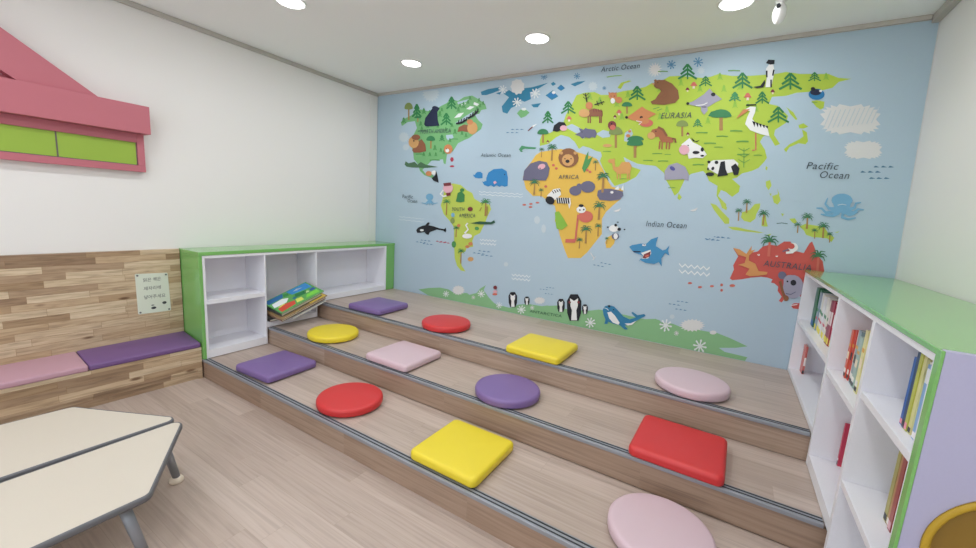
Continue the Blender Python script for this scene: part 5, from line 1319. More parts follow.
black:5:2928,1359 2925,1349 2914,1344 2903,1347 2897,1356 2901,1366 2911,1371 2923,1368
black:5:2825,1368 2823,1364 2817,1362 2810,1363 2807,1367 2809,1372 2815,1374 2822,1373
black:5:2964,1359 2962,1354 2957,1352 2951,1354 2948,1358 2950,1362 2955,1364 2961,1363
black:5:2904,1416 2901,1413 2895,1411 2888,1412 2885,1414 2887,1417 2894,1419 2901,1418
slate:4:2918,1299 2914,1281 2899,1269 2880,1267 2863,1277 2855,1294 2859,1311 2874,1323 2893,1325 2910,1316
white:5:2908,1298 2905,1279 2893,1270 2879,1276 2872,1295 2875,1315 2887,1324 2901,1317
trunk:4:2824,1226 2823,1252 2821,1270 2817,1270 2817,1252 2818,1225
palmd:4:2819,1273 2806,1273 2799,1263 2800,1262 2807,1270 2819,1267
palmd:4:2821,1272 2809,1280 2798,1274 2799,1273 2809,1277 2817,1268
palmd:4:2822,1271 2817,1284 2805,1284 2805,1283 2814,1281 2816,1269
palmd:4:2821,1269 2825,1280 2835,1281 2835,1282 2823,1283 2816,1271
palmd:4:2820,1268 2830,1274 2840,1269 2840,1270 2830,1277 2818,1273
palmd:4:2818,1267 2831,1267 2836,1258 2837,1258 2832,1269 2819,1273
palmd:4:2818,1273 2806,1267 2804,1255 2805,1255 2808,1265 2820,1268
shark:4:3009,1219 3031,1235 3099,1254 3139,1255 3173,1296 3224,1319 3215,1274 3215,1244 3271,1215 3292,1225 3315,1260 3309,1218 3325,1177 3290,1196 3268,1149 3278,1085 3252,1118 3219,1098 3151,1100 3108,1119 3099,1100 3107,1129 3146,1141 3109,1162 3050,1176
white:5:3108,1177 3178,1211 3187,1182 3169,1140 3124,1131 3127,1158
maroon:6:3132,1168 3182,1199 3180,1157 3147,1136 3126,1138
coral:7:3173,1168 3171,1160 3162,1151 3150,1146 3142,1149 3144,1157 3154,1166 3166,1170
white:5:3141,1246 3137,1239 3126,1236 3115,1237 3109,1243 3113,1249 3124,1252 3136,1251
black:6:3129,1247 3128,1243 3124,1242 3121,1244 3121,1248 3123,1251 3127,1251
navy:5:3037,1187 3106,1192 3101,1181 3055,1177
cloud:3:2846,1506 2881,1520 2909,1534 2894,1506 2871,1500
cloud:3:3426,1539 3455,1551 3478,1563 3466,1539 3447,1533
dash:2:3608,1351 3615,1356 3629,1352 3614,1350
dash:2:3633,1351 3639,1357 3653,1353 3638,1351
dash:2:3656,1352 3663,1358 3677,1353 3662,1351
dash:2:3552,1331 3559,1337 3573,1332 3558,1330
dash:2:3577,1332 3583,1338 3598,1333 3583,1331
dash:2:3601,1332 3608,1338 3622,1334 3607,1332
dash:2:2781,1054 2790,1062 2811,1056 2789,1054
dash:2:2816,1052 2825,1059 2845,1053 2824,1051
dash:2:2851,1049 2860,1057 2880,1051 2859,1049
dash:2:2721,1028 2730,1036 2751,1030 2729,1028
dash:2:2756,1026 2765,1034 2786,1027 2765,1025
dash:2:2792,1023 2801,1031 2821,1025 2800,1023
dash:2:3626,1348 3635,1356 3655,1349 3634,1347
dash:2:3660,1348 3669,1356 3689,1349 3668,1347
dash:2:3694,1348 3702,1356 3722,1349 3702,1347
dash:2:3559,1325 3568,1333 3589,1327 3567,1324
dash:2:3594,1325 3603,1333 3623,1327 3602,1324
dash:2:3628,1325 3637,1334 3657,1327 3636,1325
cloud:3:2685,1133 2724,1085 2739,1118 2711,1076 2717,1072 2745,1113 2727,1092 2691,1138
dashd:2:4424,1857 4432,1866 4453,1856 4432,1855
dashd:2:4458,1856 4466,1866 4487,1856 4466,1855
dashd:2:4491,1856 4499,1865 4520,1856 4500,1854
dashd:2:4366,1825 4375,1835 4396,1825 4375,1823
dashd:2:4401,1825 4410,1835 4431,1825 4410,1823
dashd:2:4436,1825 4444,1835 4465,1825 4444,1823
dashd:2:4414,1786 4422,1796 4444,1787 4422,1785
dashd:2:4448,1787 4457,1796 4478,1787 4457,1785
dashd:2:4482,1787 4490,1796 4511,1787 4491,1785
sky:4:4356,1649 4355,1635 4348,1622 4336,1611 4320,1606 4301,1605 4283,1609 4268,1618 4257,1631 4251,1646 4252,1661 4260,1674 4272,1684 4289,1689 4307,1690 4324,1685 4340,1676 4350,1664
sky:4:4264,1622 4351,1626 4345,1569 4287,1566
sky:4:4283,1602 4248,1602 4228,1622 4232,1660 4227,1662 4218,1620 4244,1584 4284,1578
sky:4:4290,1588 4235,1573 4210,1597 4181,1596 4182,1588 4207,1585 4235,1554 4296,1564
sky:4:4295,1580 4272,1556 4245,1554 4210,1557 4210,1549 4245,1540 4278,1538 4308,1559
sky:4:4347,1577 4378,1597 4379,1627 4400,1634 4398,1641 4371,1636 4367,1610 4337,1599
sky:4:4336,1566 4376,1562 4393,1589 4420,1588 4420,1595 4389,1601 4371,1580 4336,1590
sky:4:4314,1572 4315,1534 4352,1521 4390,1536 4388,1543 4351,1534 4326,1545 4333,1565
sky:4:4326,1563 4354,1547 4377,1556 4394,1574 4391,1580 4372,1568 4355,1565 4334,1584
white:5:4287,1614 4308,1621 4330,1616 4330,1619 4308,1624 4286,1617
trunk:4:3798,1540 3793,1584 3790,1615 3783,1615 3785,1584 3788,1540
palmd:4:3786,1619 3767,1620 3759,1605 3760,1603 3769,1615 3786,1611
palmd:4:3789,1618 3772,1632 3757,1623 3758,1622 3772,1626 3784,1612
palmd:4:3790,1616 3782,1637 3766,1638 3766,1637 3779,1633 3783,1614
palmd:4:3790,1613 3794,1631 3808,1631 3808,1632 3791,1635 3783,1617
palmd:4:3788,1611 3802,1620 3815,1611 3816,1612 3802,1625 3784,1619
palmd:4:3786,1611 3803,1608 3811,1594 3812,1595 3805,1613 3787,1619
palmd:4:3785,1619 3768,1611 3766,1593 3768,1592 3772,1607 3788,1611
trunk:4:3755,1480 3751,1522 3747,1551 3742,1551 3744,1522 3747,1480
palmd:4:3745,1555 3729,1556 3722,1542 3723,1541 3731,1551 3745,1548
palmd:4:3746,1554 3733,1565 3720,1558 3721,1557 3732,1561 3743,1549
palmd:4:3748,1552 3741,1569 3728,1570 3728,1569 3739,1566 3742,1551
palmd:4:3748,1550 3751,1564 3763,1564 3763,1566 3749,1568 3742,1553
palmd:4:3746,1548 3758,1556 3769,1548 3770,1549 3757,1560 3743,1555
palmd:4:3744,1548 3758,1546 3765,1534 3766,1535 3760,1549 3745,1555
palmd:4:3743,1555 3730,1548 3728,1533 3729,1532 3733,1545 3746,1548
trunk:4:3909,1461 3905,1507 3901,1539 3893,1539 3896,1507 3898,1461
palmd:4:3897,1544 3875,1545 3865,1526 3866,1524 3878,1539 3897,1534
palmd:4:3900,1543 3881,1559 3863,1548 3864,1546 3880,1552 3895,1535
palmd:4:3901,1540 3892,1565 3874,1567 3874,1564 3889,1561 3893,1538
palmd:4:3901,1537 3906,1558 3922,1558 3922,1560 3903,1563 3893,1541
palmd:4:3899,1534 3915,1545 3931,1534 3932,1536 3915,1551 3895,1544
palmd:4:3897,1534 3916,1531 3926,1514 3928,1515 3919,1536 3898,1544
palmd:4:3895,1544 3876,1534 3874,1512 3875,1511 3880,1529 3899,1534
trunk:4:4156,1451 4151,1497 4147,1530 4139,1530 4142,1497 4145,1451
palmd:4:4143,1535 4121,1536 4112,1516 4113,1515 4124,1530 4143,1524
palmd:4:4146,1534 4127,1550 4110,1539 4110,1537 4126,1544 4141,1526
palmd:4:4147,1531 4138,1557 4120,1558 4120,1556 4134,1552 4139,1529
palmd:4:4147,1527 4152,1549 4168,1549 4168,1551 4148,1555 4139,1532
palmd:4:4145,1525 4161,1536 4177,1525 4177,1527 4161,1543 4141,1535
palmd:4:4143,1524 4162,1522 4172,1504 4173,1505 4165,1527 4143,1535
palmd:4:4141,1535 4123,1525 4120,1502 4122,1501 4127,1520 4145,1525
trunk:4:4108,1420 4105,1453 4102,1475 4097,1475 4099,1453 4101,1420
palmd:4:4100,1479 4085,1479 4078,1466 4079,1465 4086,1475 4100,1471
palmd:4:4101,1478 4088,1489 4077,1482 4077,1480 4088,1484 4098,1472
palmd:4:4102,1476 4096,1493 4084,1494 4084,1493 4094,1490 4097,1474
palmd:4:4102,1474 4105,1489 4116,1489 4116,1490 4103,1492 4097,1477
palmd:4:4101,1472 4112,1480 4123,1472 4123,1473 4112,1484 4098,1479
palmd:4:4099,1472 4113,1470 4119,1458 4120,1458 4114,1473 4100,1479
palmd:4:4098,1479 4085,1471 4084,1456 4085,1455 4088,1468 4101,1472
trunk:4:4204,1389 4200,1420 4197,1443 4193,1442 4195,1420 4198,1389
palmd:4:4195,1445 4183,1446 4178,1435 4179,1434 4184,1442 4195,1439
palmd:4:4196,1445 4186,1454 4176,1448 4177,1446 4186,1450 4194,1440
palmd:4:4197,1443 4192,1457 4182,1458 4182,1457 4190,1455 4193,1442
palmd:4:4197,1441 4200,1453 4208,1454 4208,1455 4198,1457 4193,1444
palmd:4:4196,1440 4205,1446 4213,1440 4214,1441 4205,1450 4194,1445
palmd:4:4195,1440 4205,1438 4211,1428 4212,1429 4207,1441 4195,1445
palmd:4:4194,1445 4184,1439 4183,1427 4183,1426 4186,1437 4196,1440
trunk:4:4249,1396 4244,1442 4240,1474 4233,1474 4235,1442 4239,1396
palmd:4:4236,1480 4215,1480 4206,1461 4207,1459 4218,1474 4236,1469
palmd:4:4239,1478 4220,1494 4204,1483 4205,1481 4220,1488 4234,1470
palmd:4:4240,1476 4231,1501 4213,1502 4213,1500 4228,1496 4232,1473
palmd:4:4240,1472 4244,1494 4260,1494 4260,1496 4241,1499 4232,1477
palmd:4:4238,1469 4253,1481 4269,1470 4270,1472 4253,1487 4234,1479
palmd:4:4236,1469 4255,1467 4264,1449 4266,1450 4257,1472 4237,1480
palmd:4:4234,1479 4216,1469 4214,1446 4216,1446 4220,1464 4238,1469
trunk:4:4285,1370 4282,1402 4279,1424 4274,1423 4276,1402 4279,1370
palmd:4:4276,1427 4264,1427 4258,1415 4259,1414 4265,1423 4276,1420
palmd:4:4278,1426 4267,1435 4257,1429 4257,1428 4266,1431 4275,1421
palmd:4:4279,1424 4273,1439 4263,1440 4263,1439 4271,1437 4274,1423
palmd:4:4279,1422 4281,1435 4290,1435 4290,1437 4279,1439 4274,1425
palmd:4:4278,1421 4287,1428 4296,1421 4296,1422 4286,1431 4275,1426
palmd:4:4276,1420 4287,1419 4293,1409 4294,1409 4289,1422 4277,1427
palmd:4:4275,1427 4265,1420 4263,1407 4264,1406 4267,1417 4277,1420
dkgreen:3:3981,1474 4009,1480 4042,1476 4042,1480 4009,1484 3980,1478
coral:4:3975,1243 3969,1307 3963,1352 3951,1352 3954,1307 3958,1243
palmd:4:3957,1360 3924,1360 3908,1330 3910,1327 3927,1351 3957,1344
palmd:4:3961,1358 3932,1382 3905,1365 3906,1362 3931,1372 3953,1346
palmd:4:3964,1354 3949,1392 3921,1394 3921,1390 3944,1385 3951,1350
palmd:4:3964,1348 3971,1382 3996,1383 3996,1386 3966,1390 3951,1355
palmd:4:3961,1344 3985,1362 4009,1346 4011,1349 3985,1372 3954,1359
palmd:4:3957,1344 3987,1341 4001,1314 4004,1316 3991,1349 3958,1360
palmd:4:3954,1360 3925,1343 3921,1308 3924,1307 3931,1336 3960,1344
coral:4:4256,1173 4249,1235 4244,1277 4233,1277 4237,1234 4241,1173
palmd:4:4238,1284 4209,1284 4196,1256 4198,1254 4213,1276 4239,1269
palmd:4:4242,1283 4216,1304 4193,1288 4194,1285 4215,1295 4235,1271
palmd:4:4244,1279 4231,1314 4207,1315 4207,1312 4226,1307 4233,1275
palmd:4:4244,1274 4250,1305 4271,1306 4271,1309 4245,1312 4233,1280
palmd:4:4241,1270 4262,1287 4283,1273 4285,1275 4262,1296 4235,1284
palmd:4:4238,1270 4264,1267 4277,1243 4279,1245 4267,1275 4239,1284
palmd:4:4236,1284 4211,1268 4208,1236 4210,1236 4216,1262 4241,1270
roo:4:3745,1282 3787,1275 3832,1247 3847,1284 3858,1309 3858,1273 3882,1282 3851,1237 3853,1201 3896,1182 3923,1131 3976,1132 3974,1114 3922,1097 3874,1088 3847,1097 3866,1142 3824,1155 3792,1161 3831,1180 3835,1223 3782,1235
white:4:4123,1323 4121,1306 4111,1293 4096,1289 4081,1295 4071,1309 4068,1327 4074,1342 4087,1351 4103,1350 4116,1339
aus:5:4103,1329 4101,1317 4092,1308 4079,1307 4068,1314 4063,1325 4065,1337 4074,1346 4086,1347 4097,1340
white:5:4062,1271 4099,1279 4118,1305 4108,1316 4093,1293 4059,1287
slate:5:4042,1282 4072,1299 4069,1307 4039,1290
greyl:4:4190,1057 4191,1028 4185,1002 4173,981 4156,969 4137,965 4117,972 4099,988 4086,1012 4078,1040 4078,1069 4084,1095 4097,1116 4113,1128 4133,1130 4152,1123 4170,1107 4183,1084
slate:4:4086,1123 4084,1108 4076,1096 4063,1092 4049,1097 4040,1109 4038,1125 4043,1139 4055,1147 4069,1146 4080,1137
greyl:5:4147,1091 4146,1070 4137,1053 4122,1043 4104,1043 4088,1053 4077,1070 4074,1091 4080,1111 4092,1124 4109,1129 4126,1124 4140,1110
black:6:4148,1079 4146,1066 4137,1057 4126,1058 4117,1068 4115,1082 4121,1094 4132,1098 4142,1092
bear:5:4049,1074 4073,1007 4101,940 4114,948 4086,1014 4063,1081
bear:5:4122,964 4120,950 4113,942 4103,942 4095,952 4092,966 4097,978 4107,983 4117,977
slate:6:4100,993 4130,990 4155,1014 4152,1018 4128,995 4101,999
black:6:4103,1082 4102,1077 4097,1075 4093,1078 4092,1084 4095,1088 4100,1087
white:5:3914,1249 3913,1244 3907,1242 3902,1243 3899,1248 3900,1253 3906,1256 3911,1254
coral:6:3911,1255 3910,1251 3906,1249 3902,1250 3900,1254 3901,1258 3905,1260 3909,1259
white:5:4020,1251 4018,1246 4014,1244 4008,1245 4005,1250 4007,1255 4012,1257 4017,1256
coral:6:4017,1257 4016,1253 4013,1251 4008,1252 4006,1256 4007,1260 4011,1262 4015,1261
coral:3:3795,1006 3792,998 3782,993 3769,992 3760,997 3759,1004 3766,1011 3779,1014 3790,1012
coral:3:3718,999 3716,991 3710,987 3703,989 3699,996 3701,1005 3707,1009 3714,1007
coral:3:3723,960 3721,951 3715,947 3708,949 3704,957 3706,965 3712,969 3719,967
coral:3:3511,983 3507,976 3497,972 3485,973 3480,979 3484,985 3494,990 3505,989
coral:3:3583,962 3579,956 3569,951 3558,952 3553,958 3557,964 3567,968 3578,968
coral:3:3661,982 3658,975 3648,971 3637,972 3632,978 3636,984 3646,988 3656,987
white:5:4141,914 4176,927 4174,932 4139,919
black:4:1906,619 1927,661 1975,669 2002,635 2006,567 1992,518 1935,508 1914,551
white:5:1926,638 1955,627 1980,647 1981,601 1973,577 1983,520 1944,513 1944,572 1933,593
slate:6:1935,616 1931,608 1922,607 1918,614 1921,622 1930,623
slate:6:1992,626 1989,618 1980,616 1975,623 1979,631 1988,633
black:4:2081,620 2094,643 2123,648 2139,630 2141,593 2133,567 2098,560 2085,583
white:5:2093,631 2110,625 2126,636 2126,611 2121,598 2127,567 2104,563 2104,595 2097,606
slate:6:2098,619 2096,614 2091,613 2088,617 2090,622 2095,623
slate:6:2133,625 2131,620 2126,619 2123,623 2125,628 2130,629
black:4:2422,643 2438,678 2474,684 2496,656 2500,600 2490,560 2445,552 2429,587
white:5:2437,659 2459,650 2478,666 2480,628 2474,608 2482,561 2453,556 2452,604 2443,622
slate:6:2444,641 2441,634 2435,633 2431,639 2433,645 2440,647
slate:6:2488,649 2486,642 2479,641 2475,646 2478,653 2484,654
black:4:2515,671 2543,738 2611,749 2650,694 2658,585 2641,508 2560,491 2528,561
white:5:2543,701 2583,683 2618,714 2622,640 2612,601 2628,510 2573,499 2571,594 2554,628
maroon:6:2556,666 2551,653 2538,651 2531,662 2536,674 2548,676
maroon:6:2637,680 2632,667 2620,665 2613,676 2617,688 2630,690
black:4:2662,642 2673,666 2699,671 2714,651 2716,612 2710,584 2679,578 2667,603
white:5:2673,653 2688,647 2701,658 2703,632 2699,618 2705,585 2684,581 2683,615 2677,627
slate:6:2678,640 2676,636 2671,635 2668,639 2670,644 2675,644
slate:6:2708,646 2707,641 2702,640 2699,644 2701,649 2706,650
maroon:4:1770,683 1764,667 1748,658 1731,662 1723,675 1728,691 1745,700 1762,696
pink:4:1776,642 1769,630 1750,623 1731,624 1722,633 1729,645 1748,652 1768,651
coral:4:1778,615 1772,607 1754,600 1733,598 1719,602 1719,610 1732,618 1752,623 1771,622
seal:4:2848,649 2863,683 2899,700 2942,694 2982,663 3028,622 3081,608 3128,631 3089,666 3098,676 3140,655 3192,675 3204,661 3168,633 3113,585 3071,558 3047,544 3078,518 3050,512 3006,541 2953,542 2904,554 2901,531 2875,526 2881,566 2859,607
white:5:2890,633 2921,646 2955,619 3003,563 2995,543 2947,552 2912,583
white:5:3045,564 3094,576 3136,606 3106,565 3072,552
black:6:2911,691 2908,682 2899,679 2891,683 2890,693 2897,700 2906,699
black:6:2945,667 2943,662 2939,660 2935,663 2935,667 2938,671 2943,671
white:5:2859,666 2880,664 2897,651 2900,655 2882,668 2860,670
snow:4:2704,508 2797,507 2798,517 2705,517
snow:4:2718,543 2777,475 2784,482 2725,550
snow:4:2751,560 2742,464 2751,464 2760,560
snow:4:2784,549 2712,482 2718,475 2790,542
snow:4:2795,514 2792,506 2785,505 2781,511 2784,518 2791,519
snow:4:2782,487 2779,479 2772,478 2768,484 2771,491 2778,492
snow:4:2755,476 2752,468 2745,467 2740,472 2743,480 2751,481
snow:4:2730,487 2727,479 2719,478 2715,484 2718,491 2725,493
snow:4:2722,514 2718,507 2711,505 2707,511 2710,518 2717,520
snow:4:2735,541 2732,534 2725,532 2720,538 2723,545 2731,547
snow:4:2762,552 2759,545 2752,543 2748,549 2751,556 2758,558
snow:4:2787,541 2784,533 2777,532 2773,538 2776,545 2783,546
snow:4:3316,608 3410,606 3411,617 3317,619
snow:4:3329,647 3391,571 3398,578 3336,654
snow:4:3362,665 3356,560 3365,560 3372,665
snow:4:3396,653 3325,579 3331,572 3402,645
snow:4:3408,613 3406,605 3398,604 3394,610 3397,618 3404,620
snow:4:3396,584 3393,576 3386,574 3381,581 3384,589 3391,590
snow:4:3369,572 3366,564 3359,562 3354,569 3357,577 3364,578
snow:4:3343,585 3340,577 3333,575 3328,581 3331,590 3338,591
snow:4:3334,615 3331,607 3323,605 3319,612 3322,620 3329,621
snow:4:3347,644 3344,637 3336,635 3332,642 3335,649 3342,651
snow:4:3374,656 3371,648 3364,647 3359,653 3362,661 3369,663
snow:4:3399,643 3397,635 3389,634 3385,640 3387,648 3395,650
snow:4:3578,492 3673,492 3673,503 3579,503
snow:4:3591,533 3654,454 3661,462 3598,541
snow:4:3624,553 3619,441 3628,441 3633,553
snow:4:3658,540 3588,462 3594,454 3664,532
snow:4:3671,499 3668,490 3661,489 3656,495 3659,504 3666,506
snow:4:3659,467 3656,459 3649,457 3644,464 3647,472 3654,474
snow:4:3632,454 3629,446 3621,444 3617,451 3619,459 3627,461
snow:4:3605,467 3603,459 3595,457 3590,464 3593,472 3601,474
snow:4:3596,499 3593,491 3585,489 3581,496 3583,504 3591,506
snow:4:3608,531 3605,522 3598,521 3593,527 3596,536 3604,537
snow:4:3636,544 3633,535 3625,533 3621,540 3623,549 3631,550
snow:4:3661,530 3659,522 3651,520 3647,527 3649,535 3657,537
snow:4:1537,585 1628,584 1629,592 1539,593
snow:4:1552,615 1607,557 1615,563 1560,620
snow:4:1586,629 1573,548 1582,548 1595,628
snow:4:1617,619 1544,563 1549,558 1623,613
snow:4:1627,589 1624,583 1617,582 1613,587 1616,593 1623,594
snow:4:1613,567 1610,561 1602,559 1598,564 1602,570 1609,572
snow:4:1586,558 1582,551 1575,550 1571,555 1574,561 1582,562
snow:4:1561,567 1558,561 1551,560 1547,565 1550,571 1557,572
snow:4:1554,590 1551,584 1544,583 1540,588 1543,594 1550,595
snow:4:1569,613 1566,607 1558,605 1554,610 1557,616 1565,618
snow:4:1596,622 1593,616 1585,614 1581,619 1585,625 1592,627
snow:4:1620,612 1617,606 1610,605 1606,610 1609,616 1616,617
cloud:4:3431,563 3468,562 3469,566 3431,567
cloud:4:3436,578 3461,548 3464,551 3439,581
cloud:4:3449,586 3447,543 3451,543 3453,586
cloud:4:3463,581 3435,551 3437,548 3465,578
cloud:4:3468,565 3467,562 3464,561 3462,564 3463,567 3466,567
cloud:4:3463,553 3462,550 3459,549 3457,552 3458,555 3461,555
cloud:4:3452,548 3451,545 3448,544 3446,547 3447,550 3450,551
cloud:4:3442,553 3441,550 3438,549 3436,552 3437,555 3440,556
cloud:4:3438,565 3437,562 3434,561 3432,564 3433,567 3436,568
cloud:4:3443,577 3442,574 3439,573 3437,576 3438,579 3441,580
cloud:4:3454,582 3453,579 3450,578 3448,581 3449,584 3452,585
cloud:4:3464,577 3463,574 3460,573 3458,576 3459,579 3462,580
cloud:4:1462,532 1513,532 1513,536 1463,537
cloud:4:1471,548 1501,517 1505,520 1475,551
cloud:4:1489,556 1482,512 1487,512 1494,556
cloud:4:1507,551 1466,520 1469,517 1510,548
cloud:4:1512,535 1510,532 1506,531 1504,533 1506,537 1510,537
cloud:4:1504,522 1502,519 1498,518 1496,521 1498,524 1502,525
cloud:4:1489,517 1487,514 1483,513 1481,516 1483,519 1487,520
cloud:4:1476,523 1474,519 1470,519 1468,521 1469,525 1473,525
cloud:4:1472,535 1470,532 1466,531 1464,534 1466,537 1470,538
cloud:4:1480,547 1478,544 1474,543 1472,546 1474,549 1478,550
cloud:4:1495,552 1493,549 1489,549 1487,551 1489,554 1493,555
cloud:4:1508,547 1506,544 1502,543 1500,546 1502,549 1506,550
cloud:4:2150,543 2198,543 2198,547 2150,548
cloud:4:2157,560 2187,527 2191,531 2161,563
cloud:4:2175,568 2169,522 2174,522 2179,568
cloud:4:2192,563 2154,531 2157,528 2195,560
cloud:4:2197,546 2196,542 2192,542 2190,544 2191,548 2195,549
cloud:4:2190,533 2188,529 2184,529 2182,532 2184,535 2188,536
cloud:4:2176,528 2174,524 2170,523 2168,526 2170,530 2174,530
cloud:4:2163,533 2161,530 2157,529 2155,532 2157,535 2161,536
cloud:4:2159,546 2157,543 2153,542 2151,545 2153,548 2157,549
cloud:4:2166,559 2164,556 2161,555 2158,558 2160,561 2164,562
cloud:4:2180,564 2179,561 2175,560 2173,563 2174,566 2178,567
cloud:4:2193,559 2192,555 2188,555 2186,557 2187,561 2191,562
snow:4:2013,502 2106,501 2107,510 2014,511
snow:4:2028,534 2086,472 2093,478 2035,540
snow:4:2062,550 2050,462 2059,462 2071,550
snow:4:2094,540 2020,478 2026,472 2100,534
snow:4:2105,507 2102,501 2094,499 2090,504 2093,511 2101,512
snow:4:2091,483 2088,476 2080,474 2076,480 2079,486 2087,488
snow:4:2063,472 2060,466 2053,464 2048,469 2052,476 2059,477
snow:4:2038,483 2035,476 2027,474 2023,480 2026,486 2034,488
snow:4:2031,507 2027,501 2020,499 2015,505 2019,511 2026,513
snow:4:2045,532 2042,526 2034,524 2030,530 2033,536 2041,538
snow:4:2073,542 2069,536 2062,534 2058,540 2061,546 2068,548
snow:4:2097,532 2094,525 2087,524 2083,529 2086,536 2093,537
snow:4:1770,502 1843,501 1844,508 1771,508
snow:4:1781,526 1826,479 1832,484 1787,531
snow:4:1808,538 1798,471 1805,471 1815,538
snow:4:1834,530 1775,484 1780,479 1838,526
snow:4:1842,506 1839,501 1833,500 1830,504 1833,509 1838,510
snow:4:1830,487 1828,482 1822,481 1819,485 1821,490 1827,491
snow:4:1809,479 1806,474 1800,473 1797,477 1799,482 1805,483
snow:4:1789,487 1786,482 1781,481 1777,485 1780,490 1786,491
snow:4:1783,506 1781,501 1775,500 1771,504 1774,509 1780,510
snow:4:1795,525 1792,520 1786,519 1783,523 1786,528 1791,529
snow:4:1816,532 1814,527 1808,526 1805,530 1807,535 1813,536
snow:4:1836,524 1833,519 1827,518 1824,522 1827,527 1833,528
snow:4:1082,512 1168,511 1170,518 1083,519
snow:4:1097,538 1148,487 1155,492 1104,543
snow:4:1128,551 1115,479 1124,479 1137,551
snow:4:1159,543 1088,492 1093,487 1164,538
snow:4:1167,516 1164,511 1157,509 1153,514 1157,519 1164,520
snow:4:1153,496 1150,490 1143,489 1140,493 1143,499 1150,500
snow:4:1128,487 1124,482 1117,481 1114,485 1117,490 1124,492
snow:4:1105,496 1102,490 1095,489 1091,493 1094,499 1101,500
snow:4:1098,516 1095,511 1088,510 1084,514 1088,520 1095,521
snow:4:1112,537 1109,531 1102,530 1098,534 1102,540 1109,541
snow:4:1138,545 1135,539 1128,538 1124,543 1128,548 1135,549
snow:4:1161,536 1158,531 1151,530 1147,534 1150,540 1157,541
cloud:3:1353,591 1373,581 1348,572 1358,556 1331,554 1329,536 1305,542 1292,524 1276,537 1253,524 1249,541 1222,534 1230,553 1203,555 1222,571 1202,580 1228,590 1218,606 1245,608 1247,626 1271,620 1285,637 1301,624 1323,637 1327,620 1354,626 1346,608 1372,606
cloud:3:2289,636 2303,630 2285,623 2291,612 2271,611 2268,598 2251,602 2239,591 2229,600 2210,592 2209,604 2189,602 2198,614 2180,618 2197,627 2186,636 2206,640 2205,652 2224,651 2232,663 2246,656 2262,666 2267,655 2287,660 2283,648 2302,647
cloud:3:3621,665 3643,660 3618,651 3634,641 3608,637 3616,623 3591,624 3590,609 3570,615 3560,599 3546,610 3528,595 3523,610 3499,598 3504,615 3476,608 3490,624 3463,623 3484,637 3461,642 3487,652 3470,661 3497,666 3489,680 3515,679 3516,694 3536,688 3547,704 3560,692 3578,707 3583,692 3606,703 3602,687 3628,693 3615,678 3640,678
cloudb:3:3421,696 3418,683 3408,675 3395,674 3386,682 3384,695 3391,707 3404,711 3415,707
cloud:3:3723,629 3720,619 3709,611 3695,608 3683,611 3678,619 3681,630 3692,638 3706,641 3718,637
dash:2:2298,762 2306,769 2324,765 2305,762
dash:2:2328,764 2336,771 2354,767 2336,764
dash:2:2359,766 2367,773 2384,769 2366,766
dash:2:2233,737 2242,743 2260,740 2241,737
dash:2:2265,739 2273,745 2291,742 2272,739
dash:2:2295,741 2304,747 2321,744 2303,741
dash:2:2289,701 2297,708 2315,705 2296,701
dash:2:2319,704 2327,710 2345,707 2327,704
dash:2:2350,706 2358,712 2375,709 2357,706
dash:2:3419,821 3426,829 3445,824 3426,821
dash:2:3449,822 3457,829 3475,825 3456,822
dash:2:3480,822 3487,830 3505,825 3487,822
dash:2:3363,789 3371,797 3390,792 3371,789
dash:2:3394,790 3402,798 3421,793 3402,790
dash:2:3425,790 3433,798 3451,793 3433,790
dash:2:3416,756 3423,764 3442,759 3423,756
dash:2:3446,756 3454,764 3472,760 3454,756
dash:2:3477,757 3484,765 3502,760 3484,757
tuft:3:2708,1992 2742,1993 2776,1990 2776,1996 2742,1999 2707,1998
tuft:3:3103,1965 3140,1967 3176,1964 3176,1970 3139,1974 3102,1972
tuft:3:3041,1913 3077,1915 3113,1912 3112,1919 3076,1921 3040,1920
tuft:3:3153,1908 3190,1909 3227,1907 3227,1914 3189,1916 3152,1915
tuft:3:2868,1769 2895,1771 2921,1770 2921,1774 2894,1776 2868,1774
tuft:3:3195,1958 3217,1959 3240,1957 3240,1962 3217,1964 3194,1963
tuft:3:3396,2110 3434,2111 3472,2106 3472,2114 3433,2118 3395,2118
tuft:3:3535,2078 3571,2079 3608,2075 3607,2082 3570,2086 3534,2085
tuft:3:3461,2030 3499,2032 3538,2028 3537,2035 3498,2039 3459,2038
tuft:3:3617,2111 3653,2111 3690,2107 3689,2115 3652,2119 3615,2118
tuft:3:3667,2038 3703,2039 3739,2035 3738,2043 3702,2047 3666,2045
tuft:3:3403,1877 3440,1879 3478,1877 3477,1884 3439,1887 3402,1885
tuft:3:3529,2004 3550,2005 3571,2003 3570,2007 3549,2009 3528,2008
tuft:3:3681,1946 3716,1948 3751,1945 3751,1952 3715,1955 3680,1954
tuft:3:3782,1940 3806,1941 3830,1939 3829,1944 3805,1946 3781,1945
tuft:3:3615,2111 3654,2111 3692,2107 3691,2114 3653,2119 3614,2118
tuft:3:3663,2035 3701,2036 3738,2032 3738,2040 3700,2044 3661,2042
tuft:3:4056,2273 4072,2272 4087,2270 4087,2273 4071,2276 4055,2276
tuft:3:3399,2112 3436,2112 3473,2108 3473,2115 3435,2119 3398,2119
tuft:3:3533,2078 3570,2079 3608,2075 3607,2082 3569,2087 3532,2086
tuft:3:3459,2032 3497,2033 3536,2029 3535,2037 3496,2041 3457,2040
tuft:3:3617,2114 3650,2114 3683,2110 3683,2117 3649,2121 3615,2121
tuft:3:3532,2003 3558,2003 3585,2001 3584,2006 3558,2009 3531,2008
tuft:3:3548,2528 3585,2526 3622,2519 3621,2526 3584,2533 3546,2536
tuft:3:3073,2581 3108,2579 3144,2573 3143,2579 3107,2586 3071,2588
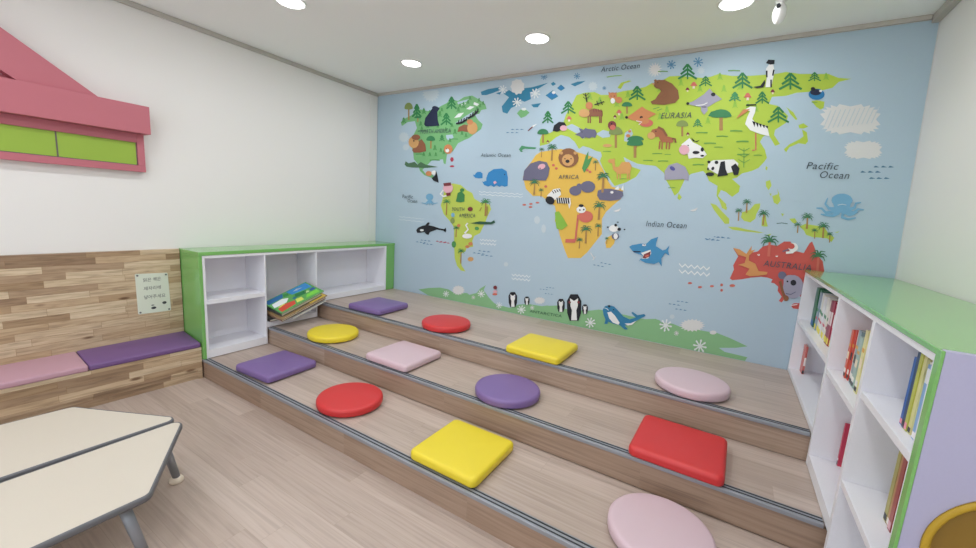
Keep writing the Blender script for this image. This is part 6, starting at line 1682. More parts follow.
tuft:3:3251,1704 3274,1706 3298,1705 3297,1710 3274,1711 3250,1709
tuft:3:3255,1705 3279,1707 3302,1706 3302,1710 3278,1711 3254,1709
tuft:3:3736,1857 3719,1994 3714,1995 3731,1858
tuft:3:3732,1894 3693,1917 3692,1913 3730,1890
tuft:3:3732,1890 3764,1912 3761,1916 3730,1894
tuft:3:3726,1934 3688,1957 3686,1954 3725,1930
tuft:3:3727,1930 3758,1952 3756,1956 3724,1934
tuft:3:3721,1974 3682,1998 3681,1994 3719,1970
tuft:3:3721,1970 3753,1992 3750,1996 3719,1974
trunk:4:1523,1479 1502,1439 1511,1436 1531,1475"""
WORDS = [('Arctic Ocean', 2.624, 2.634, 0.306, 0.039, -1.3, 'ink', 6), ('Atlantic Ocean', 1.484, 1.976, 0.338, 0.032, -1.1, 'ink', 6), ('Pacific', 4.09, 1.848, 0.161, 0.044, -2.6, 'ink', 6), ('Ocean', 4.165, 1.789, 0.149, 0.044, -2.0, 'ink', 6), ('Pacific', 0.437, 1.534, 0.157, 0.04, -0.3, 'ink', 6), ('Ocean', 0.518, 1.488, 0.145, 0.04, -0.7, 'ink', 6), ('Indian Ocean', 3.122, 1.397, 0.295, 0.045, 0.8, 'ink', 6), ('NORTH AMERICA', 0.68, 2.236, 0.413, 0.042, -1.2, 'ink', 6), ('SOUTH', 1.154, 1.426, 0.16, 0.036, 1.2, 'ink', 6), ('AMERICA', 1.251, 1.36, 0.206, 0.04, 2.5, 'ink', 6), ('EURASIA', 3.135, 2.233, 0.215, 0.042, -2.7, 'ink', 6), ('AFRICA', 2.33, 1.766, 0.188, 0.035, 0.5, 'ink', 6), ('AUSTRALIA', 3.944, 1.172, 0.271, 0.042, -0.3, 'ink', 6), ('ANTARCTICA', 2.152, 0.495, 0.328, 0.027, 2.2, 'dkgreen', 6)]
pm = {k: i for i, k in enumerate(PAINT)}
bm = bmesh.new()
XR = wx(1.2) - .006
def sheet(z0, z1):   # the backing sheet follows the leaning side wall
    P = [(.002, -.001, z0), (wx(z0)-.004, -.001, z0), (wx(z1)-.004, -.001, z1), (.002, -.001, z1)]
    Q = [(a, -.003, c) for a, b, c in P]
    rings(bm, [P, Q])
sheet(3*H+.001, ZM+.006)
for f in bm.faces: f.material_index = pm['ocean']
STEP = .00025; EPS = 5e-6; TOPY = -.003
from mathutils.geometry import tessellate_polygon
LINES = sorted(POLYS.split('\n'), key=lambda s: int(s.split(':')[1]))     # painter's order: land, then trees and animals, then details
for idx, ln in enumerate(LINES):
    col, L, pts = ln.split(':')
    P = [tuple(int(q)/1000 for q in s.split(',')) for s in pts.split()]
    P = [p for i, p in enumerate(P) if p != P[i-1]]
    P = [(min(max(x, .004), wx(z)-.006), min(max(z, 3*H+.003), ZM-.01)) for x, z in P]
    y = -.003 - .00001 - EPS*idx
    vs = [bm.verts.new((x, y, z)) for x, z in P]
    for t in tessellate_polygon([[Vector((x, z, 0)) for x, z in P]]):
        try: f = bm.faces.new([vs[i] for i in t]); f.material_index = pm[col]
        except ValueError: pass
bmesh.ops.recalc_face_normals(bm, faces=bm.faces)
for f in bm.faces:
    if len(f.verts) == 3 and f.normal.y > 0: f.normal_flip()
FONT_Y = -.003 - .00001 - EPS*len(LINES)
def text_mesh(s, width, height, spacing=1.0):
    cu = bpy.data.curves.new('lettering', 'FONT'); cu.body = s; cu.size = 1; cu.space_character = spacing; cu.resolution_u = 3
    o = bpy.data.objects.new('lettering', cu); C.objects.link(o); bpy.context.view_layer.update()
    me = bpy.data.meshes.new_from_object(o.evaluated_get(bpy.context.evaluated_depsgraph_get()))
    bpy.data.objects.remove(o)
    xs = [v.co.x for v in me.vertices]; ys = [v.co.y for v in me.vertices]
    kx = width/(max(xs)-min(xs)); ky = height/max(ys)
    for v in me.vertices: v.co = ((v.co.x-min(xs))*kx + v.co.y*ky*.10, v.co.y*ky, 0)
    return me
for s, x, z, w, h, rot, col, L in WORDS:
    me = text_mesh(s, w, h, 1.08)
    R = Matrix(((1,0,0,x),(0,0,-1,FONT_Y-EPS*8*L),(0,1,0,z),(0,0,0,1))) @ Matrix.Rotation(math.radians(rot), 4, 'Z')
    me.transform(R)
    n0 = len(bm.faces); bm.from_mesh(me); bm.faces.ensure_lookup_table()
    for f in bm.faces[n0:]: f.material_index = pm[col]
me = bpy.data.meshes.new('world_map_mural'); bm.to_mesh(me); bm.free()
for k, hx in PAINT.items(): me.materials.append(mat('print_'+k, hx, .55, spec=.3))
o = bpy.data.objects.new('world_map_mural', me); C.objects.link(o)
tag(o, 'printed world map mural with cartoon animals on the pale blue back wall', 'mural')

# ------------------------------------------------------------------ tiered seating
st = thing('tiered_seating_steps', 'three wide wood-look seating steps rising to the world map wall', 'steps', (2.3, Y1, 0))
ys = (Y1, Y2, Y3); X0, X1 = .004, 4.652
for i, y in enumerate(ys):
    z = H*(i+1); yb = ys[i+1]-.0 if i < 2 else -.004
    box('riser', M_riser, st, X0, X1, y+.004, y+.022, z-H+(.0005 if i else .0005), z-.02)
    box('tread', M_tread, st, X0, 4.645, y+.0225, yb, z-.019, z)
    nose = thing('nosing', '', '', (0, 0, 0)); del nose['label'], nose['category']
    bpy.data.objects.remove(nose)
    xl, xr = (.03 if i == 0 else .331), 4.184
    # aluminium edge: flat top plate with a rounded drip lip
    prof = [(y-.004, z-.015), (y+.003, z-.015), (y+.0035, z-.0005), (y+.043, z-.0005), (y+.043, z+.0035), (y+.002, z+.0035), (y-.003, z+.002), (y-.004, z-.002)]
    p = st.location; bm = bmesh.new()
    rings(bm, [[(x-p.x, a-p.y, b) for a, b in prof] for x in (xl, xr)])
    n = finish(bm, 'nosing', M_alu, st)
    for a, b in ((.009, .0150), (.029, .0355)):
        bm = bmesh.new(); addbox(bm, xl-p.x, xr-p.x, y+a-p.y, y+b-p.y, z+.0036, z+.0052); finish(bm, 'grip_strip', M_rub, n)

# ------------------------------------------------------------------ floor cushions
GC = 'floor cushions on the seating steps'
SQ = rounded([(-.205, -.205), (.205, -.205), (.205, .205), (-.205, .205)], .035)
RD = [(.206*math.cos(2*PI*i/56), .206*math.sin(2*PI*i/56)) for i in range(56)]
for shape, m, x, y, lev, rz, label in (
  ('s', M_pur, .905, -1.80, 1, 3, 'square purple cushion on the lowest step, beside the bookcase'),
  ('r', M_red, 1.755, -1.815, 1, 0, 'round red cushion on the lowest step, between purple and yellow squares'),
  ('s', M_yel, 2.665, -1.826, 1, 0, 'square yellow cushion on the lowest step, between red and pink rounds'),
  ('r', M_pnk, 3.635, -1.805, 1, 0, 'round pink cushion on the lowest step, cut by the bottom edge'),
  ('r', M_yel, .935, -1.32, 2, 0, 'round yellow cushion on the middle step, near the pile of picture books'),
  ('s', M_pnk, 1.745, -1.31, 2, 0, 'square pale pink cushion on the middle step'),
  ('r', M_pur, 2.65, -1.335, 2, 0, 'round purple cushion on the middle step, right of the pale pink square'),
  ('s', M_red, 3.64, -1.345, 2, -1, 'square red cushion on the middle step'),
  ('s', M_pur, .925, -.80, 3, 2, 'square purple cushion on the top step under the orca'),
  ('r', M_red, 1.765, -.83, 3, 0, 'round red cushion on the top step, next to the purple square'),
  ('s', M_yel, 2.66, -.845, 3, 0, 'square yellow cushion on the top step, below the penguins and seal'),
  ('r', M_pnk, 3.635, -.825, 3, 0, 'round pale pink cushion on the top step')):
    o = pad('floor_cushion', m, SQ if shape == 's' else RD, .052)
    o.location = (x, y, H*lev + .0056); o.rotation_euler[2] = math.radians(rz)
    tag(o, label, 'cushion', GC)

# ------------------------------------------------------------------ bookcase on the left wall
TL = 1.003; XF = .33
lb = thing('bookcase', 'low green and white bookcase stepping up along the plain left wall', 'bookcase', (.17, Y1, H))
bx = lambda n, m, *a, **k: box(n, m, lb, *a, **k)
bx('top_panel', M_green, .008, XF+.004, Y1-.004, -.008, TL-.028, TL, bev=.002)
bx('end_panel', M_green, .008, XF+.002, Y1-.003, Y1+.02, H+.0058, TL-.0285, bev=.0015)
bx('end_panel', M_green, .008, XF+.002, -.135, -.010, 3*H+.004, TL-.0285, bev=.0015)
bx('back_panel', M_white, .008, .02, Y1+.0205, -.136, 3*H+.004, TL-.029)
bx('back_panel', M_white, .008, .02, Y1+.0205, Y2-.0005, H+.004, 3*H+.0035)
bx('back_panel', M_white, .008, .02, Y2+.0, Y3-.0005, 2*H+.004, 3*H+.0035)
bx('top_rail', M_white, .0205, XF, Y1+.0205, -.136, TL-.05, TL-.029, bev=.001)
YA, YB = Y1+.0205, -.1365
D1, D2 = (-1.557, Y2-.0125), (-1.057, Y3-.0125)
ZR = TL-.0505
bx('side_lining', M_white, .0205, XF, YA, YA+.018, H+.006, ZR, bev=.001)
bx('divider', M_white, .0205, XF, D1[0], D1[1], H+.006, ZR, bev=.001)
bx('divider', M_white, .0205, XF, D2[0], D2[1], 2*H+.006, ZR, bev=.001)
bx('side_lining', M_white, .0205, XF, YB-.018, YB, 3*H+.006, ZR, bev=.001)
bx('base_board', M_white, .0205, XF-.002, YA+.0185, D1[0]-.0005, H+.006, H+.07, bev=.001)
bx('base_board', M_white, .0205, XF-.002, D1[1]+.0005, D2[0]-.0005, 2*H+.006, 2*H+.055, bev=.001)
bx('base_board', M_white, .0205, XF-.002, D2[1]+.0005, YB-.0185, 3*H+.006, 3*H+.06, bev=.001)
bx('shelf', M_white, .0205, XF-.003, YA+.0185, D1[0]-.0005, .590, .625, bev=.001)

# ------------------------------------------------------------------ bookcase on the right wall
XB = 4.185; TR = 1.177; YE = -2.12
rb = thing('bookcase', 'long white bookcase with pale green top and lavender end against the right wall', 'bookcase', (4.4, Y1, H))
bx = lambda n, m, *a, **k: box(n, m, rb, *a, **k)
bx('top_panel', M_green, XB-.004, 4.628, -2.0935, -.018, TR-.016, TR, bev=.002)
bx('back_panel', M_white, 4.61, 4.622, -2.085, -.018, 3*H+.006, TR-.0165)
bx('back_panel', M_white, 4.61, 4.622, Y2+.0, Y3-.012, 2*H+.006, 3*H+.0055)
bx('back_panel', M_white, 4.61, 4.622, -2.085, Y2-.012, H+.006, 3*H+.0055)
bx('top_rail', M_white, XB, 4.6095, -2.086, -.018, TR-.036, TR-.0165, bev=.001)
ZR = TR-.0365
E1, E2 = (-1.078, -1.050), (-1.612, -1.584)
bx('side_lining', M_white, XB, 4.6095, -.044, -.018, 3*H+.006, ZR, bev=.001)
bx('divider', M_white, XB, 4.6095, E1[0], E1[1], 2*H+.006, ZR, bev=.001)
bx('divider', M_white, XB, 4.6095, E2[0], E2[1], H+.006, ZR, bev=.001)
bx('side_lining', M_white, XB, 4.6095, -2.0935, -2.0765, H+.006, ZR, bev=.001)
bx('shelf', M_white, XB+.002, 4.6095, E1[1]+.0005, -.0445, .815, .840, bev=.001)
bx('shelf', M_white, XB+.002, 4.6095, E2[1]+.0005, E1[0]-.0005, .782, .807, bev=.001)
bx('shelf', M_white, XB+.002, 4.6095, -2.076, E2[0]-.0005, .867, .892, bev=.001)
bx('shelf', M_white, XB+.002, 4.6095, -2.076, E2[0]-.0005, .520, .545, bev=.001)
bx('base_board', M_white, XB+.001, 4.6095, E1[1]+.0005, -.0445, 3*H+.006, .485, bev=.001)
bx('base_board', M_white, XB+.001, 4.6095, E2[1]+.0005, E1[0]-.0005, 2*H+.006, .362, bev=.001)
bx('base_board', M_white, XB+.001, 4.6095, -2.076, E2[0]-.0005, H+.006, .212, bev=.001)
# lavender end with a round yellow-lined niche and a green front edge
bx('front_edging', M_green, XB-.004, XB+.003, YE-.001, -2.094, .004, TR, bev=.001)
NC, NZ, NR = 4.405, .695, .172
def end_panel():
    p = rb.location; bm = bmesh.new(); x0, x1, z0, z1 = XB+.0035, 4.628, .004, TR; n = 64; F = []
    for y in (YE, -2.095):
        A, B = [], []
        for i in range(n):
            t = 2*PI*i/n; c, s = math.cos(t), math.sin(t)
            A.append((NC+NR*c-p.x, y-p.y, NZ+NR*s-p.z))
            k = min([(x1-NC)/c if c > 1e-6 else 9, (x0-NC)/c if c < -1e-6 else 9, (z1-NZ)/s if s > 1e-6 else 9, (z0-NZ)/s if s < -1e-6 else 9])
            B.append((NC+k*c-p.x, y-p.y, NZ+k*s-p.z))
        for P in (B, A): F.append(P)
    # square off the four outer corners
    for q in (0, 2):
        B = F[q]
        for cx in (x0, x1):
            for cz in (z0, z1):
                i = min(range(n), key=lambda i: (B[i][0]+p.x-cx)**2+(B[i][2]+p.z-cz)**2); B[i] = (cx-p.x, B[i][1], cz-p.z)
    V = rings(bm, [F[1], F[0], F[2], F[3]], cap=False)
    for i in range(n): bm.faces.new((V[3][i], V[3][(i+1) % n], V[0][(i+1) % n], V[0][i]))
    return finish(bm, 'end_panel', M_lav, rb)
end_panel()
p = rb.location
def yl(r, y, n=64): return [(NC+r*math.cos(2*PI*i/n)-p.x, y-p.y, NZ+r*math.sin(2*PI*i/n)-p.z) for i in range(n)]
bm = bmesh.new()
V = rings(bm, [yl(NR-.0005, -2.0955), yl(NR-.0005, YE-.001), yl(NR+.010, YE-.001), yl(NR+.009, YE-.007), yl(NR-.001, YE-.009), yl(NR-.007, YE-.004), yl(NR-.007, -2.0955)], cap=False)
for i in range(64): bm.faces.new((V[-1][i], V[-1][(i+1) % 64], V[0][(i+1) % 64], V[0][i]))
finish(bm, 'niche_ring', M_must, rb, True)
bm = bmesh.new(); rings(bm, [yl(NR-.008, -2.0955), yl(NR-.008, -2.103)]); finish(bm, 'niche_back', M_must_shade, rb)

# ------------------------------------------------------------------ books
def book(label, group, w, h, t, col, M, bands=(), art=(), soft=False):
    """local frame: spine along +Y (height h), page depth along +X (w), thickness along Z (t); spine outside faces -X"""
    r = bpy.data.objects.new('book' if not art else 'picture_book', None); C.objects.link(r); r.matrix_world = M
    tag(r, label, 'book', group); k = .0022
    bm = bmesh.new()
    addbox(bm, 0, w, 0, h, 0, k); addbox(bm, 0, w, 0, h, t-k, t); addbox(bm, 0, k, 0, h, k, t-k)
    finish(bm, 'cover', mat('cover_'+col, col, .4), r)
    bm = bmesh.new(); addbox(bm, k+.0003, w-.004, .004, h-.004, k+.0003, t-k-.0003); finish(bm, 'pages', M_page, r)
    for nm, c, a, b in bands:           # paper labels wrapped on the spine
        bm = bmesh.new(); addbox(bm, -.0007, -.0001, a*h, b*h, t*.08, t*.92); finish(bm, nm, mat('label_'+c, c, .5), r)
    for nm, c, pts in art:              # printed pictures on the upper cover
        bm = bmesh.new(); vs = [bm.verts.new((x*w, y*h, t+.0002)) for x, y in pts]; vt = [bm.verts.new((x*w, y*h, t+.0006)) for x, y in pts]
        bm.faces.new(vs[::-1]); bm.faces.new(vt); n = len(pts)
        for i in range(n): bm.faces.new((vs[i], vs[(i+1) % n], vt[(i+1) % n], vt[i]))
        finish(bm, nm, mat('print_'+c, c, .45), r)
    return r
ORD = ['first','second','third','fourth','fifth','sixth','seventh','eighth','ninth','tenth','eleventh','twelfth','thirteenth','fourteenth','fifteenth','sixteenth','seventeenth','eighteenth','nineteenth','twentieth']
def row(x, y, z, specs, where, group, lean=0):
    """upright books, spines to the room (-x), from the map wall towards the viewer"""
    for i, (cname, col, t, h, w, bands) in enumerate(specs):
        y -= t + .0015
        # local X -> +x, local Y -> +z, local Z -> -y : the book occupies y .. y+t
        M = Matrix(((1,0,0,x+random.uniform(-.006,.006)),(0,0,-1,y+t),(0,1,0,z),(0,0,0,1)))
        book('%s book, %s from the map wall, %s' % (cname, ORD[i], where), group, w, h, t, col, M, bands)
    return y
def lab(c, a=.03, b=.16): return ('spine_label', c, a, b)
g1 = 'books in the far upper compartment of the right bookcase'
sp = []
for i, (cn, c) in enumerate([('teal','#2f6f66'),('dark green','#2f6b4c'),('green','#3f7d5f'),('blue grey','#8d9db0'),('white','#dedfe0'),('cream','#e3ded0'),('white','#e4e4e8'),('pale grey','#cfd0d6'),('white','#e2dfdc'),('cream','#ded7cc'),('dark red','#8b2f45'),('crimson','#a8324c'),('rose','#b85a72'),('maroon','#7b2a40'),('plum','#8d4a68')]):
    sp.append((cn, c, .046, (.245, .25, .24, .232, .235, .23, .228, .232, .235, .225, .235, .24, .23, .235, .23)[i], .19, [lab('#e8d94a' if i > 2 else '#3a6ea8')] + ([('spine_title', '#c9576b', .3, .36), ('spine_title', '#4c8a66', .5, .58)] if 3 <= i <= 9 else [('spine_title', '#e6d6d8', .45, .75)] if i > 9 else [])))
row(4.236, -.20, .841, sp, 'far upper shelf, right bookcase', g1)
g2 = 'books in the middle upper compartment of the right bookcase'
sp = []
for i, (cn, c) in enumerate([('orange red','#cf5a45'),('red','#c2443f'),('white and red','#e2d2cc'),('grey blue','#8fa3ad'),('pale teal','#a3bab5'),('cream','#e2dcb5'),('pale yellow','#e5dfa4'),('olive cream','#cfcb9a')]):
    sp.append((cn, c, (.028,.026,.026,.036,.036,.034,.034,.034)[i], .215+.006*(i % 4)+.03*(i > 5), .19, [('spine_label', '#2f3138', .03, .10), ('spine_label', '#e9e6e2', .11, .2)] + [('spine_title', '#3a3a42' if i % 2 else '#f0e2c8', .4, .55), ('spine_title', '#d9a24a', .66, .72)]))
row(4.232, -1.165, .808, sp, 'middle upper shelf, right bookcase', g2)
g3 = 'books in the near upper compartment of the right bookcase'
sp = [('royal blue','#2c5fb0',.020,.205,.2,[('spine_label','#e88fa5',.02,.09)]),('navy','#24406f',.018,.225,.2,[('spine_label','#33343c',.02,.10)]),('lime green','#b9bd52',.018,.228,.2,[('spine_label','#e88fa5',.02,.1)]),('pale yellow','#d7d59a',.018,.225,.2,[('spine_label','#33343c',.02,.08)]),
      ('white','#e3e4e6',.015,.215,.2,[('spine_label','#e88fa5',.02,.1),('spine_title','#2a3038',.75,.9)]),('sky blue','#7fa7d4',.03,.212,.2,[('spine_label','#e9e6e8',.02,.1),('spine_title','#e6ebf0',.76,.95)])]
row(4.222, -1.862, .893, sp, 'near upper shelf, right bookcase', g3)
g4 = 'books in the near lower compartment of the right bookcase'
sp = [('olive','#a7a05a',.024,.2455,.2,[('spine_label','#2f3138',.02,.1)]),('tan','#b48a5a',.022,.24,.2,[('spine_label','#e6e2dc',.02,.1)]),('brick red','#9c4a42',.024,.245,.2,[('spine_label','#d9a8b2',.02,.12)]),('pale pink','#cfb0b0',.022,.24,.2,[('spine_label','#2f3138',.02,.1)]),('charcoal','#4a4b58',.026,.245,.2,[('spine_label','#6a6b74',.02,.1)])]
row(4.255, -1.79, .546, sp, 'near lower shelf, right bookcase', g4)
# two slim books left in the lower compartments
book('slim red and white book standing in the far lower compartment', None, .085, .19, .012, '#c96a62', Matrix(((0,0,1,4.245),(1,0,0,-.15),(0,1,0,.486),(0,0,0,1))), [('spine_label', '#33343c', .02, .14), ('spine_title', '#e9e2de', .3, .6)])
book('slim crimson book standing in the middle lower compartment', None, .15, .21, .015, '#c23a55', Matrix(((1,0,0,4.285),(0,0,-1,-1.10),(0,1,0,.363),(0,0,0,1))), [('spine_label', '#55565e', .02, .1), ('spine_label', '#e9e6e6', .12, .17)])

# the slanting pile of picture books in the middle of the left bookcase
GP = 'slanting pile of picture books'
def tilt(o, th, ph, yaw=0):
    """length runs towards the map wall and up by th, depth runs towards the left wall and up by ph"""
    u = Vector((0, math.cos(th), math.sin(th))); a = Vector((-math.cos(ph), 0, math.sin(ph)))
    n = u.cross(a).normalized(); a = n.cross(u).normalized()
    q = Matrix.Rotation(yaw, 3, n); u = q @ u; a = q @ a
    return Matrix(((u.x, a.x, n.x, o[0]), (u.y, a.y, n.y, o[1]), (u.z, a.z, n.z, o[2]), (0, 0, 0, 1)))
R = math.radians
M1 = tilt((.495, -1.405, .383), R(18), R(7)); n1 = Vector((M1[0][2], M1[1][2], M1[2][2])); u1 = Vector((M1[0][0], M1[1][0], M1[2][0])); a1 = Vector((M1[0][1], M1[1][1], M1[2][1]))
def at(base, a, b, c):
    N = base.copy(); q = Vector((base[0][3], base[1][3], base[2][3])) + u1*a + a1*b + n1*c
    N[0][3], N[1][3], N[2][3] = q; return N
book('flat dark picture book lying under the slanting pile', GP, .30, .30, .02, '#4a4440', Matrix(((0,-1,0,.345),(1,0,0,-1.53),(0,0,1,.3557),(0,0,0,1))), art=[('cover_picture', '#6b5a4c', [(.1,.1),(.9,.1),(.9,.9),(.1,.9)])])
book('white picture book at the bottom of the slanting pile', GP, .36, .27, .011, '#dcdcdc', at(M1, 0, 0, 0), art=[('cover_picture', '#8fb3c9', [(.1,.1),(.9,.1),(.9,.9),(.1,.9)])])
book('grey picture book second from the bottom of the slanting pile', GP, .42, .27, .012, '#6f6a68', at(M1, -.055, .02, .016), art=[('cover_picture', '#b8a48f', [(.1,.1),(.9,.1),(.9,.9),(.1,.9)])])
book('brown picture book in the middle of the slanting pile', GP, .46, .28, .016, '#8f6f58', at(M1, -.10, -.002, .033), art=[('cover_picture', '#c9a24a', [(.05,.1),(.3,.1),(.3,.9),(.05,.9)])])
book('yellow picture book sticking out under the green one on the pile', GP, .475, .29, .010, '#a88a62', at(M1, -.10, -.01, .0535), art=[('cover_picture', '#e8c85a', [(.62,.03),(.98,.03),(.98,.5),(.62,.5)])])
book('dark picture book wedged under the top of the slanting pile', GP, .42, .26, .026, '#3f4444', at(M1, -.08, .02, .068), art=[('cover_picture', '#6c7a6c', [(.1,.1),(.9,.1),(.9,.9),(.1,.9)])])
M2 = at(M1, -.085, .0, .098)
q = Vector((M2[0][3], M2[1][3], M2[2][3])); q.z += .004; M2 = tilt(q, R(18.5), R(12))
book('large green picture book with red and white pictures on top of the pile', GP, .44, .265, .012, '#5fa65a', M2, art=[
  ('cover_picture', '#cf4c3c', [(.03,.05),(.36,.10),(.42,.30),(.25,.36),(.04,.28)]),
  ('cover_picture', '#e3e6ea', [(.02,.42),(.28,.40),(.40,.58),(.30,.70),(.06,.66)]),
  ('cover_picture', '#2f6ea8', [(.02,.72),(.34,.74),(.42,.96),(.03,.97)]),
  ('cover_picture', '#d9e06a', [(.40,.12),(.56,.10),(.58,.30),(.46,.34)]),
  ('cover_picture', '#2c7a4a', [(.50,.42),(.72,.36),(.80,.52),(.56,.62)]),
  ('cover_picture', '#3f8fd0', [(.52,.66),(.96,.56),(.97,.96),(.50,.97)]),
  ('cover_picture', '#7ed04a', [(.62,.12),(.94,.08),(.95,.30),(.70,.28)]),
  ('cover_picture', '#dfe8ea', [(.60,.80),(.70,.74),(.82,.78),(.72,.88)]),
  ('cover_picture', '#2b6f8f', [(.44,.34),(.52,.38),(.50,.50),(.43,.46)]),
  ('cover_picture', '#e9d96a', [(.10,.31),(.24,.37),(.22,.41),(.08,.37)]),
  ('cover_picture', '#c4e0a0', [(.72,.38),(.80,.35),(.82,.46),(.74,.50)]),
  ('cover_picture', '#3a8f4f', [(.36,.74),(.46,.70),(.50,.86),(.40,.90)]),
  ('cover_picture', '#2f5f9c', [(.84,.36),(.96,.34),(.96,.50),(.86,.50)])])

# ------------------------------------------------------------------ bench along the left wall
YEND = Y1-.008; YST = -4.3
bp_ = box('wood_back_panel', M_panel, None, .001, .03, YST, YEND, .0, 1.0, .0015)
tag(bp_, 'tall timber strip panel fixed to the left wall above the bench', 'wall panel')
be = thing('bench', 'long low bench faced with timber strips along the left wall', 'bench', (.16, -3.1, 0))
def fx(y, o=0.0): return .311 - .040*(YEND-y) - o          # the bench gets a little shallower away from the steps
def slab(name, m, y0, y1, o0, o1, z0, z1):                    # board between two offsets from the front line
    P = be.location; bm = bmesh.new()
    q = lambda y, o: (o[1] if isinstance(o, tuple) else fx(y, o))
    R4 = [[(q(y, o)-P.x, y-P.y, z-P.z) for y, o in ((y0, o0), (y0, o1), (y1, o1), (y1, o0))] for z in (z0, z1)]
    rings(bm, R4); return finish(bm, name, m, be)
slab('seat_board', M_bench, YST, YEND, ('x', .031), -.002, .240, .256)
slab('front_panel', M_bench, YST, YEND-.030, .022, .0, .075, .2395)
slab('end_post', M_bench, YEND-.0295, YEND, ('x', .031), .0, .001, .2395)
slab('toe_board', M_bench, YST, YEND-.030, .040, .012, .001, .0745)
def bench_pad(m, y0, y1, label):
    """upholstered pad, thicker towards the back, softened edges"""
    bm = bmesh.new(); n = 14; R_ = []
    for k in range(n+1):
        y = y0+(y1-y0)*k/n; f_ = fx(y, -.008)
        R_.append([(.0325, y, .2565), (f_, y, .2565), (f_, y, .295), (.0325, y, .333)])
    rings(bm, R_)
    bmesh.ops.recalc_face_normals(bm, faces=bm.faces)
    es = [e for e in bm.edges if len(e.link_faces) == 2 and e.calc_face_angle(0) > .6]
    bmesh.ops.bevel(bm, geom=es, offset=.010, segments=3, affect='EDGES', profile=.5)
    o = finish(bm, 'bench_pad', m, None); o.data.polygons.foreach_set('use_smooth', [True]*len(o.data.polygons)); o.data.set_sharp_from_angle(angle=.6)
    return tag(o, label, 'bench pad', 'pads on the timber bench')
bench_pad(M_bpur, -2.688, YEND-.004, 'purple bench pad next to the green bookcase end')
bench_pad(M_bpink, -3.34, -2.691, 'pink bench pad beside the purple one')
# notice board on the panel
sg = thing('notice_sign', 'pale notice plate with Korean writing screwed to the timber panel', 'sign', (.031, -2.242, .67))
def yz(name, m, pts, x0, x1, par): return prism(name, m, par, pts, 0, x0, x1)
SGP = [(-2.342, .520), (-2.138, .516), (-2.145, .818), (-2.344, .828)]
sb = yz('sign_board', M_sign, rounded(SGP, .008, 4), .0311, .0345, sg)
for (y, z) in ((-2.331, .814), (-2.157, .805), (-2.150, .529), (-2.329, .533)):
    bm = bmesh.new(); tube(bm, (.0346-.031, y+2.242, z-.67), (.0385-.031, y+2.242, z-.67), .007, .006, 14); finish(bm, 'screw', M_screw, sg)
for s, y, z, w, h in (('읽은 책은', -2.300, .765, .108, .026), ('제자리에', -2.300, .700, .104, .026), ('넣어주세요', -2.302, .632, .132, .028)):
    me = text_mesh(s, w, h); me.transform(Matrix(((0,0,1,.0036+.0004),(1,0,0,y+2.242),(0,1,0,z-.67),(0,0,0,1))))
    bm = bmesh.new(); bm.from_mesh(me); finish(bm, 'lettering', M_ink, sb)
for cy, cz, ry, rz in ((-2.178, .586, .014, .011), (-2.252, .578, .010, .004), (-2.247, .556, .016, .010)):   # small printed figures
    bm = bmesh.new(); vs = [bm.verts.new((.0040, cy+2.242+ry*math.cos(2*PI*i/14), cz-.67+rz*math.sin(2*PI*i/14))) for i in range(14)]; bm.faces.new(vs)
    finish(bm, 'printed_figure', M_ink, sb)

# ------------------------------------------------------------------ pink house front on the left wall
hs = thing('playhouse_front', 'pink wooden house front with gable and lime panes on the left wall', 'wall decoration', (.0, -3.47, 1.56))
HC = -3.47; f = lambda y: 2*HC-y
yz('window_frame', M_pinkh, [(-2.24, 1.568), (-2.24, 1.83), (f(-2.24), 1.83), (f(-2.24), 1.568)], .001, .035, hs)
for a, b, c, d in ((-2.24, f(-2.24), 1.568, 1.612),):
    box('bottom_rail', M_pinkh, hs, .0352, .052, b, a, c, d, .001)
box('side_rail', M_pinkh, hs, .0352, .052, -2.281, -2.24, 1.6125, 1.83, .001)
box('side_rail', M_pinkh, hs, .0352, .052, f(-2.24), f(-2.281), 1.6125, 1.83, .001)
box('top_rail', M_pinkh, hs, .0352, .052, f(-2.281), -2.2815, 1.770, 1.83, .001)
pw = (f(-2.283)+2.283)/6
for i in range(6):
    a = -2.283 + pw*i; b = a + pw
    pn = box('window_pane', M_pane, hs, .0352, .042, b+.004, a-.004, 1.617, 1.7695)
    bm = bmesh.new(); P = hs.location
    for (y0, y1, z0, z1) in ((b+.0005, a-.0005, 1.6128, 1.6168), (b+.0005, b+.0038, 1.617, 1.7695), (a-.0038, a-.0005, 1.617, 1.7695)):
        addbox(bm, .0354-P.x, .0435-P.x, y0-P.y, y1-P.y, z0-P.z, z1-P.z)
    finish(bm, 'pane_border', M_paneed, pn)
box('eave_board', M_pinkh, hs, .001, .13, f(-2.222), -2.222, 1.8305, 2.018, .002)
sl = .697; zt = 2.019; yb = -2.475
apex = zt + (yb-HC)*sl
iy = -2.822; ia = zt + (iy-HC)*sl
# two sloping gable boards that meet at the ridge, leaving the triangle between them open
for sgn in (1, -1):
    g = lambda y: HC + sgn*(y-HC)
    yz('gable_board', M_pinkh, [(g(yb), zt), (g(iy), zt), (g(HC+.0005), ia), (g(HC+.0005), min(apex, ZC-.002))][::sgn], .03, .10, hs)
box('gable_batten', M_pinkh, hs, .001, .0295, f(iy)+.02, iy+.15, zt, zt+.03)

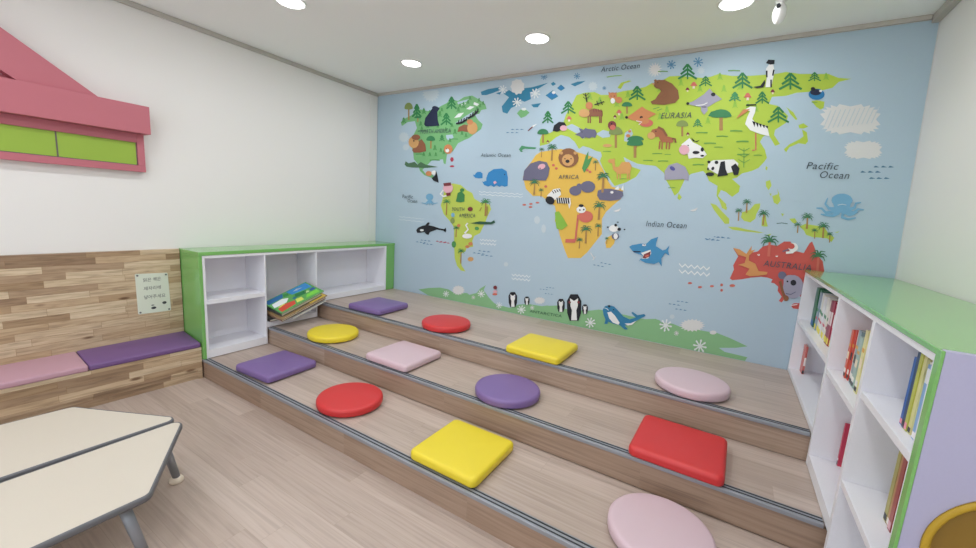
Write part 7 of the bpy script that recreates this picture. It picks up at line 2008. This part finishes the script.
# ------------------------------------------------------------------ low tables
def table(label, corners, legs, zt=.30):
    t = thing('trapezoid_table', label, 'table', (sum(c[0] for c in corners)/4, sum(c[1] for c in corners)/4, 0), 'trapezoid tables pushed together')
    p = t.location; O = rounded(corners, .035, 6)
    inner = offset(O, .006)
    bm = bmesh.new(); rings(bm, [[(x-p.x, y-p.y, z) for x, y in inner] for z in (zt-.022, zt-.0005)]); finish(bm, 'tabletop', M_ivory, t)
    bm = bmesh.new()
    A = [[(x-p.x, y-p.y, z) for x, y in offset(O, d)] for d, z in ((.0065, zt-.026), (.001, zt-.026), (-.003, zt-.020), (-.003, zt-.007), (.0, zt-.001), (.0045, zt+.0008), (.0065, zt))]
    V = rings(bm, A, cap=False); n = len(O)
    for i in range(n): bm.faces.new((V[-1][i], V[-1][(i+1) % n], V[0][(i+1) % n], V[0][i]))
    finish(bm, 'edge_band', M_band, t, True)
    for (tx, ty), (fx, fy) in legs:
        a, b = Vector((fx-p.x, fy-p.y, .03)), Vector((tx-p.x, ty-p.y, zt-.0265))
        bm = bmesh.new(); tube(bm, a, b, .0165, .02); L = finish(bm, 'leg', M_leg, t, True)
        bm = bmesh.new(); lathe(bm, (fx-p.x, fy-p.y, 0), [(.026, .0), (.030, .004), (.030, .016), (.024, .026), (.0175, .0295)]); finish(bm, 'foot_cap', M_cap, L, True)
    return t
table('ivory trapezoid table with grey edge nearer the steps, its leg showing', [(1.470, -2.620), (1.472, -3.745), (1.98, -3.46), (1.98, -2.93)],
      [((1.54, -2.74), (1.515, -2.685)), ((1.92, -2.995), (1.96, -2.95)), ((1.55, -3.64), (1.53, -3.68)), ((1.93, -3.42), (1.96, -3.44))])
table('ivory trapezoid table with grey edge pushed up nearer the bench', [(1.450, -2.626), (.915, -2.90), (.865, -3.47), (1.425, -3.745)],
      [((1.40, -2.755), (1.39, -2.735)), ((.98, -2.98), (.96, -2.97)), ((.93, -3.42), (.91, -3.44)), ((1.36, -3.62), (1.36, -3.64))])

# ------------------------------------------------------------------ ceiling fittings and light
def downlight(x, y, label):
    t = thing('downlight', label, 'ceiling light', (x, y, ZC), 'round ceiling downlights')
    bm = bmesh.new()
    prof = [(.082, -.001), (.098, -.001), (.098, -.005), (.092, -.009), (.083, -.007)]
    V = rings(bm, [[(r*math.cos(2*PI*i/40), r*math.sin(2*PI*i/40), z) for i in range(40)] for r, z in prof], cap=False)
    for i in range(40): bm.faces.new((V[-1][i], V[-1][(i+1) % 40], V[0][(i+1) % 40], V[0][i]))
    finish(bm, 'frame', M_plast, t, True)
    bm = bmesh.new(); lathe(bm, (0, 0, 0), [(.082, -.001), (.0815, -.006)], 40); finish(bm, 'diffuser', M_glow, t)
    li = bpy.data.lights.new('downlight_lamp', 'AREA'); li.shape = 'DISK'; li.size = .16; li.energy = POWER; li.color = LCOL
    lo = bpy.data.objects.new('downlight_lamp', li); C.objects.link(lo); lo.location = (0, 0, -.0075); lo.parent = t
POWER = 9.5; LCOL = (.95, .98, 1.0); SKY = 4.0
for x, y, l in ((1.07, -.60, 'round white downlight above the corner where map and left wall meet'), (2.32, -.62, 'round white downlight above the middle of the map'), (3.57, -.60, 'round white downlight above the far end of the map by the ceiling sensor'), (1.07, -1.75, 'round white downlight over the lowest step, cut by the top edge')):
    downlight(x, y, l)
for x in (2.32, 3.57):
    downlight(x, -1.75, 'round white downlight over the lowest step, out of view')
for y in (-2.9, -4.05, -5.1):
    for x in (1.07, 2.32, 3.57): downlight(x, y, 'round white downlight over the open floor, out of view')
sn = thing('ceiling_sensor', 'small white sensor hanging from the ceiling near the map', 'sensor', (3.79, -.54, ZC))
bm = bmesh.new(); lathe(bm, (0, 0, 0), [(.03, -.0005), (.034, -.004), (.03, -.014), (.012, -.02), (.012, -.03)]); finish(bm, 'mount', M_plast, sn, True)
bm = bmesh.new()
rr = []
for k in range(11):
    t = -PI/2 + PI*k/10; rr.append((max(.034*math.cos(t), .002), -.078 + .058*math.sin(t)))
lathe(bm, (0, 0, 0), rr[::-1], 24); bd = finish(bm, 'housing', M_plast, sn, True)
bm = bmesh.new(); tube(bm, (-.01, -.028, -.050), (-.013, -.040, -.046), .011, .009, 16); finish(bm, 'lens', M_rub, sn)

pl = bpy.data.lights.new('added_window_daylight', 'AREA'); pl.shape = 'RECTANGLE'; pl.size = 3.9; pl.size_y = 1.85; pl.cycles.is_portal = True  # portal for sky light entering by the added, unseen window
po = bpy.data.objects.new('added_window_daylight', pl); C.objects.link(po); po.location = (2.32, YF-.12, 1.275); po.rotation_euler = (PI/2, 0, PI)
w = bpy.data.worlds.new('world'); S.world = w; w.use_nodes = True
w.node_tree.nodes['Background'].inputs[0].default_value = (.86, .94, 1, 1); w.node_tree.nodes['Background'].inputs[1].default_value = SKY

# ------------------------------------------------------------------ camera
cd = bpy.data.cameras.new('camera'); cam = bpy.data.objects.new('camera', cd); C.objects.link(cam); S.camera = cam
cd.sensor_fit = 'HORIZONTAL'; cd.sensor_width = 36; cd.lens = 14.6124; cd.clip_start = .02
yaw, pitch, roll = (-0.54407, -0.15492, 0.06085)
fw = Vector((math.sin(yaw)*math.cos(pitch), math.cos(yaw)*math.cos(pitch), math.sin(pitch)))
rt = Vector((math.cos(yaw), -math.sin(yaw), 0)); up = rt.cross(fw)
r2 = math.cos(roll)*rt + math.sin(roll)*up; u2 = -math.sin(roll)*rt + math.cos(roll)*up
cam.matrix_world = Matrix(((r2.x, u2.x, -fw.x, 3.7294), (r2.y, u2.y, -fw.y, -3.4440), (r2.z, u2.z, -fw.z, 1.4339), (0, 0, 0, 1)))

S.view_settings.view_transform = 'Standard'; S.view_settings.look = 'None'
S.view_settings.gamma = 1; S.view_settings.use_curve_mapping = False; S.view_settings.exposure = -0.80
S.cycles.max_bounces = 10; S.cycles.diffuse_bounces = 8; S.cycles.sample_clamp_indirect = 6
S.cycles.use_denoising = True
